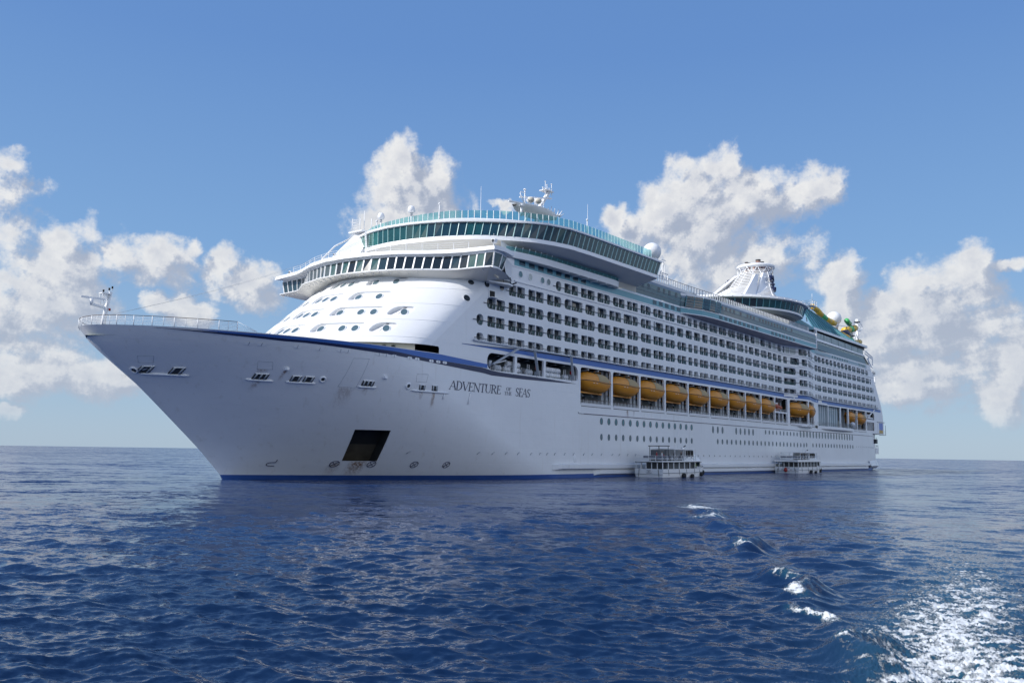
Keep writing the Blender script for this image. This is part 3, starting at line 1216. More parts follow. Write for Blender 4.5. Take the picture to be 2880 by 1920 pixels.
        for k in range(n + 1):
            z = zt - h * k / n
            for j in range(4):
                V.append(hull_pt(x - w / 2 + w * j / 3, z, .012) if x < 60 else (x - w / 2 + w * j / 3, -B - .012, z))
                edge = 0.15 if j in (0, 3) else 1.0
                fades.append(s * edge * (1 - k / n) ** 1.1 * (0.5 if k == 0 else 1))
        F = [(k * 4 + j, k * 4 + j + 1, k * 4 + j + 5, k * 4 + j + 4) for k in range(n) for j in range(3)]
        mb.add(V, F, RUST)
        o = part(mb, 'rust_stain')
        at = o.data.attributes.new('fade', 'FLOAT', 'POINT')
        at.data.foreach_set('value', fades)


build_bow_fittings()


# the ship's name, drawn as serifed strokes
def build_name():
    T, N_ = 0.125, 0.055      # thick and thin strokes, in cap heights
    G = {
        'A': (0.78, [((0.02, 0), (0.40, 1), N_), ((0.40, 1), (0.74, 0), T), ((0.16, .34), (0.60, .34), N_), ((-.06, 0), (.14, 0), .05), ((.60, 0), (.84, 0), .05)]),
        'D': (0.80, [((.14, 0), (.14, 1), T), ((.02, 0), (.36, 0), .05), ((.02, 1), (.36, 1), .05), ((.36, 1), (.62, .82), .08), ((.62, .82), (.70, .5), T), ((.70, .5), (.62, .18), T), ((.62, .18), (.36, 0), .08)]),
        'V': (0.76, [((.04, 1), (.38, 0), T), ((.38, 0), (.72, 1), N_), ((-.06, 1), (.18, 1), .05), ((.60, 1), (.82, 1), .05)]),
        'E': (0.62, [((.14, 0), (.14, 1), T), ((.02, 1), (.54, 1), .055), ((.02, 0), (.56, 0), .055), ((.14, .52), (.42, .52), N_), ((.54, 1), (.54, .84), .05), ((.56, 0), (.58, .18), .05), ((.42, .60), (.42, .44), .04)]),
        'N': (0.86, [((.12, 0), (.12, 1), N_), ((.10, 1), (.74, 0), T), ((.74, 0), (.74, 1), N_), ((.0, 0), (.24, 0), .05), ((-.04, 1), (.14, 1), .05), ((.62, 1), (.86, 1), .05)]),
        'T': (0.68, [((.34, 0), (.34, 1), T), ((.02, 1), (.66, 1), .055), ((.02, 1), (.02, .82), .05), ((.66, 1), (.66, .82), .05), ((.20, 0), (.48, 0), .05)]),
        'U': (0.80, [((.12, 1), (.12, .26), T), ((.12, .26), (.24, .04), .10), ((.24, .04), (.46, .0), .06), ((.46, 0), (.64, .10), .055), ((.64, .10), (.68, .3), N_), ((.68, .3), (.68, 1), N_), ((0, 1), (.26, 1), .05), ((.56, 1), (.80, 1), .05)]),
        'R': (0.76, [((.14, 0), (.14, 1), T), ((.02, 1), (.36, 1), .055), ((.02, 0), (.28, 0), .05), ((.36, 1), (.56, .86), .09), ((.56, .86), (.56, .66), T), ((.56, .66), (.36, .52), .08), ((.14, .52), (.36, .52), N_), ((.34, .52), (.68, 0), T), ((.62, 0), (.80, 0), .05)]),
        'S': (0.58, [((.50, .82), (.42, .97), .05), ((.42, .97), (.22, .99), .06), ((.22, .99), (.08, .84), .09), ((.08, .84), (.10, .66), .11), ((.10, .66), (.44, .40), T), ((.44, .40), (.50, .22), .11), ((.50, .22), (.38, .04), .08), ((.38, .04), (.16, .01), .06), ((.16, .01), (.05, .20), .05), ((.50, .98), (.50, .78), .04)]),
        'O': (0.82, [((.40, 1), (.18, .90), .06), ((.18, .90), (.08, .5), T), ((.08, .5), (.18, .10), T), ((.18, .10), (.40, 0), .06), ((.40, 0), (.62, .10), .06), ((.62, .10), (.72, .5), T), ((.72, .5), (.62, .90), T), ((.62, .90), (.40, 1), .06)]),
        'F': (0.58, [((.14, 0), (.14, 1), T), ((.02, 1), (.54, 1), .055), ((.02, 0), (.28, 0), .05), ((.14, .52), (.42, .52), N_), ((.54, 1), (.54, .82), .05), ((.42, .60), (.42, .44), .04)]),
        'H': (0.86, [((.14, 0), (.14, 1), T), ((.72, 0), (.72, 1), T), ((.14, .52), (.72, .52), N_), ((.02, 0), (.26, 0), .05), ((.02, 1), (.26, 1), .05), ((.60, 0), (.84, 0), .05), ((.60, 1), (.84, 1), .05)]),
    }

    def word(txt, x0, x1, z0, z1):
        adv = sum(G[c][0] for c in txt)
        hgt = z1 - z0
        slant = 0.16 * hgt
        sx = (x1 - x0 - slant) / adv
        pen = 0.0
        for c in txt:
            mb = MB()
            for (a, b, w) in G[c][1]:
                p = Vector((x0 + (pen + a[0]) * sx + slant * a[1], z0 + a[1] * hgt))
                q = Vector((x0 + (pen + b[0]) * sx + slant * b[1], z0 + b[1] * hgt))
                d = (q - p).normalized()
                # width given in cap heights, laid across the stroke
                nrm = Vector((-d.y, d.x))
                nx = nrm * (w / 2)
                nx = Vector((nx.x * sx * 1.0, nx.y * hgt))
                ex = d * 0.02 * hgt
                cs = (p - nx - ex, q - nx + ex, q + nx + ex, p + nx - ex)
                mb.add([hull_pt(v.x, v.y, .035) for v in cs], ((0, 1, 2, 3),), NAVY)
            part(mb, 'name_letter')
            pen += G[c][0]
    word('ADVENTURE', 23.65, 35.75, 13.08, 14.34)
    word('OF', 36.85, 38.25, 13.74, 14.24)
    word('THE', 36.4, 38.4, 13.04, 13.53)
    word('SEAS', 39.2, 43.3, 13.0, 14.28)


build_name()


# foredeck, rails and the foremast
def build_foredeck():
    mb = MB()
    xs = [-19.8, -18, -15, -11, -6, 0, 6, 13, 20, 26]
    A = [(x, -max(hull_b(x, 17.3) - .1, 0.05), 17.3) for x in xs]
    Bq = [(x, max(hull_b(x, 17.3) - .1, 0.05), 17.3) for x in xs]
    mb.strip(A, Bq, DECK)
    part(mb, 'foredeck')
    # wall of the mooring deck under the front of the superstructure, seen through the slot above the bulwark
    mb = MB()
    ys = [-18.3 + 36.6 * k / 30 for k in range(31)]
    mb.strip([(xc(18.6) + AF * fg(y) + 1.6, y, 17.3) for y in ys], [(xc(18.6) + AF * fg(y) + 1.6, y, 19.4) for y in ys], CREAM, True)
    for y in (-13.5, -14.6, -15.6, -16.5):
        p = (xc(18.6) + AF * fg(y) + 1.5, y)
        mb.box(p[0] - .1, p[0] + .1, y - .35, y + .35, 17.6, 18.7, DGREY)
    part(mb, 'mooring_bulkhead')
    # bow rail
    mb = MB()
    line = [(-8.2, -hull_b(-8.2, 18) + .15)]
    for x in (-10, -12, -14, -15.8, -17.2, -18.4, -19.3):
        line.append((x, -hull_b(x, 18.2) + .2))
    line.append((-19.75, -1.2))
    line += [(x, -y) for x, y in reversed(line)]
    P = [Vector((x, y, sheer(x))) for x, y in line]
    for k in range(7):
        h = 0.12 + 0.17 * k
        mb.tube([p + Vector((0, 0, h)) for p in P], 0.022 if k < 6 else 0.04, TRIM if k < 6 else RAIL, 5)
    for i in range(len(P)):
        mb.tube([P[i], P[i] + Vector((0, 0, 1.14))], 0.05, TRIM, 5)
        if i + 1 < len(P):
            q = P[i].lerp(P[i + 1], .5)
            mb.tube([q, q + Vector((0, 0, 1.14))], 0.03, TRIM, 5)
    # the ladder-like end that slopes to the deck
    e = P[0]
    for k in range(3):
        mb.tube([e + Vector((0, 0, 1.14 - .4 * k)), e + Vector((2.0, -1.2, .05))], 0.025, TRIM, 5)
    part(mb, 'bow_rail')
    # foremast: raked post with ladder, radar arm and lamps
    mb = MB()
    mb.tube([(-17.95, 0, 17.3), (-17.55, 0, 20.6), (-17.1, 0, 22.9)], [.30, .26, .20], TRIM, 10)
    mb.beam((-18.35, -.15, 17.3), (-17.7, -.15, 18.9), .10, TRIM)
    mb.beam((-17.5, 0, 20.85), (-19.35, 0, 21.15), .30, TRIM, .26)
    mb.tube([(-19.35, 0, 21.0), (-19.35, 0, 21.75)], [.16, .24], TRIM, 8)
    o = part(mb, 'foremast')
    r = MB()
    r.beam((-20.4, .5, 21.95), (-17.95, -.45, 21.83), .14, TRIM, .2)
    r.build('radar_scanner', o)
    r = MB()
    r.box(-18.35, -17.2, -.45, .45, 22.55, 22.68, TRIM)
    for y in (-.4, .4):
        r.tube([(-18.3, y, 22.6), (-18.0, y, 21.3)], .035, TRIM, 5)
        r.tube([(-17.75, y, 22.6), (-17.6, y, 21.0)], .035, TRIM, 5)
    for k in range(7):
        z = 21.1 + .22 * k
        r.tube([(-17.62, -.4, z), (-17.62, .4, z)], .025, TRIM, 5)
    r.tube([(-18.3, -.4, 22.3), (-17.4, -.4, 22.3)], .03, TRIM, 5)
    r.build('mast_platform', o)
    for (x, z) in ((-18.05, 22.78), (-17.35, 23.1), (-16.98, 23.35)):
        r = MB()
        r.tube([(x, -.1, z - .2), (x, -.1, z)], .06, TRIM, 6)
        r.tube([(x, -.1, z), (x, -.1, z + .28)], .11, BLACK, 8)
        r.build('mast_lamp', o)
    r = MB()
    r.tube([(-17.22, -.28, 20.55), (-17.22, -.28, 20.85)], .13, RED, 8)
    r.build('mast_lamp', o)
    mb = MB()
    a, b = Vector((-17.3, 0, 20.0)), Vector((31.0, 6.0, 40.6))
    for d in (0.0, .5):
        pts = []
        for k in range(13):
            t = k / 12
            p = a.lerp(b, t)
            p.z -= 1.1 * math.sin(math.pi * t) + d * t * .6
            pts.append(p)
        mb.tube(pts, .012, GREYM, 4)
    part(mb, 'mast_stay')
    # winches and bollards peeping over the bulwark
    for (x, y) in ((-9, -7), (-5.5, -10.5), (2, -14), (6, -15.6), (12, -17.3)):
        mb = MB()
        mb.tube([(x - .5, y, sheer(x) + .12), (x + .5, y - .1, sheer(x) + .16)], .09, TRIM, 6)
        mb.tube([(x, y, 17.3), (x, y, sheer(x) + .15)], .06, TRIM, 6)
        part(mb, 'deck_fitting')


build_foredeck()


# ---------------------------------------------------------------- superstructure front
PORTQ = []


def porthole(name, c, n, r, glass, parent=None, rim=True, depth=.05, rz=None, rimm=None):
    PORTQ.append((name, c, n, r, glass, rim, depth, rz or r, rimm or TRIM))


def porthole_mesh(mb, name, c, n, r, glass, rim, depth, rz, rimm):
    c = Vector(c)
    n = Vector(n).normalized()
    up = Vector((0, 0, 1)) - n * n.z
    up.normalize()
    u = up.cross(n)
    K = 20
    ring = [c + n * depth + (r * math.cos(t) * u + rz * math.sin(t) * up) for t in [2 * math.pi * k / K for k in range(K)]]
    mb.add(ring, [list(range(K))], glass)
    if rim:
        T_ = [2 * math.pi * k / K for k in range(K + 1)]

        def rr_(d, e):
            return [c + n * d + ((r + e) * math.cos(t) * u + (rz + e) * math.sin(t) * up) for t in T_]
        mb.strip(rr_(depth + .03, -.01), rr_(depth + .03, .09), rimm)
        mb.strip(rr_(depth + .03, .09), rr_(-.02, .09), rimm)


PORTS = [0]


def build_front():
    mb = MB()
    zt = 31.35
    decks = [21.25, 24.05, 26.90, 29.70]
    yports = {'c': (1.75, 0.0, -1.75), 'b': (-6.15, -9.3, -11.05)}
    slots = []
    for i, zc in enumerate(decks):
        slots.append((-3.1, 3.1, zc))
        for s in (-1, 1):
            slots.append(tuple(sorted((s * 4.75, s * 12.0 if i < 2 else s * 10.7))) + (zc,))
            if i < 2:
                slots.append(tuple(sorted((s * 13.0, s * 15.7))) + (zc,))

    def q2y(q):
        return B * math.sin(q * math.pi / 2)

    def y2q(y):
        return math.asin(max(-1, min(1, y / B))) * 2 / math.pi

    def fn(y, z):
        return front_pt(y, z)
    # bands of decks, each with its slots; plain columns between
    bands = [(19.0, 20.35)] + [(zc - .90, zc + 1.25) for zc in decks]
    levels = [19.0]
    for zc in decks:
        levels += [zc - .75, zc + 1.12]
    levels.append(zt)

    def plain(y0, y1, z0, z1):
        q0, q1 = y2q(y0), y2q(y1)
        n = max(1, int(math.ceil((q1 - q0) / 0.022)))
        m_ = max(1, int(math.ceil((z1 - z0) / 0.7)))
        V = [front_pt(q2y(q0 + (q1 - q0) * i / n), z0 + (z1 - z0) * j / m_) for j in range(m_ + 1) for i in range(n + 1)]
        F = [(j * (n + 1) + i, (j + 1) * (n + 1) + i, (j + 1) * (n + 1) + i + 1, j * (n + 1) + i + 1) for j in range(m_) for i in range(n)]
        mb.add(V, F, WHITE, True)
    for i in range(len(levels) - 1):
        z0, z1 = levels[i], levels[i + 1]
        here = sorted([s for s in slots if z0 < s[2] < z1])
        y = -B
        for (a, b, zc) in here:
            plain(y, a - .25, z0, z1)
            hole = rrect(a, b, zc - .55, zc + .95, (.55, .55, .74, .74), 7)
            # more points along the long edges so the panel follows the curve
            hl = []
            for k in range(len(hole)):
                p, q = Vector(hole[k]), Vector(hole[(k + 1) % len(hole)])
                n = max(1, int((q - p).length / .35))
                hl += [tuple(p.lerp(q, j / n)) for j in range(n)]
            cell(mb, WHITE, a - .25, b + .25, z0, z1, hl, fn, True, True)
            # recess behind the slot: upright wall set back under a lip
            rc = MB()

            def back(y_, z_):
                v = (z_ - zc + .55) / 1.5
                u = max(0., min(1., 1 - (b - y_) / 1.5))
                d = .08 + .16 * v + 1.0 * u ** 1.4 * (.25 + .75 * v)
                p = Vector(front_pt(y_, z_)) - front_n(y_, z_) * d
                return (p.x, p.y, p.z)
            O = [front_pt(*p) for p in hl]
            I = [back(*p) for p in hl]
            rc.strip(O + O[:1], I + I[:1], WHITE)
            ys = sorted({round(p[0], 3) for p in hl})
            top, bot = [], []
            for yy in ys:
                zz = [p[1] for p in hl if abs(p[0] - yy) < .2]
                top.append(back(yy, max(zz)))
                bot.append(back(yy, min(zz)))
            rc.strip(bot, top, WHITE, True)
            rc_o = part(rc, 'window_recess')
            if a < 0 < b:
                py = yports['c']
            elif zc < 26 and abs((a + b) / 2) > 13:
                py = (math.copysign(14.8, a),)
            else:
                py = [math.copysign(v, a) for v in yports['b'][:(3 if zc < 26 else 2)]]
            for yy in py:
                if yy > 4:
                    if yy > 8:
                        continue
                porthole('porthole', back(yy, zc + .05), front_n(yy, zc), .50, PORTGL, rz=.74)
                PORTS[0] += 1
            y = b + .25
        plain(y, B, z0, z1)
    o = part(mb, 'superstructure_front')
    # analytic normals keep the curved plating smooth around the openings
    me = o.data
    nr = [front_n(v.co.y, v.co.z) for v in me.vertices]
    me.normals_split_custom_set_from_vertices(nr)
    # weld lines across the front
    w = MB()
    for z in (19.97, 22.78, 25.56, 28.35):
        for y0, y1 in ((-19.2, 19.2),):
            pts = []
            for k in range(81):
                y = y2q(y0) + (y2q(y1) - y2q(y0)) * k / 80
                y = q2y(y)
                p = Vector(front_pt(y, z)) + front_n(y, z) * .012
                pts.append(p)
            w.tube(pts, .022, TRIM, 4)
    part(w, 'weld_line')
    # the few round windows where the front turns into the side
    for (x, y, z) in ((29.2, -18.2, 29.7), (31.95, -19.2, 29.72)):
        n = front_n(y, z)
        porthole('porthole', front_pt(y, z), n, .50, CABINGL)
        PORTS[0] += 1
    y = -18.95
    porthole('porthole', front_pt(y, 26.95), front_n(y, 26.95), .55, CABINGL)
    for x, z in ((35.35, 29.85),):
        porthole('porthole', (x, -B, z), (0, -1, 0), .56, CABINGL)
    for x, g in ((37.4, TEALPORT), (40.16, TEALPORT), (42.82, FROST), (46.21, TEALPORT), (47.96, PORTGL)):
        porthole('porthole', (x, -B, 32.72), (0, -1, 0), .52, g)
    PORTS[0] += 7
    # little square opening with its shelf
    mb = MB()
    mb.box(32.35, 33.65, -B - .05, -B + .3, 27.95, 28.85, BLACK)
    mb.box(32.1, 32.3, -B - .12, -B + .1, 27.85, 28.95, TRIM)
    mb.box(32.2, 33.8, -B - .75, -B, 27.72, 27.82, TRIM)
    part(mb, 'vent_opening')


build_front()


# ---------------------------------------------------------------- port side: cabin decks
ROWS = {
    1: dict(z=(19.95, 22.75), h=(20.87, 22.05), rail=21.17),
    2: dict(z=(22.75, 25.55), h=(23.22, 24.90), rail=23.95),
    3: dict(z=(25.55, 28.35), h=(26.03, 27.75), rail=26.78),
    4: dict(z=(28.35, 31.35), h=(28.86, 30.64), rail=29.55),
    5: dict(z=(31.35, 33.75), h=(31.66, 33.36), rail=32.35),
}
P3 = [(31.84, 36.27, 34.09), (37.21, 41.52, 39.29), (42.47, 46.7, 44.51), (47.7, 51.94, 49.77), (52.89, 57.16, 54.96), (58.1, 62.58, 60.19), (63.55, 67.96, 65.79), (68.94, 73.19, 70.98), (74.15, 78.3, 76.17), (79.33, 83.39, 81.28), (84.39, 88.56, 86.43), (89.57, 93.66, 91.57), (94.7, 98.78, 96.66), (99.79, 101.59), (102.47, 104.29), (105.31, 109.4, 107.29), (110.44, 114.47, 112.29), (115.43, 119.55, 117.44), (120.43, 124.48, 122.47), (125.53, 129.53, 127.43), (130.45, 134.48, 132.37), (135.47, 139.63, 137.52), (140.71, 144.88, 142.72), (145.78, 149.79, 147.78), (150.74, 155.96, 152.73), (157.57, 163.9, 160.67), (165.35, 169.93, 167.55), (170.94, 174.22, 172.46), (175.1, 176.4), (178.0, 179.6)]
P4 = [(37.26, 41.46, 39.31), (42.41, 46.65, 44.45), (47.65, 51.87, 49.67), (52.84, 58.47, 54.93), (59.4, 62.51), (63.49, 66.56), (67.57, 71.77, 69.6), (72.72, 78.2, 76.14), (79.28, 83.42, 81.23), (84.43, 88.5, 85.27), (89.48, 93.66, 91.48), (94.68, 97.51), (98.56, 101.55), (102.55, 105.54), (106.55, 109.33), (110.38, 114.44, 112.27), (115.39, 118.29), (119.21, 124.4, 122.38), (125.52, 129.49, 127.43), (130.39, 131.98), (132.86, 135.72), (136.72, 139.63), (140.66, 144.83, 142.64), (145.74, 148.56), (149.5, 152.27), (153.39, 155.88), (157.53, 159.79), (161.44, 165.42), (166.64, 169.9), (170.87, 174.26, 172.61), (175.2, 176.5), (178.0, 179.5)]
P5 = [(50.18, 51.79), (52.76, 57.01, 54.9), (57.99, 62.45, 60.01), (63.42, 67.83, 65.67), (68.81, 73.07, 70.92), (74.05, 78.12, 76.1), (79.26, 83.32, 81.21), (84.33, 88.46, 86.3), (89.44, 93.57, 91.45), (94.67, 98.71, 96.55), (99.69, 101.44), (102.41, 104.2), (105.2, 109.32, 107.18), (110.36, 114.35, 112.31), (115.32, 119.34, 117.4), (120.35, 124.38, 122.31), (125.48, 129.43, 127.28), (130.38, 133.08), (134.12, 136.6), (137.3, 139.5, 'f'), (140.57, 143.63), (144.45, 145.9, 'f'), (146.3, 148.36), (149.5, 151.6, 'f'), (153.32, 155.74), (157.3, 158.3), (159.0, 161.0, 'f'), (161.4, 164.0, 'f'), (165.28, 169.94, 167.63), (170.84, 174.3), (175.1, 176.4), (177.9, 179.4)]
A5 = [(182.82, 186.24), (186.77, 189.63), (190.49, 193.06), (194.1, 196.8), (197.73, 200.24), (201.38, 204.04), (205.06, 207.8), (208.7, 211.25), (212.3, 215.14), (216, 218.9), (219.9, 223.7, 221.8), (224.85, 228.74, 226.8), (229.77, 233.4, 231.6), (234.5, 237.2, 235.9)]
A4 = [(182.8, 186.09), (186.75, 189.69), (190.56, 194.52, 192.6), (195.32, 199.13, 197.3), (200.26, 204.1, 202.2), (205.26, 209.2, 207.3), (209.95, 213.7, 211.9), (214.83, 218.76, 216.8), (219.85, 223.73, 221.8), (224.9, 228.79, 226.9), (229.82, 233.54, 231.7), (234.6, 238.4, 236.5), (239.2, 240.5)]
A3 = [(182.78, 184.69), (185.5, 189.4, 187.5), (190.5, 194.3, 192.4), (195.3, 199.1, 197.2), (200.22, 203.92, 202.1), (205.2, 209.1, 207.2), (210.0, 213.8, 211.9), (214.9, 218.7, 216.8), (219.8, 223.7, 221.8), (224.8, 228.7, 226.8), (229.8, 233.6, 231.7), (234.6, 238.4, 236.5), (239.3, 241.6), (242.2, 243.1)]
ROWS[5]['w'] = P5 + A5
ROWS[4]['w'] = P4 + A4
ROWS[3]['w'] = P3 + A3
ROWS[2]['w'] = [(29.41, 31.04)] + [(32.02,) + P3[0][1:]] + P3[1:] + A3 + [(243.7, 245.2)]
ROWS[1]['w'] = [(29.49, 31.12)] + [(32.10,) + P3[0][1:]] + P3[1:] + A3 + [(243.9, 245.8), (246.6, 247.2)]


def aft_x(z):
    return interp(z, AFT_Z, AFT_X)


BALC = []


def build_cabin_walls():
    mb = MB()
    for r in (1, 2, 3, 4, 5):
        D = ROWS[r]
        z0, z1 = D['z']
        h0, h1 = D['h']
        wins = D['w']
        xa0 = xc(z0) + AF if r < 5 else 36.2
        xa1 = xc(z1) + AF if r < 5 else 36.2
        first = wins[0][0] - .35
        wall_grid(mb, WHITE, xa0, first, z0, z1, wall_pt, 3, x0b=xa1)
        pairs = 0
        cur = first
        for i, w in enumerate(wins):
            a, b = w[0], w[1]
            nxt = wins[i + 1][0] if i + 1 < len(wins) else b + .7
            end = (b + nxt) / 2
            if i + 1 < len(wins) and nxt - b > 1.5:
                end = b + .5
            frosted = len(w) > 2 and w[2] == 'f'
            rad = [.22] * 4
            if len(w) > 2 and not frosted:
                k = pairs % 3
                pairs += 1
                if r in (3, 5) and i == 0 or k == 0 and pairs > 1:
                    rad = [.62, .22, .22, .62]
                elif k == 2:
                    rad = [.22, .62, .62, .22]
            elif b - a < 2.2 and i == 0:
                rad = [.75, .6, .6, .75] if r != 1 else [.5, .4, .6, .75]
            elif b - a > 2.5:
                rad = [.25, .5, .5, .25] if i % 2 else [.5, .25, .25, .5]
            hole = rrect(a, b, h0, h1, tuple(min(q, (b - a) / 2.2, (h1 - h0) / 2.2) for q in rad), 5)
            cell(mb, WHITE, cur, end, z0, z1, hole, wall_pt)
            cur = end
            BALC.append((r, a, b, w[2] if len(w) > 2 and not frosted else None, hole, frosted, h0, h1, D['rail']))
            if i + 1 < len(wins) and nxt - b > 1.5:
                wall_grid(mb, WHITE, cur, nxt - .5, z0, z1, wall_pt, 2)
                cur = nxt - .5
        wall_grid(mb, WHITE, cur, aft_x(z0), z0, z1, wall_pt, 4, x1b=aft_x(z1))
    # strip above the top row, up to the promenade
    wall_grid(mb, WHITE, 36.2, aft_x(33.75), 33.75, 35.42, wall_pt, 2, x1b=aft_x(35.42))
    # plain starboard side, and the rounded stern
    for z0, z1 in ((19.95, 31.35), (31.35, 35.42)):
        A = [(max(x, xc(z0) + AF) if z0 < 31 else x, B, z0) for x in (20 if z0 < 31 else 36.2, 36.3, 60, 120, 200, aft_x(z0))]
        Bq = [(max(x, xc(z1) + AF) if z0 < 31 else x, B, z1) for x in (20 if z0 < 31 else 36.2, 36.3, 60, 120, 200, aft_x(z1))]
        mb.strip(Bq, A, WHITE)
    zs = [12.2, 14, 16.3, 18, 20, 22, 24, 26, 28, 30, 32, 34, 35.42]
    rows = []
    for z in zs:
        x = aft_x(z)
        rows.append([(x + 7.0 * (1 - (abs(t)) ** 2.4), t * 17.6 if t < 0 else t * B, z) for t in [-1, -.93, -.8, -.6, -.3, 0, .3, .6, .8, .93, 1]])
    for a, b in zip(rows, rows[1:]):
        mb.strip(a, b, WHITE, True)
    # transverse closure where the bridge front rises behind the wings, and roof decks
    mb.strip([(36.2, -B, 31.35), (36.2, B, 31.35)], [(36.2, -B, 35.42), (36.2, B, 35.42)], WHITE)
    mb.strip([(x, wall_y(x), 35.42) for x in (36.2, 60, 120, 150, 163, 170, 180, 200, aft_x(35.42))], [(x, B, 35.42) for x in (36.2, 60, 120, 150, 163, 170, 180, 200, aft_x(35.42))], DECK)
    part(mb, 'cabin_block')
    # shadow ledges between decks
    for (z, x0, p) in ((31.38, 38.5, .16), (33.80, 37.0, .07)):
        lb = MB()
        xs = [x0 + (aft_x(z) - .3 - x0) * k / 160 for k in range(161)]
        lb.strip([wall_pt(x, z - .12, 0) for x in xs], [wall_pt(x, z - .06, p) for x in xs], TRIM)
        lb.strip([wall_pt(x, z - .06, p) for x in xs], [wall_pt(x, z + .06, p) for x in xs], TRIM)
        lb.strip([wall_pt(x, z + .06, p) for x in xs], [wall_pt(x, z + .06, 0) for x in xs], TRIM)
        part(lb, 'deck_ledge')
    for r in (1, 2, 3, 4, 5):
        D = ROWS[r]
        hr = MB()
        x0, x1 = D['w'][0][0] - .9, D['w'][-1][1] + .2
        xs = [x0 + (x1 - x0) * k / 200 for k in range(201)]
        o = .10 if r > 1 else .34
        hr.tube([wall_pt(x, D['rail'], o) for x in xs], .050, DGREY, 5)
        if r == 1:
            hr.tube([wall_pt(x, 20.9, .34) for x in xs], .03, GREYM, 4)
            x = x0
            while x < x1:
                hr.beam(wall_pt(x, 20.85, .34), wall_pt(x, D['rail'], .34), .04, GREYM)
                x += 1.32
            hr.strip([wall_pt(x, 20.80, 0) for x in xs], [wall_pt(x, 20.80, .42) for x in xs], TRIM)
            hr.strip([wall_pt(x, 20.68, .42) for x in xs], [wall_pt(x, 20.80, .42) for x in xs], TRIM)
        part(hr, 'handrail')


def balcony_geo(bal, frame, door, bals, rng):
    r, a, b, dv, hole, frosted, h0, h1, rail = bal
    dep = 0.70
    if frosted:
        frame.add([wall_pt(x, z, -.05) for x, z in hole], [list(range(len(hole)))], FROST)
        frame.strip([wall_pt(*p, 0) for p in hole + hole[:1]], [wall_pt(*p, -.05) for p in hole + hole[:1]], TRIM)
        return
    O = [wall_pt(x, z, 0) for x, z in hole]
    I = [wall_pt(x, z, -dep) for x, z in hole]
    frame.strip(O + O[:1], I + I[:1], WHITE)
    segs = [(a, b)] if dv is None else [(a, dv), (dv, b)]
    for (p, q) in segs:
        # sliding door: one leaf dark, one with its curtain drawn
        m_ = rng.choice([CABINGL, CABINGL, DARKGL, CURTAIN])
        m2 = rng.choice([CABINGL, DARKGL, CABINGL])
        c = p + (q - p) * rng.choice([.35, .5, .62])
        door.quad(wall_pt(p, h0, -dep), wall_pt(c, h0, -dep), wall_pt(c, h1, -dep), wall_pt(p, h1, -dep), m_)
        door.quad(wall_pt(c, h0, -dep - .02), wall_pt(q, h0, -dep - .02), wall_pt(q, h1, -dep - .02), wall_pt(c, h1, -dep - .02), m2)
        door.beam(wall_pt(c, h0, -dep + .03), wall_pt(c, h1, -dep + .03), .07, GREYM)
    if dv is not None:
        frame.add([wall_pt(dv + s, z, o) for o in (-.03, -dep) for s in (-.09, .09) for z in (h0, h1)], ((0, 1, 3, 2), (0, 4, 5, 1), (2, 3, 7, 6)), WHITE)
    if r > 1:
        low = [p for p in hole if p[1] < rail - .02]
        # ordered around the hole starting after the upper left corner
        xs = [p[0] for p in low]
        k0 = min(range(len(low)), key=lambda i: low[i][0] - low[i][1] * .0)
        pts = [p for p in hole if p[1] < rail - .02]
        left = [p for p in pts if p[0] < (a + b) / 2]
        right = [p for p in pts if p[0] >= (a + b) / 2]
        left.sort(key=lambda p: -p[1])
        right.sort(key=lambda p: p[1])
        poly = [(a, rail)] + left + right + [(b, rail)]
        bals.add([wall_pt(x, z, -.07) for x, z in poly], [list(range(len(poly)))], BALGL)
        for (p, q) in segs:
            n = max(2, int((q - p) / .75))
            for k in range(n):
                x = p + (q - p) * (k + .7) / n
                zb = h0 + (.18 if (x - a < .45 or b - x < .45) else .02)
                bals.beam(wall_pt(x - .10, zb, .02), wall_pt(x + .10, rail - .08, .02), .060, GREYM)


def build_balconies():
    rng = random.Random(5)
    C0 = Vector(CAM_POS)
    BALC.sort(key=lambda q: (Vector(wall_pt((q[1] + q[2]) / 2, (q[6] + q[7]) / 2)) - C0).length / math.sqrt(q[2] - q[1]))
    rest = MB()
    for i, q in enumerate(BALC):
        if i < 100:
            f, d, g = MB(), MB(), MB()
            balcony_geo(q, f, d, g, rng)
            o = f.build('balcony', SHIP)
            if d.f:
                d.build('sliding_door', o)
            if g.f:
                g.build('balustrade', o)
        else:
            balcony_geo(q, rest, rest, rest, rng)
    o = rest.build('balcony', SHIP)
    tag(o, kind='stuff')


build_cabin_walls()
build_balconies()


# ---------------------------------------------------------------- port side: boat deck and the plain shell
BAYS = [(57.94, 68.16), (68.8, 78.56), (79.09, 88.8), (89.42, 99.18), (99.7, 109.68), (110.19, 119.8), (120.3, 129.87), (130.36, 139.83), (140.54, 150.01), (150.56, 159.45), (160.66, 169.83), (170.55, 180.3)]
AFTB = [(185.6, 195.0), (195.5, 206.3), (207.2, 214.0), (215.0, 223.5), (224.1, 233.2)]


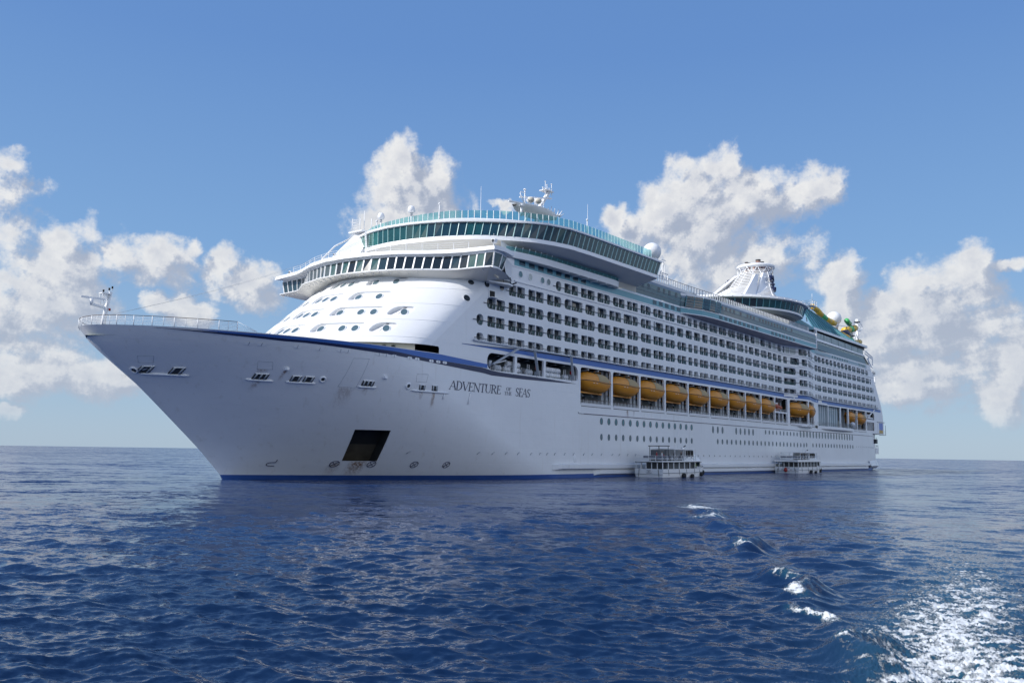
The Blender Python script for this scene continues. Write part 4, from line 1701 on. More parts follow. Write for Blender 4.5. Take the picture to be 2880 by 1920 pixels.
def build_boat_deck():
    mb = MB()
    # flare region behind the bow: from the end of the curved shell to the mooring deck openings
    zz = [12.2, 13, 14, 15, 16, 16.35]

    def xf(z):
        return 52 - 39 * (z / 18.0) ** 0.9
    for a, b in zip(zz, zz[1:]):
        wall_grid(mb, HULLW, xf(a), 57.6, a, b, wall_pt, 4, x0b=xf(b))
    zz = [16.35, 17, 17.6, 18.0]
    for a, b in zip(zz, zz[1:]):
        wall_grid(mb, HULLW, xf(a), 31.6, a, b, wall_pt, 4, x0b=xf(b))
    wall_grid(mb, WHITE, 21.3, 31.6, 18.0, 19.0, wall_pt, 4, x0b=21.3)
    wall_grid(mb, WHITE, 19.58, 31.6, 19.0, 19.95, wall_pt, 4, x0b=20.75)
    mb.add([wall_pt(21.3, 19.0), wall_pt(21.05, 19.0), wall_pt(21.22, 18.93), wall_pt(21.3, 18.75)], ((0, 1, 2, 3),), WHITE)
    slots = [(32.15, 39.0, (1.1, .2, .2, 1.2)), (39.6, 46.85, (.2, .2, .2, .2)), (47.45, 57.15, (.2, .8, 1.3, .2))]
    edges = [31.6, 39.3, 47.15, 57.6]
    for (a, b, r), e0, e1 in zip(slots, edges, edges[1:]):
        hole = rrect(a, b, 16.62, 19.27, r, 6)
        cell(mb, WHITE, e0, e1, 16.35, 19.95, hole, wall_pt)
        O = [wall_pt(*p) for p in hole]
        I = [wall_pt(*p, -.35) for p in hole]
        mb.strip(O + O[:1], I + I[:1], WHITE)
    # lifeboat bays
    allb = BAYS
    edges = [57.6] + [(p[1] + q[0]) / 2 for p, q in zip(allb, allb[1:])] + [181.0]
    for (a, b), e0, e1 in zip(allb, edges, edges[1:]):
        hole = rrect(a, b, 12.70, 19.22, (.35, .35, .55, .55), 5)
        hl = []
        for k in range(len(hole)):
            p, q = Vector(hole[k]), Vector(hole[(k + 1) % len(hole)])
            n = max(1, int((q - p).length / 1.3))
            hl += [tuple(p.lerp(q, j / n)) for j in range(n)]
        cell(mb, WHITE, e0, e1, 12.2, 19.95, hl, wall_pt)
        O = [wall_pt(*p) for p in hl]
        I = [wall_pt(*p, -.45) for p in hl]
        mb.strip(O + O[:1], I + I[:1], WHITE)
    edges = [181.0, 185.2] + [(p[1] + q[0]) / 2 for p, q in zip(AFTB, AFTB[1:])] + [233.6]
    wall_grid(mb, WHITE, 181.0, 185.2, 12.2, 19.95, wall_pt, 1)
    for (a, b), e0, e1 in zip(AFTB, edges[1:], edges[2:]):
        hole = rrect(a, b, 12.75, 19.3, .25, 4)
        cell(mb, WHITE, e0, e1, 12.2, 19.95, hole, wall_pt)
        O = [wall_pt(*p) for p in hole]
        I = [wall_pt(*p, -.4) for p in hole]
        mb.strip(O + O[:1], I + I[:1], WHITE)
    for (z0, z1, a, b, h0, h1, r) in ((12.2, 16.35, 234.1, 242.6, 13.1, 15.9, (.1,) * 4), (16.35, 19.95, 234.1, 243.0, 16.85, 19.25, (.1, .2, 1.4, .2))):
        cell(mb, WHITE, 233.6, 244.0, z0, z1, rrect(a, b, h0, h1, r, 5), wall_pt)
        wall_grid(mb, WHITE, 244.0, aft_x(z0), z0, z1, wall_pt, 3, x1b=aft_x(z1))
    # ledge where the aft boat deck steps in from the shell
    xs = [176, 178, 180, 182, 184, 188, 200, 220, 230, 240, 246, 249]
    mb.strip([(x, -after_b(x, 12.2, 260), 12.2) for x in xs], [wall_pt(x, 12.2, -.1) for x in xs], DECK)
    # below: the plain shell's upper edge is shared with the hull part; starboard closure
    mb.strip([(58, B, 19.95), (150, B, 19.95), (250, B, 19.95)], [(58, B, 12.2), (150, B, 12.2), (246, B, 12.2)], WHITE)
    mb.strip([(13.5, B, 19.95), (58, B, 19.95)], [(13.5, B, 18), (58, B, 18)], WHITE)
    part(mb, 'boat_deck_wall')

    # what lies inside the bays
    ib = MB()
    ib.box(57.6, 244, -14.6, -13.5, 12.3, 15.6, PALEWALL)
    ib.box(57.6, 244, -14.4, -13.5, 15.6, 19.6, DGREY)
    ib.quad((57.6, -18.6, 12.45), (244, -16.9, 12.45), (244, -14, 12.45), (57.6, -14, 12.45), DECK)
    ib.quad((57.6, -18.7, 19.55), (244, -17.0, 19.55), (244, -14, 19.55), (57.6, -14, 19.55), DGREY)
    ib.box(57.4, 57.7, -18.8, -14, 12.4, 19.6, PALEWALL)
    ib.box(243.3, 243.6, -17, -14, 12.4, 19.6, DGREY)
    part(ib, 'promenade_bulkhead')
    rng = random.Random(2)
    for (a, b) in BAYS + AFTB[3:]:
        dv = MB()
        # frames and falls at the bay's ends, arms that the boat hangs from
        y0 = wall_y((a + b) / 2)
        for x in (a + .45, b - .45):
            dv.box(x - .38, x + .38, y0 + 1.6, y0 + 2.3, 12.5, 19.4, GREYM)
        for x in (a + 3.0, a + 6.3):
            dv.beam((x, y0 + 2.5, 15.4), (x + .25, y0 + 1.6, 14.3), .42, GREYM, .18)
            dv.beam((x, y0 + .3, 19.0), (x, y0 + 3.5, 18.6), .35, GREYM, .3)
            dv.tube([(x, y0 + .9, 18.9), (x, y0 + .9, 18.2)], .05, DGREY, 5)
        dv.box(a + .2, b - .2, y0 + 2.2, y0 + 4.0, 14.9, 15.6, DGREY)
        part(dv, 'davit')
        pr = MB()
        for z, m_, rr in ((13.62, RAIL, .045), (13.38, TRIM, .022), (13.15, TRIM, .022)):
            pr.tube([wall_pt(a, z, -.25), wall_pt((a + b) / 2, z, -.25), wall_pt(b, z, -.25)], rr, m_, 5)
        n = 8
        for k in range(n + 1):
            x = a + (b - a) * k / n
            pr.beam(wall_pt(x, 12.6, -.25), wall_pt(x, 13.62, -.25), .05, TRIM)
        part(pr, 'promenade_rail')
        sl = MB()
        sl.strip([wall_pt(x, 12.42, .02) for x in (a + .1, (a + b) / 2, b - .1)], [wall_pt(x, 12.98, .10) for x in (a + .1, (a + b) / 2, b - .1)], TRIM)
        sl.strip([wall_pt(x, 12.98, .10) for x in (a + .1, (a + b) / 2, b - .1)], [wall_pt(x, 12.98, -.1) for x in (a + .1, (a + b) / 2, b - .1)], TRIM)
        sl.tube([wall_pt(x, 12.40, .04) for x in (a + .2, (a + b) / 2, b - .1)], .045, DGREY, 4)
        part(sl, 'bay_sill')
    # doors and windows of the promenade
    for (a, b) in BAYS:
        for k in range(3):
            if rng.random() < .62:
                x = a + 1.5 + 3 * k + rng.random()
                w = MB()
                w.box(x, x + rng.choice([.9, 1.4, 1.8]), -14.68, -14.6, 12.5 if rng.random() < .4 else 13.3, 14.6, rng.choice([DARKTEAL, TEALGL, DGREY]))
                part(w, 'promenade_window')
    # tall ribbed glass wall at the atrium
    for (a, b) in AFTB[:2]:
        g = MB()
        y = -17.6 + .9
        g.quad((a - .3, y, 12.6), (b + .3, y, 12.6), (b + .3, y, 19.4), (a - .3, y, 19.4), TEALP)
        n = 11
        for k in range(n + 1):
            x = a + (b - a) * k / n
            g.box(x - .13, x + .13, y - .20, y - .003, 12.7, 19.3, GREYM if k % 2 else TRIM)
        for z in (13.9, 17.2):
            g.box(a, b, y - .12, y - .005, z - .05, z + .05, GREYM)
        part(g, 'atrium_glazing')
    # balcony that bulges below the atrium
    pl = MB()
    xs = [181.6 + 34 * k / 24 for k in range(25)]
    bul = [1.5 * math.sin(math.pi * k / 24) ** .7 for k in range(25)]
    yb = [-18.9 - q for q in bul]
    pl.strip([(x, y, 12.15) for x, y in zip(xs, yb)], [(x, y, 12.95) for x, y in zip(xs, yb)], TRIM, True)
    pl.strip([(x, -19.0, 11.55) for x in xs], [(x, y, 12.15) for x, y in zip(xs, yb)], SOFFIT, True)
    pl.strip([(x, y, 12.95) for x, y in zip(xs, yb)], [(x, -17.4, 12.95) for x in xs], DECK)
    for z in (13.3, 13.6, 13.95):
        pl.tube([(x, y + .1, z) for x, y in zip(xs, yb)], .025, DGREY, 4)
    for x, y in zip(xs[1:-1], yb[1:-1]):
        pl.beam((x, y + .1, 12.9), (x, y + .1, 13.95), .05, GREYM)
    part(pl, 'atrium_balcony')
    cr = MB()
    cr.tube([(214.5, -18.9, 12.9), (214.5, -18.9, 14.0)], .55, GREYM, 10)
    cr.sphere((214.3, -18.9, 14.4), .75, TRIM, 12, 8)
    cr.beam((215.8, -19.1, 13.4), (217.0, -19.4, 17.0), .35, GREYM)
    part(cr, 'deck_crane')
    # mooring deck behind the three openings forward
    m2 = MB()
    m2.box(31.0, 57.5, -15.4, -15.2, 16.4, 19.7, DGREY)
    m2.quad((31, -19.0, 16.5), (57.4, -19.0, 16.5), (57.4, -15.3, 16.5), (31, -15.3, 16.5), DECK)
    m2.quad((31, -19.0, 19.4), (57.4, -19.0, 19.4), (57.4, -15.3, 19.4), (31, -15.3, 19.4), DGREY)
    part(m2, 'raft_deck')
    for (p, q, w) in (((33.0, -19.75, 17.5), (38.85, -20.3, 20.5), .34), ((44.9, -19.6, 16.75), (42.95, -20.3, 20.55), .38), ((55.2, -19.6, 16.75), (53.5, -20.3, 20.6), .38)):
        c = MB()
        c.beam(p, q, w, GREYM, .26)
        c.tube([(p[0], -19.0, p[2] - .4), (p[0], -19.2, p[2] + .6)], .28, GREYM, 8)
        c.beam(p, Vector(p).lerp(Vector(q), .45) + Vector((.5, .2, -.5)), .14, TRIM)
        c.sphere(q, .26, GREYM, 8, 6)
        part(c, 'davit_crane')
    rl = MB()
    for (a, b) in ((33.2, 35.6), (37.2, 38.9), (41.0, 43.8), (45.4, 46.8), (53.6, 55.0), (55.9, 57.0)):
        for k in range(5):
            rl.tube([(a, -19.05, 16.75 + .2 * k), (b, -19.05, 16.75 + .2 * k)], .022, TRIM, 4)
        for x in (a, (a + b) / 2, b):
            rl.beam((x, -19.05, 16.5), (x, -19.05, 17.6), .05, TRIM)
    part(rl, 'raft_deck_rail')
    for x in (43.5, 54.0):
        ld = MB()
        for y in (-.28, .28):
            ld.tube([(x + y, -18.6, 16.6), (x + y, -18.6, 18.4)], .04, TRIM, 5)
        for k in range(3):
            ld.tube([(x - .28, -18.6, 17.6 + .35 * k), (x + .28, -18.6, 17.6 + .35 * k)], .03, TRIM, 5)
        part(ld, 'ladder')
    pz = MB()
    for k in range(9):
        x = 33.5 + 2.6 * k
        pz.tube([(x, -18.4, 19.1), (x + 1.2, -16.4, 19.15)], .06, TRIM, 5)
    part(pz, 'ceiling_pipe')
    for x in (45.9, 56.1):
        bx = MB()
        bx.box(x - .25, x + .25, -18.7, -18.4, 17.75, 18.35, RED)
        part(bx, 'fire_box')
    # aft mooring deck
    am = MB()
    am.box(234, 243, -16.4, -16.2, 12.9, 19.6, DGREY)
    for k in range(6):
        am.box(235 + 1.3 * k, 235.25 + 1.3 * k, -17.4, -17.2, 13.1, 15.9, TRIM)
    am.tube([(235, -17.2, 17.3), (242.5, -17.2, 17.3)], .35, TRIM, 8)
    am.tube([(236.5, -17.0, 18.1), (239, -17.0, 18.0)], .5, TRIM, 8)
    am.beam((235.3, -17.7, 17.5), (242.5, -17.9, 20.3), .3, TRIM)
    part(am, 'mooring_gear')
    # painted flag panel and gangway platform right aft
    fp = MB()
    for (x0, x1, z0, z1, m_) in ((246.5, 248.2, 12.6, 15.9, TRIM), (248.2, 252.8, 13.6, 16.0, mat('flag_blue', (0.22, 0.30, 0.60), 0.6)), (248.2, 252.8, 12.5, 13.6, mat('flag_gold', (0.55, 0.40, 0.13), 0.6))):
        fp.box(x0, x1, -17.72, -17.62, z0, z1, m_)
    part(fp, 'stern_panel')
    gp = MB()
    gp.box(246.0, 255.2, -17.9, -17.0, 16.3, 16.45, GREYM)
    gp.box(254.2, 255.9, -17.9, -16.0, 11.9, 12.05, GREYM)
    for k in range(4):
        gp.tube([(254.3, -17.8, 12.3 + .4 * k), (255.8, -17.8, 12.3 + .4 * k)], .04, GREYM, 4)
    for x in (255.8,):
        gp.beam((x, -17.8, 12), (x, -17.8, 15.4), .10, DGREY)
    part(gp, 'stern_platform')
    gp = MB()
    gp.box(253.0, 256.6, -15, -6, 5.4, 7.4, WHITE)
    for z in (7.7, 8.1, 8.5):
        gp.tube([(253, -15, z), (256.6, -15, z)], .04, TRIM, 4)
    for k in range(5):
        gp.beam((253.2 + .8 * k, -15, 7.4), (253.2 + .8 * k, -15, 8.5), .06, TRIM)
    part(gp, 'mooring_platform')


build_boat_deck()


def build_shell_details():
    # rubbing strake
    mb = MB()
    xs = [58.9, 80, 110, 140, 170, 200, 222, 230, 238, 246, 248]
    mb.tube([(x, -after_b(x, 11, 260) - .02, 11.06 + (.0 if x < 200 else .12)) for x in xs], .075, mat('strake', (0.17, 0.155, 0.19), 0.5), 5)
    mb.tube([(58.9, -B - .05, 11.06), (57.3, -B - .05, 11.1), (57.2, -B - .05, 11.35)], .06, GREYM, 5)
    part(mb, 'rubbing_strake')
    # sponson ledges near the water
    for (x0, x1, z0, z1, o) in ((49.5, 232, 1.58, 2.22, .75), (62.0, 228, .62, 1.22, .55)):
        mb = MB()
        xs = [x0, x0 + 1.8] + [x0 + 1.8 + (x1 - x0 - 3) * k / 30 for k in range(1, 31)] + [x1]
        def yb(x):
            return after_b(x, 1.5, 260) if x > 53 else hull_b(x, 1.5)
        of = [0.02] + [o] * (len(xs) - 2) + [0.02]
        T_ = [(x, -yb(x), z1 + .18) for x in xs]
        U = [(x, -yb(x) - q, z1) for x, q in zip(xs, of)]
        L = [(x, -yb(x) - q, z0) for x, q in zip(xs, of)]
        K_ = [(x, -yb(x), z0 - .3) for x in xs]
        mb.strip(U, T_, HULLW)
        mb.strip(L, U, HULLW)
        mb.strip(K_, L, HULLW)
        part(mb, 'sponson')
    # ducktail at the stern
    mb = MB()
    P = [(229, -B - .1, 3.0), (241, -18.2, 3.5), (253, -13.5, 3.3)]
    Q = [(229, -B - .75, 1.4), (243, -18.6, 1.4), (257.3, -12.5, 1.5)]
    S = [(229, -B - .2, .9), (243, -17.6, .6), (251, -12.5, .35)]
    mb.strip(Q, P, HULLW)
    mb.strip(S, Q, HULLW)
    mb.quad(P[2], Q[2], (258.5, 0, 1.5), (254, 0, 3.3), HULLW)
    part(mb, 'ducktail')
    n = (0, -1, 0)
    rim = mat('port_rim', (0.10, 0.12, 0.15), 0.5)
    for x in [64.82, 67.37, 69.92, 72.48, 75.09, 77.77, 80.35, 82.91, 85.46, 88.03, 90.66, 93.23, 95.78, 98.31, 100.84]:
        porthole('porthole', (x, -B, 9.96), n, .40, TEALPORT, rz=.54, depth=.02, rimm=rim)
        porthole('porthole', (x, -B, 7.12), n, .30, PORTGL, rz=.50, depth=.02, rimm=rim)
    for x in (111.37, 113.86, 116.36, 123.91, 126.35, 128.89, 131.37, 133.84):
        porthole('porthole', (x, -B, 9.80), n, .34, PORTGL, rz=.70, depth=.02, rimm=rim)
    for k in range(23):
        porthole('porthole', (113.73 + 2.505 * k, -B, 7.22), n, .30, PORTGL, rz=.50, depth=.02, rimm=rim)
    for x in (170.93, 175.96):
        porthole('porthole', (x, -B, 7.33), n, .30, PORTGL, rz=.50, depth=.02, rimm=rim)
    for k in range(14):
        porthole('porthole', (178.8 + 2.58 * k, -B, 7.36), n, .30, PORTGL, rz=.50, depth=.02, rimm=rim)
    for k in range(10):
        porthole('porthole', (141.73 + 2.45 * k, -B, 10.05), n, .26, PORTGL, rz=.46, depth=.02, rimm=rim)
    for k in range(19):
        porthole('porthole', (166.35 + 2.537 * k, -B, 10.2), n, .42, PORTGL, rz=.82, depth=.02, rimm=rim)
    for k in range(12):
        x = 216 + 2.3 * k
        porthole('porthole', (x, -after_b(x, 7.4, 260), 7.45), n, .16, DGREY, rim=False)
    for k in range(18):
        porthole('porthole', (101 + 2.75 * k, -B, 4.02), n, .13, DGREY, rz=.2, rim=False)
    C0 = Vector(CAM_POS)
    PORTQ.sort(key=lambda q: (Vector(q[1]) - C0).length / math.sqrt(q[3] * q[7]))
    rest = MB()
    for i, q in enumerate(PORTQ):
        if i < 100:
            mb = MB()
            porthole_mesh(mb, *q)
            mb.build('porthole', SHIP)
        else:
            porthole_mesh(rest, *q)
    tag(rest.build('porthole', SHIP), kind='stuff')
    # depth marks and the square fitting right aft
    mb = MB()
    mb.box(246, 247.6, -17.2, -16.2, 8.9, 10.4, DGREY)
    mb.tube([(245.5, -17.3, 10.6), (249, -16.4, 10.9)], .10, DGREY, 5)
    mb.tube([(246.5, -17.2, 8.0), (249, -16.5, 8.3)], .08, DGREY, 5)
    part(mb, 'stern_fairlead')
    mb = MB()
    mb.sphere((56.24, -B, 3.2), .55, HULLW, 12, 8, (.8, .25, 1.2))
    part(mb, 'discharge_shell')


build_shell_details()


# ---------------------------------------------------------------- navigation bridge
def poly_at(pts, n):
    """resample a polyline of 2-D points into n + 1 evenly spaced ones"""
    P = [Vector(p) for p in pts]
    L = [0.0]
    for a, b in zip(P, P[1:]):
        L.append(L[-1] + (b - a).length)
    xs = [p.x for p in P]
    ys = [p.y for p in P]
    return [(interp(L[-1] * k / n, L, xs), interp(L[-1] * k / n, L, ys)) for k in range(n + 1)]


def lerp2(a, b, t):
    return tuple(x + (y - x) * t for x, y in zip(a, b))


def window_band(owner, bottom, top, z0, z1, n, glass, frame, name, inset=.06, mull=.10, out=1.0, skip=(), mull_mat=None, pane_gap=None):
    """row of separate panes between two plan curves, with mullions standing slightly proud; returns nothing"""
    Pb, Pt = poly_at(bottom, n), poly_at(top, n)
    gap = mull * .5 if pane_gap is None else pane_gap
    for k in range(n):
        a, b, c, d = Vector((*Pb[k], z0)), Vector((*Pb[k + 1], z0)), Vector((*Pt[k + 1], z1)), Vector((*Pt[k], z1))
        w = (b - a).length
        if k not in skip:
            f = gap / max(w, .1)
            g = MB()
            g.add([a.lerp(b, f), a.lerp(b, 1 - f), d.lerp(c, 1 - f), d.lerp(c, f)], ((0, 1, 2, 3),), glass if not callable(glass) else glass(k))
            g.build(name, owner)
        if k not in skip:
            mm = MB()
            mm.beam(a, d, mull, mull_mat or frame, .16)
            mm.build('mullion', owner)
    mm = MB()
    mm.beam((*Pb[n], z0), (*Pt[n], z1), mull, mull_mat or frame, .16)
    mm.build('mullion', owner)


def offset_curve(pts, d):
    P = [Vector(p) for p in pts]
    out = []
    for i in range(len(P)):
        t = (P[min(i + 1, len(P) - 1)] - P[max(i - 1, 0)]).normalized()
        n = Vector((-t.y, t.x))
        out.append(tuple(P[i] + n * d))
    return out


def build_bridge():
    root = empty('bridge')
    root.parent = SHIP
    # plan curves from the starboard wing tip to the port one
    bot = [(25.7, 22.4), (25.1, 17.2), (24.6, 15.6), (21.7, 10.9), (20.0, 4.9), (19.8, -.9), (20.8, -5.9), (22.3, -10), (24.7, -13.6), (26.3, -15.7), (27.2, -17.9), (27.8, -21.6), (28.3, -23.2)]
    top = [(25.7, 23.0), (25.3, 17.1), (24.8, 15.6), (22.0, 11.3), (20.45, 5.3), (20.4, .4), (21.2, -4.9), (22.7, -9.4), (25.1, -12.9), (26.7, -15.3), (27.5, -17.6), (28.0, -21.2), (28.35, -23.4)]
    end_b = [(28.3, -23.2), (29.9, -23.0), (31.8, -22.2)]
    end_t = [(28.35, -23.4), (30.2, -23.3), (32.6, -22.4)]
    roof = [(24.6, 24.0), (23.6, 17.0), (22.9, 14.8), (20.8, 9.8), (19.6, 4.5), (19.7, -.1), (20.7, -5.4), (22.3, -9.4), (24.7, -13.1), (26.1, -15.9), (26.9, -18.2), (27.6, -21.4), (28.0, -23.7)]
    rtop = offset_curve(roof, .35)
    rend = [(28.0, -23.7), (30.4, -23.9), (33.8, -23.0)]
    z0, z1, z2, z3 = 31.62, 33.62, 33.95, 34.62
    rng = random.Random(4)
    gl = [DARKGL, DARKGL, mat('bridge_glass', (0.03, 0.06, 0.075), 0.05, spec=.8, noise=.5, nscale=.4), mat('bridge_glass_green', (0.05, 0.12, 0.115), 0.06, spec=.8, noise=.6, nscale=.6)]
    sh = MB()
    n = 34
    window_band(root, bot, top, z0, z1, n, lambda k: gl[3] if 14 <= k <= 20 and k % 2 == 0 or k in (31, 32) else (gl[2] if k < 14 else rng.choice(gl[:3])), TRIM, 'bridge_window', mull=.22)
    window_band(root, end_b, end_t, z0, z1, 2, DARKTEAL, TRIM, 'bridge_window', mull=.20)
    # starboard wing's after end, plain
    # skirt below the glass, walkway ledge, brackets
    led = offset_curve(bot, -1.0)
    Pb = bot
    sh.strip([(x, y, 31.30) for x, y in Pb], [(x, y, z0) for x, y in Pb], TRIM, True)
    sh.strip([(x, y, 31.30) for x, y in end_b], [(x, y, z0) for x, y in end_b], TRIM)
    sh.strip([(x, y, 31.18) for x, y in led], [(x, y, 31.30) for x, y in led], TRIM, True)
    sh.strip([(x, y, 31.30) for x, y in led], [(x, y, 31.30) for x, y in Pb], TRIM, True)
    # head of the windows, flared brow and roof
    sh.strip([(x, y, z1) for x, y in top], [(x, y, z2) for x, y in top], TRIM, True)
    sh.strip([(x, y, z1) for x, y in end_t], [(x, y, z2) for x, y in end_t], TRIM)
    sh.strip([(x, y, z2) for x, y in top], [(x, y, z2) for x, y in roof], TRIM, True)
    sh.strip([(x, y, z2) for x, y in roof], [(x, y, z3) for x, y in rtop], TRIM, True)
    sh.strip([(x, y, z2) for x, y in end_t], [(x, y, z2) for x, y in rend], TRIM)
    sh.strip([(x, y, z2) for x, y in rend], [(x, y, z3) for x, y in rend], TRIM)
    sh.strip([(x, y, z3) for x, y in rtop], [(36.5, max(-20, min(20, y)), z3 + .1) for x, y in rtop], TRIM)
    sh.poly([(28, -23.7, z3), (30.4, -23.9, z3), (33.8, -23, z3), (37, -20, z3), (30, -19, z3)], TRIM)
    sh.build('bridge_house', root, sharp=35)
    # underside: soffit from the ledge in to the front of the house, deeper under the wings
    so_ = MB()
    inner = []
    for (x, y) in led:
        yy = max(-B + .02, min(B - .02, y * .86))
        zz = 30.1 if abs(y) > 15 else 31.0 - .9 * max(0, (abs(y) - 5) / 10)
        p = front_pt(yy, zz)
        inner.append((max(p[0], x + .3) if abs(y) < 15 else p[0], yy, zz))
    so_.strip(inner, [(x, y, 31.17) for x, y in led], SOFFIT, True)
    wing = [(27.3, -23.9), (28.6, -23.9), (32.2, -22.6), (37.5, -B)]
    so_.poly([(27.3, -23.3, 31.17), (28.9, -23.7, 31.17), (32.2, -22.6, 31.17), (38.2, -19.35, 30.6), (31.5, -19.32, 29.85)], SOFFIT)
    so_.poly([(38.0, -B - .01, 31.3), (32.2, -22.6, 31.17), (31.8, -22.2, z2), (38.0, -B - .01, z2)], WHITE)
    so_.build('bridge_soffit', root, sharp=35)
    for k in range(0, 33):
        br = MB()
        p = Vector(lerp2(poly_at(bot, 33)[k], poly_at(bot, 33)[k], 0))
        q = Vector(poly_at(led, 33)[k])
        br.add([(p.x, p.y, 31.28), (q.x, q.y, 31.16), (q.x, q.y, 31.10), (p.x, p.y, 30.75)], ((0, 1, 2, 3), (3, 2, 1, 0)), TRIM)
        br.beam((*(p.lerp(q, .05)), 31.05), (*(q.lerp(p, .1)), 31.33), .09, TRIM)
        br.build('walkway_bracket', root)
    # platform slung beneath the port wing
    pf = MB()
    pf.add([(31.2, -20.1, 30.0), (34.6, -21.3, 29.9), (36.2, -20.9, 29.9), (37.0, -B, 29.95), (31.4, -B, 29.95)], ((0, 1, 2, 3, 4),), SOFFIT)
    pf.add([(31.2, -20.1, 30.0), (34.6, -21.3, 29.9), (36.2, -20.9, 29.9), (36.2, -20.9, 30.15), (34.6, -21.3, 30.15), (31.2, -20.1, 30.2)], ((0, 1, 4, 5), (1, 2, 3, 4)), TRIM)
    for x, y in ((33.8, -20.9), (35.4, -21.0)):
        pf.tube([(x, y, 30.1), (x, y, 31.2)], .05, DGREY, 5)
    pf.box(33.4, 35.6, -20.9, -19.9, 30.6, 30.9, GREYM)
    pf.beam((30.0, -21.7, 30.95), (31.0, -22.1, 30.3), .45, CREAM, .2)
    pf.tube([(36.2, -20.9, 30.3), (36.9, -21.0, 30.6)], .13, DGREY, 6)
    pf.build('wing_platform', root)
    # rail on the roof, searchlight, wing lamps
    rl = MB()
    rp = [(x + .55, y, 34.65) for x, y in poly_at(rtop, 40) if -19.5 < y < 20]
    for h in (.35, .7, 1.05):
        rl.tube([(x, y, z + h) for x, y, z in rp], .028, TRIM, 5)
    for p in rp[::2]:
        rl.beam(p, (p[0], p[1], p[2] + 1.05), .06, TRIM)
    rl.build('roof_rail', root)
    for (x, y, z, s) in ((28.8, -22.9, 34.6, 1.0), (26.0, 21.5, 34.6, .8), (24.5, 8.0, 36.0, .6)):
        l = MB()
        l.tube([(x, y, z), (x, y, z + .55 * s)], .09, TRIM, 6)
        l.tube([(x - .28 * s, y - .05, z + .85 * s), (x + .35 * s, y - .1, z + .85 * s)], .36 * s, TRIM, 12)
        l.tube([(x - .31 * s, y - .05, z + .85 * s), (x - .27 * s, y - .05, z + .85 * s)], .25 * s, DGREY, 12)
        if s == 1.0:
            l.tube([(x, y, z + 1.2), (x, y, z + 2.0)], .025, TRIM, 5)
        l.build('searchlight', root)


build_bridge()


# ---------------------------------------------------------------- forward lounge above the bridge
HALF_B = [(29.1, 0), (29.4, 4), (30.3, 8), (31.3, 11), (33.4, 15), (35.2, 17.2), (38.6, 20.1), (41.2, 21.8), (44.5, 23), (48, 23.8), (54, 24), (77.3, 24)]
HALF_T = [(29.0, 0), (29.4, 4), (30.0, 6.4), (31.1, 9.4), (32.5, 12.1), (34.2, 14.6), (36.6, 17.5), (40, 21.0), (42.6, 22.8), (47.0, 24.1), (54, 24.4), (78.0, 24.4)]
HALF_S = [(32.6, 0), (32.9, 4.5), (33.7, 9), (35.8, 13), (38.6, 16.7), (41.5, 19.3), (45.0, 21.5), (49.5, 23), (56, 23.5), (76.0, 23.5)]


def sym(h):
    return [(x, y) for x, y in h[::-1]] + [(x, -y) for x, y in h[1:]]


def rise(pts, z_front, z_aft, x0=32.0, x1=52.0):
    return [(x, y, z_aft + (z_front - z_aft) * max(0., min(1., (x1 - x) / (x1 - x0)))) for x, y in pts]


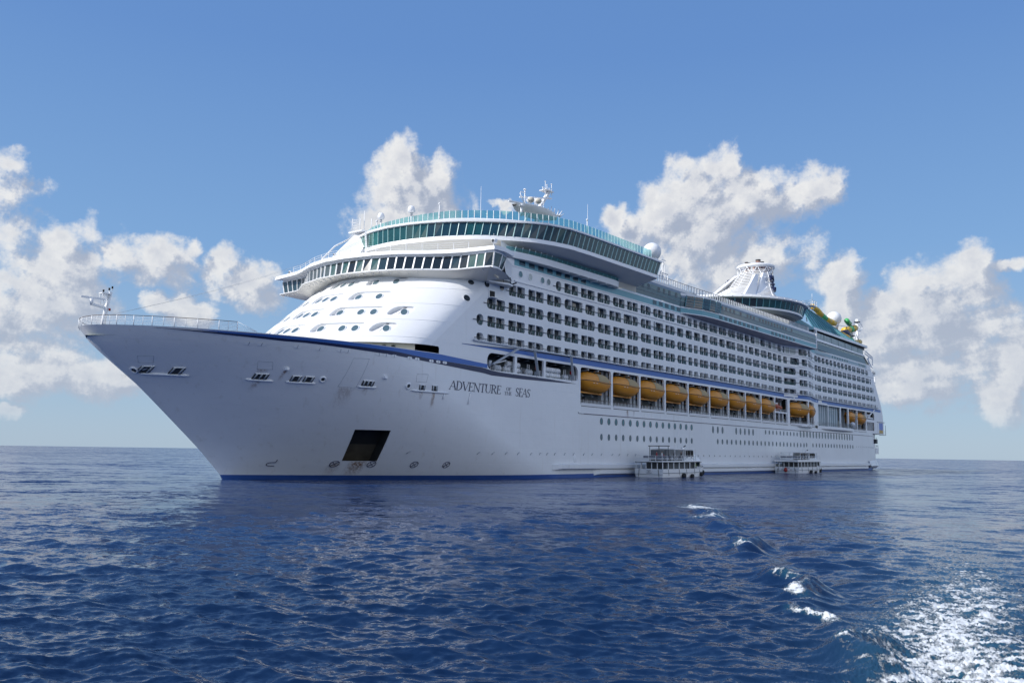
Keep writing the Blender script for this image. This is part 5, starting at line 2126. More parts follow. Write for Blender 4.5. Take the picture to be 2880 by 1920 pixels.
def build_lounge():
    root = empty('observation_lounge')
    root.parent = SHIP
    gb, gt, gs = sym(HALF_B), sym(HALF_T), sym(HALF_S)
    rng = random.Random(9)
    tg = [TEALGL, DARKTEAL, mat('lounge_glass_lit', (0.030, 0.16, 0.145), 0.05, spec=.8, noise=.6, nscale=.5)]  # last teal: lit interior put into a brighter base colour
    window_band(root, gb, gt, 38.45, 40.80, 96, lambda k: (tg[2] if k < 46 else (tg[0] if k < 54 else tg[1])) if rng.random() < .85 else tg[0], TEALP, 'lounge_window', mull=.11, mull_mat=mat('mullion_teal', (0.30, 0.50, 0.50), .4), skip=tuple(range(0, 24)))
    sh = MB()
    n = 110
    B0, T0, S0 = poly_at(gb, n), poly_at(gt, n), poly_at(gs, n)
    # white band under the glass, soffit curving in to the house
    low = offset_curve(poly_at(gb, n), -.15)
    inn = [(x + 3.2 * max(0., min(1., (58 - x) / 14)), (abs(y) - max(0, min(4.6, (x - 33) * .28))) * (1 if y > 0 else -1) if x > 33 else y) for x, y in B0]
    sh.strip([(x, y, 37.75) for x, y in low], [(x, y, 38.45) for x, y in B0], TRIM, True)
    sh.strip([(x, y, 36.6) for x, y in inn], [(x, y, 37.75) for x, y in low], SOFFIT, True)
    sh.strip([(x, y, 35.42) for x, y in inn], [(x, y, 36.6) for x, y in inn], CREAM, True)
    # eave and sloped roof edge
    ev = offset_curve(T0, -.35)
    sh.strip([(x, y, 40.80) for x, y in T0], [(x, y, 40.84) for x, y in ev], TRIM, True)
    sh.strip([(x, y, 40.84) for x, y in ev], [(x, y, 41.15) for x, y in ev], TRIM, True)
    sh.strip([(x, y, 41.15) for x, y in ev], rise(S0, 42.25, 41.42), TRIM, True)
    sh.strip(rise(S0, 42.25, 41.42), [(x + 4, y * .6, 42.0) for x, y in S0], DECK)
    # after end
    sh.quad((77.3, -24, 38.45), (77.3, 24, 38.45), (78, 24.4, 40.8), (78, -24.4, 40.8), DARKTEAL)
    sh.quad((77.5, -24.1, 37.75), (77.5, 24.1, 37.75), (77.3, 24, 38.45), (77.3, -24, 38.45), TRIM)
    sh.quad((77.3, -19.4, 36.6), (77.3, 19.4, 36.6), (77.5, 24.1, 37.75), (77.5, -24.1, 37.75), SOFFIT)
    sh.quad((78.2, -24.7, 40.8), (78.2, 24.7, 40.8), (77.5, 23.5, 41.42), (77.5, -23.5, 41.42), TRIM)
    # blank starboard after part of the glazing
    sh.strip([(x, y, 38.45) for x, y in poly_at(gb, 96)[:25]], [(x, y, 40.8) for x, y in poly_at(gt, 96)[:25]], DARKTEAL)
    sh.build('lounge_shell', root, sharp=40)
    # glass windscreen round the roof
    ws = MB()
    lo = rise(S0, 42.28, 41.45)
    hi = rise(S0, 43.45, 43.1)
    ws.strip(lo, hi, SCREEN)
    ws.build('windscreen', root)
    q = list(zip(lo, hi))
    far = MB()
    for k, (a, b) in enumerate(q):
        ps = MB() if k >= len(q) - 95 else far
        ps.beam(a, (b[0], b[1], b[2] + .02), .085, TRIM)
        if ps is not far:
            ps.build('windscreen_post', root)
    tag(far.build('windscreen_post', root), kind='stuff')
    # small maintenance gantry hanging at the after corner
    g = MB()
    for (a, b) in (((78.2, -23.6, 41.0), (80.4, -23.9, 41.6)), ((80.2, -23.8, 41.6), (80.0, -23.8, 38.0)), ((78.4, -23.8, 38.1), (81.6, -24.1, 38.0)), ((81.5, -24.1, 38.0), (81.5, -24.1, 39.2)), ((78.6, -23.8, 38.2), (80.3, -23.8, 41.4)),
                   ((79.2, -24.1, 39.2), (81.6, -24.1, 39.2)), ((79.2, -24.1, 38.0), (79.2, -24.1, 39.2)), ((80.6, -23.9, 41.6), (80.8, -23.9, 38.1)), ((79.4, -23.8, 41.9), (81.0, -23.9, 41.9))):
        g.beam(a, b, .13, TRIM)
    g.build('maintenance_gantry', root)
    # lower gallery glimpsed between bridge roof and lounge: teal glazing set back
    q = MB()
    pts = [(x + 2.9, y * .86) for x, y in poly_at(sym(HALF_B), 60) if abs(y) < 22 and x < 44]
    q.strip([(x, y, 35.0) for x, y in pts], [(x, y, 36.7) for x, y in pts], TEALP, True)
    for x, y in pts[::2]:
        q.beam((x - .1, y, 35.0), (x - .1, y, 36.7), .08, TRIM)
    q.build('gallery_glazing', root)


build_lounge()


# ---------------------------------------------------------------- promenade decks along the top of the port side
def build_promenade():
    # teal band with its square windows
    mb = MB()
    xs = [38.5 + (187 - 38.5) * k / 150 for k in range(151)]
    mb.strip([wall_pt(x, 33.97, .02) for x in xs], [wall_pt(x, 35.10, .02) for x in xs], TEALP)
    part(mb, 'teal_band')
    for x in [40.6, 43.2, 45.75, 48.33, 50.95, 53.55, 56.15, 58.7] + [84.9, 87.5, 90.1, 92.75, 95.3, 97.95, 100.5]:
        w = MB()
        w.quad(wall_pt(x - .78, 34.22, .05), wall_pt(x + .78, 34.22, .05), wall_pt(x + .78, 35.06, .05), wall_pt(x - .78, 35.06, .05), DARKTEAL)
        part(w, 'deck_window')
    xs = [190.9 + 2.41 * k for k in range(11)] + [227.8, 229.8, 231.8, 233.4]
    for x in xs:
        w = MB()
        w.quad(wall_pt(x - .62, 34.15, .05), wall_pt(x + .62, 34.15, .05), wall_pt(x + .62, 34.95, .05), wall_pt(x - .62, 34.95, .05), DARKTEAL)
        part(w, 'deck_window')
    mb = MB()
    mb.strip([wall_pt(x, 34.05, .02) for x in (183, 200, 215, 225, 236)], [wall_pt(x, 35.0, .02) for x in (183, 200, 215, 225, 236)], mat('pale_teal', (0.33, 0.45, 0.50), .5, noise=.08))
    part(mb, 'teal_band')
    # forward promenade: white fascia standing out from the side, glass rail, recessed wall
    ox = [36.4, 38, 41, 45, 50, 56, 62, 67, 68.6, 69.4, 69.9]
    oy = [19.4, 19.9, 20.5, 20.85, 21.0, 21.0, 21.0, 21.0, 20.75, 20.2, 19.35]
    f = MB()
    up = [(x, -y, 36.02) for x, y in zip(ox, oy)]
    lo = [(x, -y + .12, 35.0 - (0 if x < 66 else 0)) for x, y in zip(ox, oy)]
    f.strip(lo, up, TRIM, True)
    f.strip([(x, -B - .03, 34.98) for x in ox], lo, SOFFIT)
    f.strip(up, [(x, -18.3, 36.02) for x in ox], DECK)
    for x in (52, 55, 58, 61, 64, 67):
        f.beam((x, -B, 34.85), (x, -20.85, 34.95), .14, TRIM, .2)
    part(f, 'promenade_fascia')
    g = MB()
    g.strip([(x, -y + .12, 36.02) for x, y in zip(ox, oy)], [(x, -y + .12, 36.62) for x, y in zip(ox, oy)], SCREEN)
    g.tube([(x, -y + .12, 36.64) for x, y in zip(ox, oy)], .035, TEALP, 5)
    part(g, 'promenade_screen')
    x = 38.2
    while x < 69:
        h = MB()
        y = interp(x, ox, oy) - .12
        h.beam((x - .12, -y + .1, 36.0), (x + .15, -y + .05, 36.95 if x < 48 else 36.62), .09, TRIM)
        part(h, 'screen_post')
        x += 1.45
    w = MB()
    w.strip([(x, -18.25, 35.42) for x in (36.3, 50, 60, 71)], [(x, -18.25, 37.9) for x in (36.3, 50, 60, 71)], TRIM)
    part(w, 'promenade_wall')
    for x in (41.5, 43.0, 47.5, 52.3, 58.2, 61.8):
        d = MB()
        d.add([(x + .5 * math.cos(t), -18.29, 36.75 + .75 * math.sin(t)) for t in [2 * math.pi * k / 14 for k in range(14)]], [list(range(14))], DARKGL)
        part(d, 'promenade_porthole')
    for x in (66.5, 67.6, 68.7):
        d = MB()
        d.box(x - .4, x + .4, -18.3, -18.26, 36.3, 37.5, DARKGL)
        part(d, 'promenade_window')
    # glazed sides from the promenade's end to the pod, lower dark panes and upper lights
    gz = MB()
    xs = [70.3 + (104 - 70.3) * k / 20 for k in range(21)]
    gz.strip([wall_pt(x, 35.46, .0) for x in xs], [wall_pt(x, 37.25, .03) for x in xs], mat('promenade_glass', (0.045, 0.10, 0.115), .10, spec=.7, noise=.35, nscale=.35))
    gz.strip([wall_pt(x, 37.25, .03) for x in xs], [wall_pt(x, 38.15, .03) for x in xs], mat('promenade_glass_pale', (0.12, 0.20, 0.20), .12, spec=.6, noise=.3, nscale=.3))
    gz.strip([wall_pt(x, 38.15, .03) for x in xs], [wall_pt(x, 38.62, .05) for x in xs], mat('slate_band', (0.16, 0.24, 0.34), .4, noise=.1))
    gz.strip([wall_pt(x, 38.62, .06) for x in xs], [wall_pt(x, 39.2, .12) for x in xs], TRIM)
    gz.strip([wall_pt(x, 39.2, .12) for x in xs], [(x, -15, 39.2) for x in xs], DECK)
    for z in (36.35, 37.25):
        gz.tube([wall_pt(x, z, .06) for x in xs], .03, GREYM, 4)
    part(gz, 'promenade_glazing')
    for k, x in enumerate((73.2, 75.5, 77.8, 80.1, 82.5, 86.7, 89.0, 91.3, 94.3, 96.8)):
        d = MB()
        d.quad(wall_pt(x - .42, 37.0, .07), wall_pt(x + .42, 37.0, .07), wall_pt(x + .42, 38.02, .07), wall_pt(x - .42, 38.02, .07), DARKGL)
        part(d, 'promenade_window')


build_promenade()


def build_pod():
    """the long bay that juts from the side amidships"""
    root = empty('side_pod')
    root.parent = SHIP
    #  x, outer edge, height of soffit's root on the wall
    X = [96.3, 99, 102.5, 107, 112, 130, 152, 166, 173.0, 174.6]
    Y = [19.35, 20.3, 21.4, 21.9, 22.0, 22.0, 22.0, 22.0, 22.0, 21.2]
    Zr = [34.25, 33.95, 33.72, 33.62, 33.55, 33.5, 33.42, 34.0, 34.15, 34.2]
    xs = [96.3 + (174.6 - 96.3) * k / 90 for k in range(91)]
    ys = [-interp(x, X, Y) for x in xs]
    b = MB()
    root_pts = []
    for x in xs:
        p = wall_pt(x, interp(x, X, Zr), .01)
        root_pts.append(p)
    E = lambda z, d=0.0: [(x, y + d, z) for x, y in zip(xs, ys)]
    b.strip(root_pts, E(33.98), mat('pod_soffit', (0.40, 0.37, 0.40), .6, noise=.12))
    b.strip(E(33.98), E(34.16), TRIM)
    b.strip(E(34.16), E(35.14, .0), TEALP)
    b.strip(E(35.14, -.04), E(35.42, -.04), TRIM)
    b.strip(E(35.42), E(36.55, .05), mat('promenade_glass', (0.045, 0.10, 0.115)))
    b.strip(E(36.55, .05), E(37.42, .08), mat('promenade_glass_pale', (0.12, 0.20, 0.20)))
    b.strip(E(37.42, .06), E(37.82, .06), MATS['slate_band'])
    b.strip(E(37.82, .04), E(38.35, .0), TRIM)
    b.strip(E(38.35), [(x, -14, 38.5) for x in xs], DECK)
    b.tube(E(36.5, .0), .05, GREYM, 4)
    b.quad((174.6, -17.9, 33.98), (174.6, -21.2, 33.98), (174.6, -21.2, 38.35), (174.6, -17.9, 38.35), WHITE)
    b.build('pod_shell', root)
    # dark lights in the teal band and in the upper glazing
    for grp in ([110.6 + 2.55 * k for k in range(9)], [141.0 + 2.45 * k for k in range(7)]):
        for x in grp:
            w = MB()
            w.quad((x - .75, -22.05, 34.3), (x + .75, -22.05, 34.3), (x + .75, -22.05, 35.04), (x - .75, -22.05, 35.04), DARKTEAL)
            w.build('pod_window', root)
    for x in (111.5, 113.6, 115.8, 117.9, 121.6, 125.6, 127.5, 129.5, 133, 135, 136.9, 138.6, 140.6, 142.6, 144.5, 146.5, 148.5, 150.5, 154.5):
        w = MB()
        w.quad((x - .42, -22.0, 36.62), (x + .42, -22.0, 36.62), (x + .42, -21.98, 37.38), (x - .42, -21.98, 37.38), mat('pod_light', (0.10, 0.075, 0.065), .2, noise=.4, nscale=.3))
        w.build('pod_window', root)
    # sloping glazed corner at its forward end
    c = MB()
    P = [(97.2, -19.9), (99.5, -20.7), (102.0, -21.5), (104.6, -21.95), (107.0, -22.2), (109.5, -22.2)]
    for (p, q) in zip(P, P[1:]):
        for k in range(4):
            z0, z1 = 35.46 + .62 * k, 35.46 + .62 * (k + 1) - .06
            o0, o1 = -.02 + .16 * k, -.02 + .16 * (k + 1)
            c.quad((p[0] + .05 + o0, p[1] - .06, z0), (q[0] - .05 + o0, q[1] - .06, z0), (q[0] - .05 + o1, q[1] - .06, z1), (p[0] + .05 + o1, p[1] - .06, z1), DARKTEAL)
    for p in P:
        c.beam((p[0], p[1] - .08, 35.4), (p[0] + .7, p[1] - .08, 38.0), .10, TEALP)
    for z in (36.05, 36.67, 37.29):
        c.tube([(p[0] + .15, p[1] - .09, z) for p in P], .04, TEALP, 4)
    c.build('pod_corner_glazing', root)


build_pod()


def build_top_rails():
    """slanting white stanchions of the rail along the pool deck"""
    mb = MB()
    st = []
    X = [79, 90, 100, 104, 108, 114, 168, 172]
    Y = [19.0, 19.1, 19.3, 20.0, 20.9, 21.4, 21.4, 20.5]
    Zb = [39.25, 39.25, 39.15, 38.9, 38.6, 38.42, 38.42, 38.45]
    x = 79.5
    while x < 171.5:
        y = -interp(x, X, Y)
        z = interp(x, X, Zb)
        st.append((x, y, z))
        mb.beam((x + .12, y + .10, z), (x - .18, y - .12, z + 1.2), .16, TRIM, .30)
        x += .98
    part(mb, 'pool_deck_stanchion')
    rl = MB()
    rl.tube([(x - .18, y - .12, z + 1.24) for x, y, z in st], .055, RAIL, 5)
    for h in (.3, .6, .9):
        rl.tube([(x - .1, y, z + h) for x, y, z in st], .022, TRIM, 4)
    part(rl, 'pool_deck_rail')


build_top_rails()


# ---------------------------------------------------------------- funnel and the round lounge beneath it
def ell(cx, a, b, t):
    return (cx + a * math.cos(t), b * math.sin(t))


def build_funnel():
    root = empty('funnel')
    root.parent = SHIP
    cx = 163.0
    th = [R(180 - 100 + 200 * k / 80) for k in range(81)]        # from starboard round the front to port
    th = [math.pi + R(-112 + 224 * k / 80) for k in range(81)]

    def ring(a, b, z, c=cx):
        return [(*ell(c, a, b, t), z) for t in th]
    sh = MB()
    sh.strip(ring(15, 13, 38.4), ring(18, 15.5, 40.4), SOFFIT, True)
    sh.strip(ring(18, 15.5, 40.4), ring(22.3, 19.8, 42.4), SOFFIT, True)
    sh.strip(ring(22.3, 19.8, 42.4), ring(22.9, 20.4, 42.5), TRIM, True)
    sh.strip(ring(22.9, 20.4, 42.5), ring(22.9, 20.4, 43.0), TRIM, True)
    sh.strip(ring(23.2, 21.0, 45.15), ring(24.6, 22.0, 45.3), TRIM, True)
    sh.strip(ring(24.6, 22.0, 45.3), ring(24.4, 21.8, 45.95), TRIM, True)
    sh.strip(ring(24.4, 21.8, 45.95), ring(20, 17.5, 46.7), TRIM, True)
    sh.strip(ring(20, 17.5, 46.7), ring(9, 8, 47.6), TRIM, True)
    p, q = ell(cx, 22.9, 20.4, th[-1]), ell(cx, 23.2, 21.0, th[-1])
    for s in (0, -1):
        sh.quad((*ell(cx, 22.9, 20.4, th[s]), 42.5), (190, 0, 42.5), (190, 0, 46), (*ell(cx, 24.4, 21.8, th[s]), 46), DARKTEAL)
    sh.build('round_lounge_shell', root, sharp=40)
    lb = [ell(cx, 22.9, 20.4, t) for t in th]
    lt = [ell(cx, 23.2, 21.0, t) for t in th]
    rng = random.Random(3)
    window_band(root, lb, lt, 43.0, 45.15, 44, lambda k: rng.choice([DARKGL, DARKTEAL, DARKTEAL, TEALGL]), TEALP, 'round_lounge_window', mull=.16, skip=tuple(range(0, 8)))
    lv = MB()
    for k in range(9):
        z = 38.9 + .34 * k
        f = (z - 38.4) / 4.0
        a, b = 15.2 + 7.2 * f, 13.2 + 6.7 * f
        pts = [(*ell(cx, a + .3, b + .3, t), z) for t in th if R(205) < t % (2 * math.pi) < R(300)]
        lv.tube(pts, .07, DGREY, 4)
    lv.build('ventilation_louvre', root)
    for k in range(22):
        t = math.pi + R(-20 + 132 * k / 21)
        l = MB()
        l.sphere((*ell(cx, 24.75, 22.2, t), 45.45), .16, TRIM, 8, 5)
        l.build('eave_lamp', root)
    # ribbed cowl, raked aft
    cw = MB()
    N = 21
    CZ, CR, CC = [47.4, 51, 54.2, 57.9, 59.8], [15.5, 11.0, 8.0, 6.3, 5.2], [172, 177.5, 181.7, 184, 184.8]
    prev = None
    for i in range(N):
        z = 47.4 + 12.2 * i / (N - 1)
        c, r = interp(z, CZ, CC), interp(z, CZ, CR)
        ts = [R(100 + 150 * k / 40) for k in range(41)]
        cw.tube([(c + r * math.cos(t), r * .98 * math.sin(t), z) for t in ts], .15, TRIM, 5)
        inn = [(c + .7 + (r - .7) * math.cos(t), (r - .7) * .98 * math.sin(t), z) for t in ts]
        if prev:
            cw.strip(prev, inn, mat('cowl_inner', (0.40, 0.39, 0.37), .7), True)
        prev = inn
    for k in range(7):
        t = R(105 + 23 * k)
        pts = [(interp(z, CZ, CC) + interp(z, CZ, CR) * math.cos(t), interp(z, CZ, CR) * math.sin(t), z) for z in (47.4, 51, 54.2, 57.9, 59.6)]
        cw.tube(pts, .13, TRIM, 5)
    cw.build('funnel_cowl', root)
    # side fins
    for s in (-1, 1):
        fin = MB()
        for P in ([(174.0, 4.5, 57.5), (156.5, 8.2, 48.0), (164.5, 8.2, 48.3), (176.4, 4.5, 57.8)] if s < 0 else None, [(179.8, 4.6, 58.9), (164.0, 8.4, 48.5), (176.0, 8.4, 50.2), (177.4, 8.0, 52.6), (184.1, 4.6, 59.4)]):
            if P is None:
                continue
            P = [Vector((p[0], s * p[1], p[2])) for p in P]
            Q = [p + Vector((.5, -s * .9, 0)) for p in P]
            n = len(P)
            fin.add(P + Q, [list(range(n)), list(range(2 * n - 1, n - 1, -1))] + [(k, n + k, n + (k + 1) % n, (k + 1) % n) for k in range(n)], TRIM)
        fin.build('funnel_fin', root)
        em = MB()
        # the line's emblem in dark open metalwork, seen nearly edge on: crown over an anchor
        def ep(u, v):
            # u across, v up the emblem, hung off the after edge of the fin
            return (177.6 + 1.1 * u + 2.9 * v, s * (8.6 - 1.9 * v), 52.3 + 5.4 * v + .15 * u)
        pts = [(-1.1, 1.0), (-.5, .80), (0, 1.04), (.5, .80), (1.2, .98), (1.0, .68), (0, .62), (-1.0, .70)]
        for A, Cc in zip(pts, pts[1:] + pts[:1]):
            em.beam(ep(*A), ep(*Cc), .42, NAVY, .5)
        em.beam(ep(0, .62), ep(0, .02), .5, NAVY, .5)
        em.beam(ep(-1.0, .48), ep(1.1, .46), .4, NAVY, .5)
        arc = [(1.35 * math.cos(R(q)), .30 + .30 * math.sin(R(q))) for q in range(190, 351, 16)]
        for A, Cc in zip(arc, arc[1:]):
            em.beam(ep(*A), ep(*Cc), .5, NAVY, .5)
        for u, v in ((-.9, .85), (-.9, .5), (-1.0, .2)):
            q = ep(u, v)
            em.beam(q, (q[0] - 2.0, q[1] - s * .9, q[2] + .2), .25, TRIM)
        em.build('emblem', root)
    # crown ring and exhausts
    rg = MB()
    c = (185.0, 0, 0)
    rg.lathe([(5.2, 61.1), (5.7, 61.35), (5.75, 62.0), (5.4, 62.25), (4.6, 61.8), (4.7, 61.3), (5.2, 61.1)], c, TRIM, 40)
    rg.tube([(185 + 5.2 * math.cos(t), 5.2 * math.sin(t), 60.2) for t in [2 * math.pi * k / 30 for k in range(31)]], .15, TRIM, 5, cap=False)
    for k in range(11):
        t = 2 * math.pi * k / 11 + .2
        for d in (.28, -.3):
            rg.beam((185 + 5.5 * math.cos(t), 5.5 * math.sin(t), 61.3), (184.4 + 5.2 * math.cos(t + d), 5.2 * math.sin(t + d), 58.6), .20, TRIM)
    rg.build('crown_ring', root)
    for (x, y, r, h) in ((181.4, 1.4, .50, 62.7), (182.4, -.6, .42, 62.3), (184.2, -1.2, .75, 63.7), (185.6, -2.0, .5, 63.2), (187.0, -2.0, .55, 63.0), (188.6, -2.4, .5, 62.7), (185.2, 2.4, .7, 63.3)):
        e = MB()
        e.tube([(x, y, 56.5), (x, y, h)], r, COPPER, 12)
        e.tube([(x, y, h), (x, y, h + .35)], r * 1.04, DGREY, 12)
        e.build('exhaust_pipe', root)


build_funnel()


# ---------------------------------------------------------------- radar mast forward
def build_mast():
    root = empty('radar_mast', (0, 0, 53.2))
    root.parent = SHIP
    root.scale = (1, 1, .80)
    h = MB(dz=-53.2)
    # canoe shaped platform on legs
    n = 22
    xs = [63.2 + 14.6 * k / n for k in range(n + 1)]
    V = []
    for x in xs:
        f = (x - 63.2) / 14.6
        w = 2.7 * math.sin(math.pi * min(1, max(.02, f)) ** .8) ** .7
        top = 53.2 + .55 * f
        d = 2.2 * math.sin(math.pi * (.06 + .88 * f)) ** .8 + .15
        V.append([(x, w * math.cos(a), top - d * .9 * max(0, math.sin(a)) if math.sin(a) > 0 else top) for a in [R(180 * k / 10) for k in range(11)]])
    for a, b in zip(V, V[1:]):
        h.strip(a, b, TRIM, True)
    h.strip([v[0] for v in V], [v[-1] for v in V], TRIM)
    h.build('mast_platform', root)
    lg = MB(dz=-53.2)
    for (a, b) in (((62.0, -1.5, 43), (66.5, -1, 51.6)), ((66.0, 1.5, 43), (68.5, 1, 51.4)), ((72, -1.5, 43), (69.5, -1, 51.4)), ((73.5, 1.5, 43), (71.5, 1, 51.6)), ((62.5, -1.5, 47.0), (71.5, -1.5, 47.4))):
        lg.beam(a, b, .3, TRIM)
    lg.build('mast_leg', root)
    pl = MB(dz=-53.2)
    pl.beam((70.4, -.3, 53.5), (74.6, -.3, 59.9), .75, TRIM, .55)
    pl.beam((71.2, .3, 53.5), (75.0, .3, 59.5), .35, TRIM, .35)
    for k in range(9):
        f = k / 8
        pl.beam((70.2 + 4.2 * f, -.72, 53.7 + 6.0 * f), (70.2 + 4.2 * f, -.72, 53.9 + 6.0 * f), .25, GREYM)
    pl.build('raked_pole', root)
    tp = MB(dz=-53.2)
    tp.box(72.6, 75.4, -.9, .9, 59.6, 59.8, TRIM)
    for (x, y, a, b) in ((72.7, -.6, 56.6, 61.8), (74.4, .2, 59.8, 61.6), (75.2, -.4, 58.9, 61.9), (73.6, .7, 59.8, 60.8), (75.5, .4, 59.7, 61.0)):
        tp.tube([(x, y, a), (x, y, b)], .075, TRIM, 5)
        tp.sphere((x, y, b), .17, TRIM, 8, 5)
    tp.beam((71.9, -.5, 59.9), (75.0, -.2, 60.1), .14, TRIM)
    tp.beam((72.2, -.4, 59.7), (74.6, -.2, 57.9), .12, TRIM)
    tp.build('masthead', root)
    for (c, a, b, st) in (((69.6, -.4, 54.0), (66.3, 1.2, 56.1), (73.0, -2.0, 57.0), 56.3), ((62.8, -2.0, 49.5), (60.0, -1.0, 52.7), (66.5, -3.2, 52.9), 52.5)):
        r = MB(dz=-53.2)
        r.tube([c, (c[0], c[1], st - .6)], .22, TRIM, 8)
        r.tube([(c[0], c[1], st - .7), (c[0], c[1], st)], .40, TRIM, 10)
        r.beam(a, b, .28, TRIM, .34)
        r.build('radar_scanner', root)
    for (x, y, z) in ((65.3, -2.3, 54.2), (67.5, -2.5, 54.5)):
        d = MB(dz=-53.2)
        d.tube([(x - .3, y - .4, z), (x + .15, y + .25, z)], .75, TRIM, 16)
        d.tube([(x - .34, y - .46, z), (x - .29, y - .39, z)], .62, CREAM, 16)
        d.build('loudhailer', root)
    p = MB(dz=-53.2)
    p.tube([(65.5, -.8, 53.6), (65.4, -.8, 57.1)], .13, TRIM, 6)
    p.sphere((65.4, -.8, 57.3), .3, TRIM, 8, 6)
    p.tube([(63.9, -1.8, 53.2), (62.8, -1.6, 55.4), (63.4, -1.4, 56.0), (65.4, -.9, 56.4)], .10, TRIM, 6)
    p.build('platform_post', root)
    a = MB(dz=-53.2)
    for (x, hgt, lean) in ((73.0, 1.3, .2), (74.0, 1.9, .3), (75.2, 1.7, .3), (76.4, 1.9, .5), (76.9, 1.9, 1.3), (77.2, 1.2, 1.6)):
        a.tube([(x, -1.1, 53.6), (x + lean * .5, -1.1, 53.6 + hgt * .5), (x + lean, -1.1, 53.6 + hgt)], [.22, .10, .07], TRIM, 6)
    a.build('whip_aerial', root)
    rl = MB(dz=-53.2)
    for z in (54.4, 55.0):
        rl.tube([(68.0, -2.2, z), (70.0, -2.4, z + .05)], .04, TRIM, 4)
    for x in (68.1, 68.9, 69.8):
        rl.beam((x, -2.3, 53.6), (x, -2.3, 55.2), .05, TRIM)
    rl.build('platform_rail', root)


build_mast()


def build_roof_gear():
    # satellite domes and whip aerials
    def dome(name, c, r, stem):
        o = MB()
        o.lathe([(.02, r * 1.02), (r * .55, r * .88), (r * .86, r * .5), (r, 0), (r * .98, -r * .45), (r * .80, -r * .85), (r * .3, -r * 1.0)], c, TRIM, 20)
        o.tube([(c[0], c[1], c[2] - r), (c[0], c[1], c[2] - r - .45)], r * .35, GREYM, 8)
        o.tube([(c[0], c[1], c[2] - r - .4), (c[0], c[1], stem)], .10, TRIM, 6)
        part(o, name)
    dome('satellite_dome', (32.0, 5.0, 44.35), .60, 42.0)
    dome('satellite_dome', (32.2, -2.1, 44.45), .62, 42.0)
    for (c, r) in (((94.0, -13.8, 47.5), 1.98), ((243.5, -5.0, 53.1), 2.55)):
        o = MB()
        o.sphere(c, r, TRIM, 36, 22)
        o.tube([(c[0], c[1], c[2] - r * .80), (c[0], c[1], c[2] - r * 1.0)], r * .66, TRIM, 24)
        o.tube([(c[0], c[1], c[2] - r * .95), (c[0], c[1], c[2] - r * 1.35), (c[0], c[1], c[2] - r * 3.0)], [r * .62, r * .5, r * .35], GREYM, 20)
        part(o, 'radome')
    for (x, y, z0, z1) in ((41.5, -9.5, 43, 49.5), (62.0, -18.0, 42.5, 49.8)):
        o = MB()
        o.tube([(x, y, z0), (x, y, z0 + 2.0), (x, y, z1)], [.09, .05, .025], TRIM, 5)
        part(o, 'whip_aerial')
    for (x, y, h) in ((34.0, 8.2, .9), (33.3, -7.5, 1.3), (43.0, -9.7, 1.4), (56.0, -21.8, 1.4)):
        o = MB()
        o.tube([(x, y, 42.3), (x, y, 43.4 + h)], .08, TRIM, 6)
        o.sphere((x, y, 43.5 + h), .2, TRIM, 8, 6)
        part(o, 'roof_lamp')
    # slanted mast pylon to starboard of the lounge, with its arch and ladder
    o = MB(dy=-3.6, dx=.6)
    P = [Vector(q) for q in ((23.4, 13.6, 34.6), (26.0, 9.3, 34.6), (31.6, 11.2, 41.6), (30.2, 13.2, 41.8))]
    Q = [p + Vector((1.2, 1.0, 0)) for p in P]
    o.add(P + Q, ((0, 1, 2, 3), (7, 6, 5, 4), (0, 4, 5, 1), (1, 5, 6, 2), (2, 6, 7, 3), (3, 7, 4, 0)), TRIM)
    o.tube([(24.3, 14.2, 34.7), (27.2, 14.0, 38.0), (30.3, 13.4, 41.4)], .36, TRIM, 8)
    o.tube([(25.5, 16.4, 34.8), (26.2, 17.3, 37.0), (28.0, 16.4, 39.4), (30.2, 14.2, 41.2)], .16, TRIM, 6)
    o.box(29.4, 32.6, 11.2, 14.6, 41.75, 41.95, TRIM)
    for (x, y, h) in ((30.0, 14.3, 2.5), (30.6, 13.0, 2.7), (31.2, 12.6, 4.0), (32.0, 11.6, 2.6)):
        o.tube([(x, y, 41.9), (x, y, 41.9 + h)], .07, TRIM, 5)
    for k in range(5):
        o.tube([(30.0, 14.3, 42.2 + .5 * k), (30.6, 13.0, 42.2 + .5 * k)], .04, TRIM, 4)
    part(o, 'mast_pylon')
    o = MB(dy=-3.6, dx=.6)
    a, b = Vector((28.6, 9.3, 41.0)), Vector((28.2, 8.3, 35.9))
    s = Vector((.28, .42, 0))
    o.beam(a - s, b - s, .10, TRIM)
    o.beam(a + s, b + s, .10, TRIM)
    for k in range(13):
        p = a.lerp(b, k / 12)
        o.beam(p - s, p + s, .08, TRIM)
    part(o, 'ladder')
    # observation platform aft of the funnel
    o = MB()
    o.box(196, 200, -13.5, -9.5, 50.4, 50.6, TRIM)
    for z in (51.0, 51.5, 52.0):
        for a, b in (((196, -13.5), (200, -13.5)), ((196, -13.5), (196, -9.5)), ((200, -13.5), (200, -9.5))):
            o.tube([(a[0], a[1], z), (b[0], b[1], z)], .06, TRIM, 4)
    for x, y in ((196, -13.5), (198, -13.5), (200, -13.5), (196, -9.5), (200, -9.5)):
        o.beam((x, y, 50.4), (x, y, 52.1), .10, TRIM)
    for a, b in (((196.2, -13, 50.4), (198.5, -11, 47.5)), ((199.8, -13, 50.4), (198.5, -11, 47.5)), ((199.5, -10, 50.4), (199.5, -10.5, 46))):
        o.beam(a, b, .25, TRIM)
    o.tube([(195.9, -13.5, 52), (195.9, -13.5, 54.0)], .06, TRIM, 5)
    part(o, 'lookout_platform')


build_roof_gear()


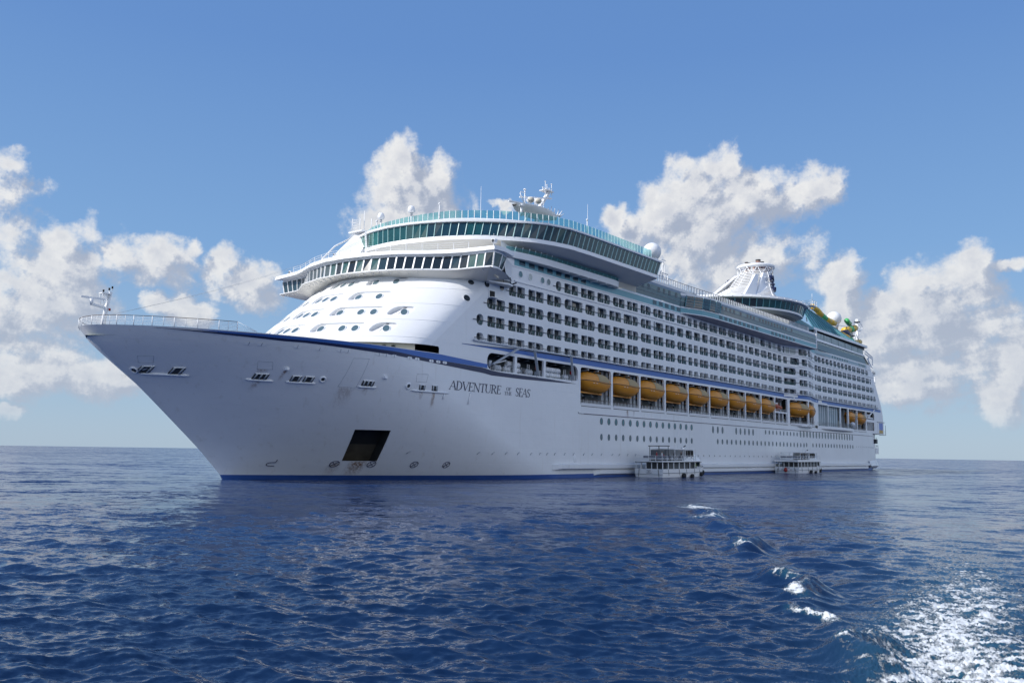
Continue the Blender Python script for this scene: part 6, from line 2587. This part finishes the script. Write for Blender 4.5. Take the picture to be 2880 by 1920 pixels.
# ---------------------------------------------------------------- aft: glazed pool roof, screens, slides
def build_aft_top():
    mb = MB()
    # sloping glass of the solarium roof
    top = [(188, -12.6, 49.2), (194, -12.6, 49.0), (205, -12.6, 48.0), (218, -12.6, 46.4), (232, -12.6, 44.8), (241, -12.6, 43.9)]
    bot = [(184.5, -17.2, 41.9), (192, -17.2, 41.9), (205, -17.2, 41.9), (217, -17.2, 41.9), (228, -17.2, 41.9), (238, -17.2, 41.7)]
    mb.strip(bot, top, SCREEN)
    mb.strip([(x, y + 6, z - .5) for x, y, z in bot], [(x, y + 3, z - 2.5) for x, y, z in top], TEALP)
    mb.tube(top, .22, mat('roof_beam', (0.06, 0.16, 0.16), .4), 6)
    part(mb, 'solarium_glass')
    rb = MB()
    for k in range(38):
        t = k / 37
        x = 185.5 + 52 * t
        zt = interp(x + 1.5, [p[0] for p in top], [p[2] for p in top])
        rb.beam((x, -17.2, 41.9), (x + 1.5, -12.6, zt), .16, mat('roof_beam', (0.06, 0.16, 0.16)) if k % 2 else TEALP)
    part(rb, 'solarium_rib')
    b = MB()
    xs = (184.5, 200, 220, 238)
    b.strip([(x, -17.65, 41.15) for x in xs], [(x, -17.65, 41.9) for x in xs], TRIM)
    b.strip([(x, -17.65, 41.15) for x in xs], [(x, -14.5, 41.15) for x in xs], DGREY)
    b.strip([(x, -16.6, 40.3) for x in xs], [(x, -16.6, 41.2) for x in xs], DGREY)
    b.strip([(186, -17.55, 38.78), (200, -17.55, 38.65), (233, -17.55, 38.15)], [(186, -17.5, 40.55), (200, -17.5, 40.45), (233, -17.5, 39.9)], mat('pale_screen', (0.30, 0.40, 0.38), .3, noise=.35, nscale=1.4))
    b.strip([(186, -17.9, 38.0), (235, -17.9, 37.85)], [(186, -17.7, 38.75), (233.5, -17.7, 38.35)], TRIM)
    b.strip([(187.5, -17.55, 37.2), (233, -17.55, 37.05)], [(187.5, -17.62, 38.0), (234, -17.62, 37.85)], mat('pale_screen', (0.30, 0.40, 0.38)))
    b.strip([(187.5, -17.62, 35.4), (236, -17.62, 35.4)], [(187.5, -17.6, 37.2), (234, -17.6, 37.05)], mat('slate_glass', (0.045, 0.105, 0.15), .25, noise=.2, nscale=.3))
    b.strip([(186, -17.62, 35.0), (237, -17.62, 35.0)], [(186, -17.66, 35.42), (236.5, -17.66, 35.42)], TRIM)
    b.strip([(186, -17, 38.7), (235, -17, 38.3)], [(186, 17, 38.7), (235, 17, 38.3)], DECK)
    b.box(185.6, 186.3, -17.9, -17.2, 35.0, 41.2, TRIM)
    b.box(183.5, 186.0, -17.5, -16.5, 33.9, 38.6, GREYM)
    part(b, 'pool_deck_screen')
    pb = MB()
    k = 0
    x = 186.6
    while x < 233:
        z = 38.75 - .011 * (x - 186)
        pb.beam((x, -17.62, z), (x, -17.56, z + 1.8), .11, TRIM if k % 5 else GREYM)
        pb.beam((x, -17.64, 37.15), (x, -17.66, 37.9), .09, TRIM)
        x += 1.35
        k += 1
    part(pb, 'screen_post')
    # sloping after end with frames
    e = MB()
    e.add([(233, -17.6, 38.4), (240.5, -17.6, 35.2), (242, -15, 35.2), (236, -15, 40)], ((0, 1, 2, 3),), WHITE)
    for a, b_ in (((236.5, -17.4, 39.9), (246.5, -16.8, 38.8)), ((246.5, -16.8, 38.8), (246.3, -16.8, 35.2)), ((240.0, -17.4, 35.4), (246.4, -16.8, 35.2)), ((238, -17.4, 37.6), (245.3, -16.8, 35.3)), ((240.5, -17.2, 38.2), (241.0, -17.0, 35.3)), ((237, -17, 39.2), (246.4, -16.8, 38.2))):
        e.beam(a, b_, .28, TRIM)
    part(e, 'after_frame')
    # boarding-sign gantry on the stern slope
    g = MB()
    for a, b_ in (((246.5, -16.5, 33.1), (251.5, -16.0, 32.6)), ((247, -16.5, 33.1), (250, -16.2, 29.2)), ((251.2, -16, 32.6), (250, -16.2, 29.2)), ((245.5, -16.5, 30.6), (251, -16.2, 30.2)), ((250, -16.2, 29.4), (250, -16.2, 27.6))):
        g.beam(a, b_, .22, TRIM)
    for k in range(4):
        g.tube([(247.2 + k, -16.3, 33.1), (247.2 + k, -16.3, 34.2)], .28, GREYM, 6)
    part(g, 'stern_gantry')


build_aft_top()


def build_slides():
    root = empty('water_slide')
    root.parent = SHIP
    def run(pts, cols, r):
        for k in range(len(pts) - 1):
            s = MB()
            a, b = Vector(pts[k]), Vector(pts[k + 1])
            s.tube([a, a.lerp(b, .5), b], r, cols[k % len(cols)], 10)
            s.build('flume_section', root)
    run([(216, -6.5, 53.6), (219, -7.2, 52.6), (222, -7.6, 51.3), (225, -8.0, 50.4), (229, -8.2, 50.0), (233, -8.4, 49.8)], [YELLOW, YELLOW, GREEN, YELLOW], .95)
    run([(247, -8.3, 52.6), (250, -8.0, 52.2), (252, -7.8, 52.0)], [GREEN], .9)
    run([(243, -8.5, 48.4), (246.5, -9.2, 49.2), (249, -9.4, 49.6), (252.2, -9.6, 50.4)], [YELLOW, GREEN, YELLOW], 1.2)
    run([(236, -9.5, 46.6), (240, -9.6, 46.2), (243.5, -9.7, 46.0), (247.5, -9.8, 45.3)], [YELLOW, YELLOW, GREEN], .85)
    run([(243.0, -10.3, 43.8), (247, -10.4, 44.2), (251, -10.4, 45.0), (255.2, -10.2, 45.6)], [YELLOW], .95)
    t = MB()
    t.tube([(239, -9, 47.4), (243, -9.2, 47.6), (247.0, -9.4, 46.9)], [.6, 1.2, .5], NAVY, 12)
    t.build('splash_bowl', root)
    for (x, z0, z1) in ((257.0, 40, 54.3), (250.0, 40, 48.4)):
        p = MB()
        p.tube([(x, -9.0, z0), (x, -9.0, z1)], .55, TRIM, 10)
        p.tube([(x, -9.0, z1 - 1.2), (x, -9.0, z1 - .95)], 1.15, DGREY, 12)
        p.build('slide_tower', root)
    st = MB()
    for (c, r, z) in (((262.5, -8.5), 2.4, 52.2), ((261.5, -8.5), 2.6, 41.6)):
        st.tube([(c[0] + r * math.cos(t_), c[1], z + r * .55 * math.sin(t_)) for t_ in [2 * math.pi * k / 18 for k in range(19)]], .11, TRIM, 5, cap=False)
        st.tube([(c[0] + r * math.cos(t_), c[1] + 1.0, z + .4 + r * .6 * math.sin(t_)) for t_ in [2 * math.pi * k / 18 for k in range(19)]], .09, TRIM, 5, cap=False)
    for a, b in (((252, -8.5, 51.4), (263, -8.5, 50.4)), ((256.5, -8.6, 47.6), (263, -8.5, 50.2)), ((257, -8.6, 49.6), (264, -8.5, 51.6)), ((252, -8.6, 45), (257, -8.6, 49.4)), ((257, -8.8, 40.8), (262.8, -8.5, 40.2)), ((258, -9, 36.5), (262.5, -8.6, 40.0)), ((256.6, -9, 38), (261, -8.7, 40.1)), ((246, -9, 48.2), (255.5, -9, 45.3)), ((244.5, -9, 50.0), (233, -9, 49.2))):
        st.beam(a, b, .2, TRIM)
    st.build('slide_truss', root)


build_slides()


# ---------------------------------------------------------------- lifeboats
def loft(mb, rings, m, smooth=True, close=False):
    n = len(rings[0])
    V = [p for r in rings for p in r]
    F = []
    for i in range(len(rings) - 1):
        for k in range(n - 1 if not close else n):
            F.append((i * n + k, i * n + (k + 1) % n, (i + 1) * n + (k + 1) % n, (i + 1) * n + k))
    mb.add(V, F, m, smooth)


def make_lifeboat(L=10.7, W=1.85, deep=1.85, high=1.70, hullm=None, canm=None, cover=True):
    root = empty('lifeboat')
    hullm = hullm or ORANGE
    canm = canm or ORANGE
    S = [-1 + 2 * k / 28 for k in range(29)]

    def wid(s):
        return W * max(.02, 1 - abs(s) ** 3.0) ** .55

    def sheer_(s):
        return .16 * s * s + .10 * math.tanh(-3 * (s + .05))

    def keel(s):
        return -deep * max(.05, 1 - abs(s) ** 3.4) ** .62

    def roof(s):
        return high * max(.03, 1 - abs(s + .04) ** 3.6) ** .6
    h = MB()
    rings = []
    for s in S:
        r = []
        for k in range(15):
            a = R(180 * k / 14)
            cy, sz = math.cos(a), math.sin(a)
            r.append((s * L / 2 * (1 - .10 * sz * abs(s)), wid(s) * math.copysign(abs(cy) ** .85, cy), sheer_(s) + keel(s) * abs(sz) ** 1.05))
        rings.append(r)
    loft(h, rings, hullm)
    h.build('hull', root)
    c = MB()

    def top(s, k, o=0.0, n=14):
        a = R(180 * k / n)
        cy, sz = math.cos(a), math.sin(a)
        return (s * L / 2 * (1 - .12 * sz * abs(s)), (wid(s) + o) * math.copysign(abs(cy) ** .80, cy) * (1 - .06 * sz), sheer_(s) + (roof(s) + o) * abs(sz) ** .85)
    loft(c, [[top(s, k) for k in range(15)] for s in S][::-1], canm)
    for (s, k) in ((-.52, 4.6), (-.30, 2.4)):
        p = Vector(top(s, k, .03))
        c.box(p.x - .16, p.x + .16, p.y - .12, p.y + .05, p.z - .16, p.z + .14, BLACK)
    c.build('canopy', root)
    if cover:
        v = MB()
        ss = [-.12 + .74 * k / 14 for k in range(15)]
        loft(v, [[top(s, (.22 + 13.56 * k / 16), .04) for k in range(17)] for s in ss][::-1], CANVAS)
        v.build('canvas_cover', root)
    k_ = MB()
    k_.beam((-L * .46, 0, -deep - .05), (L * .24, 0, -deep - .12), .34, ORANGE, .26)
    k_.beam((L * .16, 0, -deep - .1), (L * .26, 0, -deep - .1), .5, ORANGE, .32)
    k_.build('keel_skid', root)
    f = MB()
    for sg in (-1, 1):
        f.tube([(s * L / 2, sg * (wid(s) + .03), sheer_(s) - .02) for s in S], .055, RAIL, 5)
    f.build('fender_rope', root)
    g = MB()
    for x in (.6, 1.9):
        g.tube([(x - .4, 0, high - .05), (x - .3, -.2, high + .35), (x + .4, -.2, high + .3), (x + .5, 0, high - .1)], .07, canm, 5)
    g.build('lifting_hook', root)
    lf = MB()
    for s in (-.42, -.26):
        p = Vector((s * L / 2, -wid(s) - .03, -.28))
        lf.box(p.x - .22, p.x + .22, p.y - .02, p.y + .03, p.z - .03, p.z + .03, TRIM)
    for k in range(9):
        s = .02 + .075 * k
        lf.sphere((s * L / 2, -wid(s) * .985, -.34), .05, CANVAS, 6, 4)
    lf.build('grab_line', root)
    return root


LB = make_lifeboat()
ORD = ['first', 'second', 'third', 'fourth', 'fifth', 'sixth', 'seventh', 'eighth', 'ninth']
lb_first = True
spots = []
for i in range(9):
    a, b = BAYS[i]
    if i == 0:
        lab = 'orange lifeboat nearest the bow, hanging just behind the white raft canisters'
    elif i == 8:
        lab = 'ninth orange lifeboat from the bow, last before the bay with the small red boat'
    else:
        lab = 'orange lifeboat with grey canvas cover, %s from the bow in the row' % ORD[i]
    spots.append((a, b, lab))
spots.append((*BAYS[10], 'orange lifeboat just aft of the bay holding the small red boat'))
spots.append((*BAYS[11], 'orange lifeboat just forward of the tall ribbed glass wall'))
spots.append((*AFTB[3], 'orange lifeboat just aft of the tall glass wall, behind the deck crane'))
spots.append((*AFTB[4], 'aftmost orange lifeboat, hanging beside the stern mooring opening'))
for i, (a, b, lab) in enumerate(spots):
    o = LB if i == 0 else copy_tree(LB)
    x = (a + b) / 2 + .45
    y = wall_y(x)
    sl_ = (wall_y(x + 2) - wall_y(x - 2)) / 4
    o.location = (x, y + 1.05, 16.86)
    o.rotation_euler = (0, 0, math.atan(sl_))
    if i >= 11:
        o.scale = (.92, .95, .95)
    tag(o, lab, 'lifeboat', 'orange lifeboats hanging along the side of the cruise ship')

# the small open rescue boat in the tenth bay
RB = make_lifeboat(L=6.6, W=1.25, deep=.75, high=.62, hullm=ORANGE2, canm=ORANGE2, cover=False)
RB.name = 'rescue_boat'
RB.location = (154.6, wall_y(154.6) + 1.4, 16.95)
tag(RB, 'small red rescue boat hanging between two groups of big orange lifeboats', 'rescue boat')
mb = MB()
mb.tube([(.4, 0, .55), (.4, 0, 1.25)], .42, TRIM, 10)
mb.tube([(1.3, 0, .4), (1.3, 0, 2.0)], .05, DGREY, 5)
mb.build('console', RB)
mb = MB()
y9 = wall_y(155)
mb.box(150.7, 159.3, y9 + .05, y9 + .35, 15.35, 15.75, TRIM)
for x in (150.9, 153.7, 156.4, 159.1):
    mb.box(x - .12, x + .12, y9 + .05, y9 + .3, 12.8, 15.35, TRIM)
for z in (16.0, 16.3):
    mb.tube([(150.7, y9 + .2, z), (159.3, y9 + .2, z)], .04, TRIM, 5)
part(mb, 'boarding_platform')


# ---------------------------------------------------------------- life raft canisters on the mooring deck
def raft_mesh():
    m = MB()
    m.tube([(-.72, 0, 0), (-.66, 0, 0), (-.62, 0, 0), (.62, 0, 0), (.66, 0, 0), (.72, 0, 0)], [.28, .40, .44, .44, .40, .28], TRIM, 16)
    for x in (-.45, .02, .45):
        m.tube([(x - .025, 0, 0), (x + .025, 0, 0)], .462, GREYM, 16)
    m.box(-.55, -.40, -.42, .42, -.52, -.25, GREYM)
    m.box(.40, .55, -.42, .42, -.52, -.25, GREYM)
    return m.mesh('life_raft')


RM = raft_mesh()
rafts = [
    (35.9, 17.2, 'white raft canister at the foot of the long slanting crane, nearest the bow'),
    (38.1, 17.15, 'lower white raft canister left of the first white post, nearer the bow of two'),
    (38.9, 18.12, 'upper white raft canister left of the first white post behind the slanting crane'),
    (40.75, 18.07, 'upper white raft canister just right of the first white post'),
    (40.80, 17.17, 'lower white raft canister just right of the first white post'),
    (44.2, 17.15, 'single white raft canister at the foot of the middle crane'),
    (49.05, 18.08, 'upper white raft canister nearest the bow in the two-tier stack of six'),
    (50.60, 18.08, 'middle white raft canister in the upper tier of the stack of six'),
    (52.15, 18.08, 'aftmost white raft canister in the upper tier of the stack of six'),
    (49.05, 17.15, 'lower white raft canister nearest the bow in the two-tier stack of six'),
    (50.60, 17.15, 'middle white raft canister in the lower tier of the stack of six'),
    (52.15, 17.15, 'aftmost white raft canister in the lower tier of the stack of six'),
    (54.6, 17.15, 'single white raft canister at the foot of the aftmost crane'),
]
for (x, z, lab) in rafts:
    o = link('life_raft', RM)
    o.location = (x, -18.2, z)
    tag(o, lab, 'life raft', 'white life raft canisters on the open deck')
for x in (38.6, 40.8, 49.0, 50.6, 52.2):
    mb = MB()
    for dx in (-.5, .5):
        mb.beam((x + dx, -18.2, 16.5), (x + dx, -18.2, 17.9), .10, GREYM, .7)
    part(mb, 'raft_cradle')


# ---------------------------------------------------------------- people
def person_material(name, shirt, legs, skin, hair):
    m = bpy.data.materials.new(name)
    m.use_nodes = True
    t = NT(m.node_tree)
    p = t.n['Principled BSDF']
    p.inputs['Roughness'].default_value = .8
    tc = t.n.new('ShaderNodeTexCoord')
    x, y, z = t.sep(tc.outputs['Object'])
    c = t.ramp(t.math('DIVIDE', z, 1.8), [(0.0, (.03, .025, .02)), (.05, legs), (.52, shirt), (.825, skin), (.935, hair)], 'CONSTANT')
    t.l.new(c, p.inputs['Base Color'])
    return m


def person_mesh(name, joints, bones, radii, m):
    me = bpy.data.meshes.new(name)
    me.from_pydata(joints, bones, [])
    o = bpy.data.objects.new(name, me)
    COL.objects.link(o)
    me.materials.append(m)
    sk = o.modifiers.new('skin', 'SKIN')
    sk.use_smooth_shade = True
    for v, r in zip(me.skin_vertices[0].data, radii):
        v.radius = (r, r)
    me.skin_vertices[0].data[0].use_root = True
    sb = o.modifiers.new('sub', 'SUBSURF')
    sb.levels = 1
    sb.render_levels = 1
    return o


STAND = ([(0, 0, .95), (0, 0, 1.18), (0, 0, 1.40), (0, 0, 1.50), (0, .02, 1.60), (0, .03, 1.72),
          (-.10, 0, .90), (-.11, .02, .50), (-.12, 0, .09), (-.12, .16, .04),
          (.10, 0, .90), (.11, .02, .50), (.12, 0, .09), (.12, .16, .04),
          (-.19, 0, 1.40), (-.25, -.02, 1.13), (-.22, .10, .90), (-.21, .14, .82), (.19, 0, 1.40), (.25, -.02, 1.13), (.22, .10, .90), (.21, .14, .82)],
         [(0, 1), (1, 2), (2, 3), (3, 4), (4, 5), (0, 6), (6, 7), (7, 8), (8, 9), (0, 10), (10, 11), (11, 12), (12, 13), (2, 14), (14, 15), (15, 16), (16, 17), (2, 18), (18, 19), (19, 20), (20, 21)],
         [.14, .14, .16, .06, .095, .085, .09, .065, .045, .04, .09, .065, .045, .04, .07, .05, .04, .035, .07, .05, .04, .035])
SIT = ([(0, 0, .50), (0, -.03, .75), (0, -.04, .98), (0, -.02, 1.08), (0, 0, 1.18), (0, .01, 1.29),
        (-.10, .04, .50), (-.11, .42, .50), (-.11, .42, .10), (-.11, .56, .05),
        (.10, .04, .50), (.11, .42, .50), (.11, .42, .10), (.11, .56, .05),
        (-.19, -.03, .97), (-.24, .02, .72), (-.16, .26, .62), (-.14, .34, .60), (.19, -.03, .97), (.24, .02, .72), (.16, .26, .62), (.14, .34, .60)], STAND[1], STAND[2])
SKIN_ = (.42, .24, .16)
PM = {
    'dark': person_material('clothes_dark', (.015, .018, .035), (.012, .014, .024), SKIN_, (.02, .015, .012)),
    'white': person_material('clothes_white', (.72, .72, .72), (.08, .09, .12), SKIN_, (.02, .015, .012)),
    'red': person_material('clothes_red', (.30, .03, .035), (.05, .055, .08), SKIN_, (.03, .02, .015)),
    'green': person_material('clothes_green', (.35, .50, .03), (.03, .035, .05), SKIN_, (.02, .015, .012)),
    'grey': person_material('clothes_grey', (.11, .11, .13), (.03, .03, .04), SKIN_, (.02, .015, .012)),
}
PROTO = {}


def person(loc, rz, pose, look, label, group=None):
    key = (pose, look)
    if key in PROTO:
        o = PROTO[key].copy()
        COL.objects.link(o)
    else:
        o = person_mesh('person', *(STAND if pose == 'stand' else SIT), PM[look])
        PROTO[key] = o
    o.location = loc
    o.rotation_euler = (0, 0, rz)
    tag(o, label, 'person', group)
    return o


# ---------------------------------------------------------------- tenders alongside
TWHITE = mat('tender_white', (0.88, 0.88, 0.87), 0.35, noise=0.05)


def make_tender(name, roof_x, first):
    root = empty(name)
    L, Wd = 15.2, 3.2
    h = MB()
    st = [(0, 1.0, 0), (4, 1.0, 0), (8, 1.0, 0), (11, .93, .05), (13, .72, .18), (14.4, .40, .34), (15.2, .05, .5)]
    rings = []
    for (x, w, up) in st:
        rake = [(0, -.55), (.93, -.5), (.97, .05), (1.0, .7), (1.04, 1.55 + up)]
        r = []
        for (f, z) in rake[::-1]:
            r.append((x + (max(0, z) * .28 * (1 if x > 11 else 0)), -Wd * w * f * (1 if z > 0 else (.9 if x < 12 else .6)), z))
        for (f, z) in rake[1:]:
            r.append((x + (max(0, z) * .28 * (1 if x > 11 else 0)), Wd * w * f * (1 if z > 0 else (.9 if x < 12 else .6)), z))
        rings.append(r)
    loft(h, rings[::-1], TWHITE, False)
    h.add(rings[0], [list(range(len(rings[0])))], TWHITE)
    h.build('hull', root)
    d = MB()
    d.poly([(x + (.3 if x > 11 else 0), -Wd * w * .98, 1.0) for x, w, u in st] + [(x + (.3 if x > 11 else 0), Wd * w * .98, 1.0) for x, w, u in st[::-1]], mat('tender_deck', (.30, .33, .33), .7))
    d.build('deck', root)
    g = MB()
    g.tube([(0, -Wd * 1.02, .85)] + [(x + (max(0, .85) * .28 if x > 11 else 0), -Wd * w * 1.03, .85 + u * .5) for x, w, u in st[1:]], .06, GREYM, 5)
    g.tube([(-.05, -Wd, .55), (-.05, Wd, .55)], .05, GREYM, 5)
    g.build('rubbing_band', root)
    # upper deck with its fascia
    u = MB()
    u.box(-.1, 11.8, -Wd + .05, Wd - .05, 2.78, 2.98 if first else 3.30, TWHITE)
    u.poly([(11.8, -Wd + .05, 2.98), (13.7, -1.9, 2.98), (13.7, 1.9, 2.98), (11.8, Wd - .05, 2.98)], TWHITE)
    u.box(-.12, 11.82, -Wd + .03, Wd - .03, 2.70, 2.80, DGREY)
    u.build('upper_deck', root)
    for k in range(8):
        x = .15 + 1.62 * k
        for y in (-Wd + .12, Wd - .12):
            p = MB()
            p.beam((x, y, 1.45), (x, y, 2.72), .12, TWHITE)
            p.build('post', root)
    for y in (-1.9, -.6, .7, 1.9):
        p = MB()
        p.beam((.1, y, 1.45), (.1, y, 2.72), .11, TWHITE)
        p.build('post', root)
    c = MB()
    # inner cabin: dark glazing and seats
    c.box(2.2, 11.4, -Wd + .9, Wd - .9, 1.0, 2.7, mat('tender_cabin', (.12, .13, .14), .5, noise=.5, nscale=1.2))
    c.build('cabin', root)
    f = MB()
    f.add([(11.9, -2.7, 1.75), (13.9, -1.6, 1.85), (13.4, -1.55, 2.78), (11.8, -2.7, 2.78)], ((0, 1, 2, 3),), DARKGL)
    f.add([(13.95, -1.6, 1.85), (14.3, 1.2, 1.85), (13.7, 1.2, 2.78), (13.45, -1.55, 2.78)], ((0, 1, 2, 3),), mat('windscreen_pane', (.16, .19, .2), .15))
    f.beam((13.95, -1.65, 1.7), (13.45, -1.6, 2.85), .14, TWHITE)
    f.beam((14.3, 1.2, 1.7), (13.7, 1.2, 2.85), .14, TWHITE)
    f.build('saloon_window', root)
    r = MB()
    z0 = 2.98 if first else 3.3
    for z in (z0 + .32, z0 + .62, z0 + .95):
        r.tube([(11.6, -Wd + .1, z), (0, -Wd + .1, z), (0, Wd - .1, z)], .035, TWHITE, 5)
    for k in range(9):
        r.beam((1.45 * k, -Wd + .1, z0), (1.45 * k, -Wd + .1, z0 + .95), .06, TWHITE)
    for y in (-1.6, 0, 1.6, 3.0):
        r.beam((0, y, z0), (0, y, z0 + .95), .06, TWHITE)
    r.build('guard_rail', root)
    b = MB()
    for k in range(7):
        x = 1.0 + 1.4 * k
        b.box(x, x + .5, -2.4, 2.4, z0 + .38, z0 + .48, TWHITE)
        b.box(x + .42, x + .5, -2.4, 2.4, z0 + .45, z0 + .85, mat('seat_blue', (.05, .06, .10), .7))
    b.build('bench', root)
    k_ = MB()
    k_.box(roof_x, 10.9, -2.75, 2.75, 5.02, 5.16, TWHITE)
    k_.build('sun_roof', root)
    for x in (roof_x + .2, (roof_x + 10.9) / 2, 10.7):
        for y in (-2.6, 2.6):
            p = MB()
            p.beam((x, y, z0), (x, y, 5.05), .09, TWHITE)
            p.build('roof_post', root)
    w = MB()
    # wheelhouse at the fore end of the upper deck
    w.add([(7.6, -2.3, z0), (10.6, -2.3, z0), (10.4, -2.2, 5.02), (7.6, -2.2, 5.02), (7.6, 2.3, z0), (10.6, 2.3, z0), (10.4, 2.2, 5.02), (7.6, 2.2, 5.02)], ((0, 1, 2, 3), (7, 6, 5, 4), (1, 5, 6, 2), (4, 0, 3, 7)), TWHITE)
    for q in range(3):
        w.quad((7.75 + .95 * q, -2.33, 3.75), (8.6 + .95 * q, -2.33, 3.75), (8.6 + .95 * q, -2.27, 4.85), (7.75 + .95 * q, -2.27, 4.85), BLACK)
    w.build('wheelhouse', root)
    n = MB()
    n.add([(10.7, -2.4, 2.98), (13.6, -1.8, 2.98), (12.6, -1.4, 3.9), (10.9, -1.9, 4.35), (10.7, 2.4, 2.98), (13.6, 1.8, 2.98), (12.6, 1.4, 3.9), (10.9, 1.9, 4.35)], ((0, 1, 2, 3), (7, 6, 5, 4), (3, 2, 6, 7), (2, 1, 5, 6), (4, 0, 3, 7)), TWHITE)
    n.build('fore_housing', root)
    m = MB()
    m.tube([(9.2, .4, 5.1), (9.2, .4, 8.6)], .035, TWHITE, 5)
    m.tube([(9.8, -.3, 5.1), (9.8, -.3, 5.5)], .3, TWHITE, 10)
    m.beam((10.2, -.2, 5.5), (10.9, -.2, 5.8), .15, DGREY)
    m.build('aerial', root)
    for x, z, rr in ((6.0, .25, .5), (8.6, .15, .42), (12.2, .45, .40), (13.4, .75, .45)):
        t_ = MB()
        w_ = float(np.interp(x, [s[0] for s in st], [s[1] for s in st]))
        t_.tube([(x, -Wd * w_ * 1.02 - .02, z), (x, -Wd * w_ * 1.02 - .32, z)], rr, BLACK, 14)
        t_.build('tyre_fender', root)
    for x in (1.6, 4.8, 7.0, 9.6, 11.6):
        rp = MB()
        w_ = float(np.interp(x, [s[0] for s in st], [s[1] for s in st]))
        rp.tube([(x - .15, -Wd * w_ * 1.05, 1.5), (x + .1, -Wd * w_ * 1.02 - .03, .4)], .035, DGREY, 4)
        rp.build('fender_rope', root)
    tr = MB()
    for y in (-2.2, 2.2):
        tr.tube([(-.07, y, 1.5), (-.07, y * 1.08, .1)], .05, DGREY, 4)
    tr.build('fender_rope', root)
    return root


T1 = make_tender('tender_boat', 4.2, True)
T1.location = (73.0, -24.4, 0)
T1.rotation_euler = (0, R(-.6), R(-10))
tag(T1, 'white double-decked tender with a dark canopy stand, alongside the cruise ship, nearer the bow', 'tender boat', 'tender boats lying alongside the cruise ship')
mb = MB()
for (y0, y1, z) in ((-.5, .45, 1.22), (-.15, .1, 1.02), (-.7, .55, .82)):
    k = y0
    while k < y1 - .05:
        mb.box(-.09, -.06, k, k + .08, z - .045, z + .045, NAVY)
        k += .12
mb.build('transom_lettering', T1)
mb = MB()
mb.box(1.5, 4.6, -1.3, 1.3, 5.62, 5.78, DGREY)
for x in (1.7, 4.4):
    for y in (-1.1, 1.1):
        mb.beam((x, y, 2.98), (x, y, 5.65), .08, DGREY)
mb.box(1.7, 4.2, -.9, .9, 2.98, 5.0, mat('tender_cabin', (.12, .13, .14)))
mb.build('canopy_stand', T1)

T2 = make_tender('tender_boat', 2.0, False)
T2.location = (145.0, -23.2, 0)
T2.rotation_euler = (0, R(-.4), R(-8))
tag(T2, 'white double-decked tender with a red buoy on its transom, nearer the stern', 'tender boat', 'tender boats lying alongside the cruise ship')
mb = MB()
mb.tube([(-.25, .1, 1.45), (-.3, .1, 1.15), (-.32, .1, .8), (-.3, .1, .45), (-.25, .1, .25)], [.08, .30, .48, .40, .12], RED, 12)
mb.build('buoy', T2)
mb = MB()
for k in range(5):
    y = -2.6 + 1.15 * k
    mb.box(-.09, -.06, y, y + .55, .82, .92, NAVY)
mb.box(-.09, -.06, -.9, .9, 1.28, 1.36, NAVY)
mb.build('transom_stripe', T2)

def aboard(t, x, y, z):
    a = t.rotation_euler.z
    return (t.location.x + x * math.cos(a) - y * math.sin(a), t.location.y + x * math.sin(a) + y * math.cos(a), z)


PG = 'people aboard the tender nearer the bow'
person(aboard(T1, 0.70, -2.50, 2.96), R(200), 'stand', 'white', 'person in a white shirt at the after corner rail of the nearer tender', PG)
person(aboard(T1, 0.30, -1.60, 2.96), R(180), 'stand', 'red', 'person in a red top beside the white-shirted one at the tender rail', PG)
person(aboard(T1, 5.00, -2.00, 2.96), R(240), 'stand', 'dark', 'standing dark-clothed person just right of the tender canopy stand', PG)
person(aboard(T1, 6.80, -2.20, 2.96), R(230), 'stand', 'dark', 'standing dark-clothed person midway between canopy stand and wheelhouse on the tender', PG)
person(aboard(T1, 2.10, -1.80, 2.96), R(-90), 'sit', 'red', 'seated person in red under the canopy stand of the nearer tender', PG)
person(aboard(T1, 3.50, -1.90, 2.96), R(-90), 'sit', 'dark', 'seated dark-clothed person under the canopy stand of the nearer tender', PG)
person(aboard(T1, 10.70, -2.50, 0.98), R(-120), 'stand', 'green', 'person in a yellow-green vest on the lower deck of the nearer tender', PG)
person(aboard(T1, 9.00, -2.40, 0.98), R(-60), 'stand', 'grey', 'person in grey on the lower deck left of the yellow-green vest', PG)
PG = 'people on the upper deck of the tender nearer the stern'
person(aboard(T2, 3.00, -2.40, 3.28), R(150), 'stand', 'dark', 'left of two dark-clothed people standing on the farther tender', PG)
person(aboard(T2, 4.70, -2.50, 3.28), R(210), 'stand', 'dark', 'right of two dark-clothed people standing on the farther tender', PG)
PG = 'people on the promenade below the lifeboats'
person((81.2, -18.2, 12.46), R(180), 'stand', 'dark', 'dark-clothed person leaning at the rail below the third lifeboat', PG)
person((100.9, -17.9, 12.46), R(120), 'stand', 'dark', 'leftmost of three dark-clothed people below the fifth lifeboat', PG)
person((103.6, -17.9, 12.46), R(180), 'stand', 'dark', 'middle one of three dark-clothed people below the fifth lifeboat', PG)
person((106.6, -17.9, 12.46), R(200), 'stand', 'grey', 'rightmost of three people below the fifth lifeboat, in grey', PG)
person((112.6, -17.9, 12.46), R(180), 'stand', 'dark', 'dark-clothed person alone below the sixth lifeboat', PG)
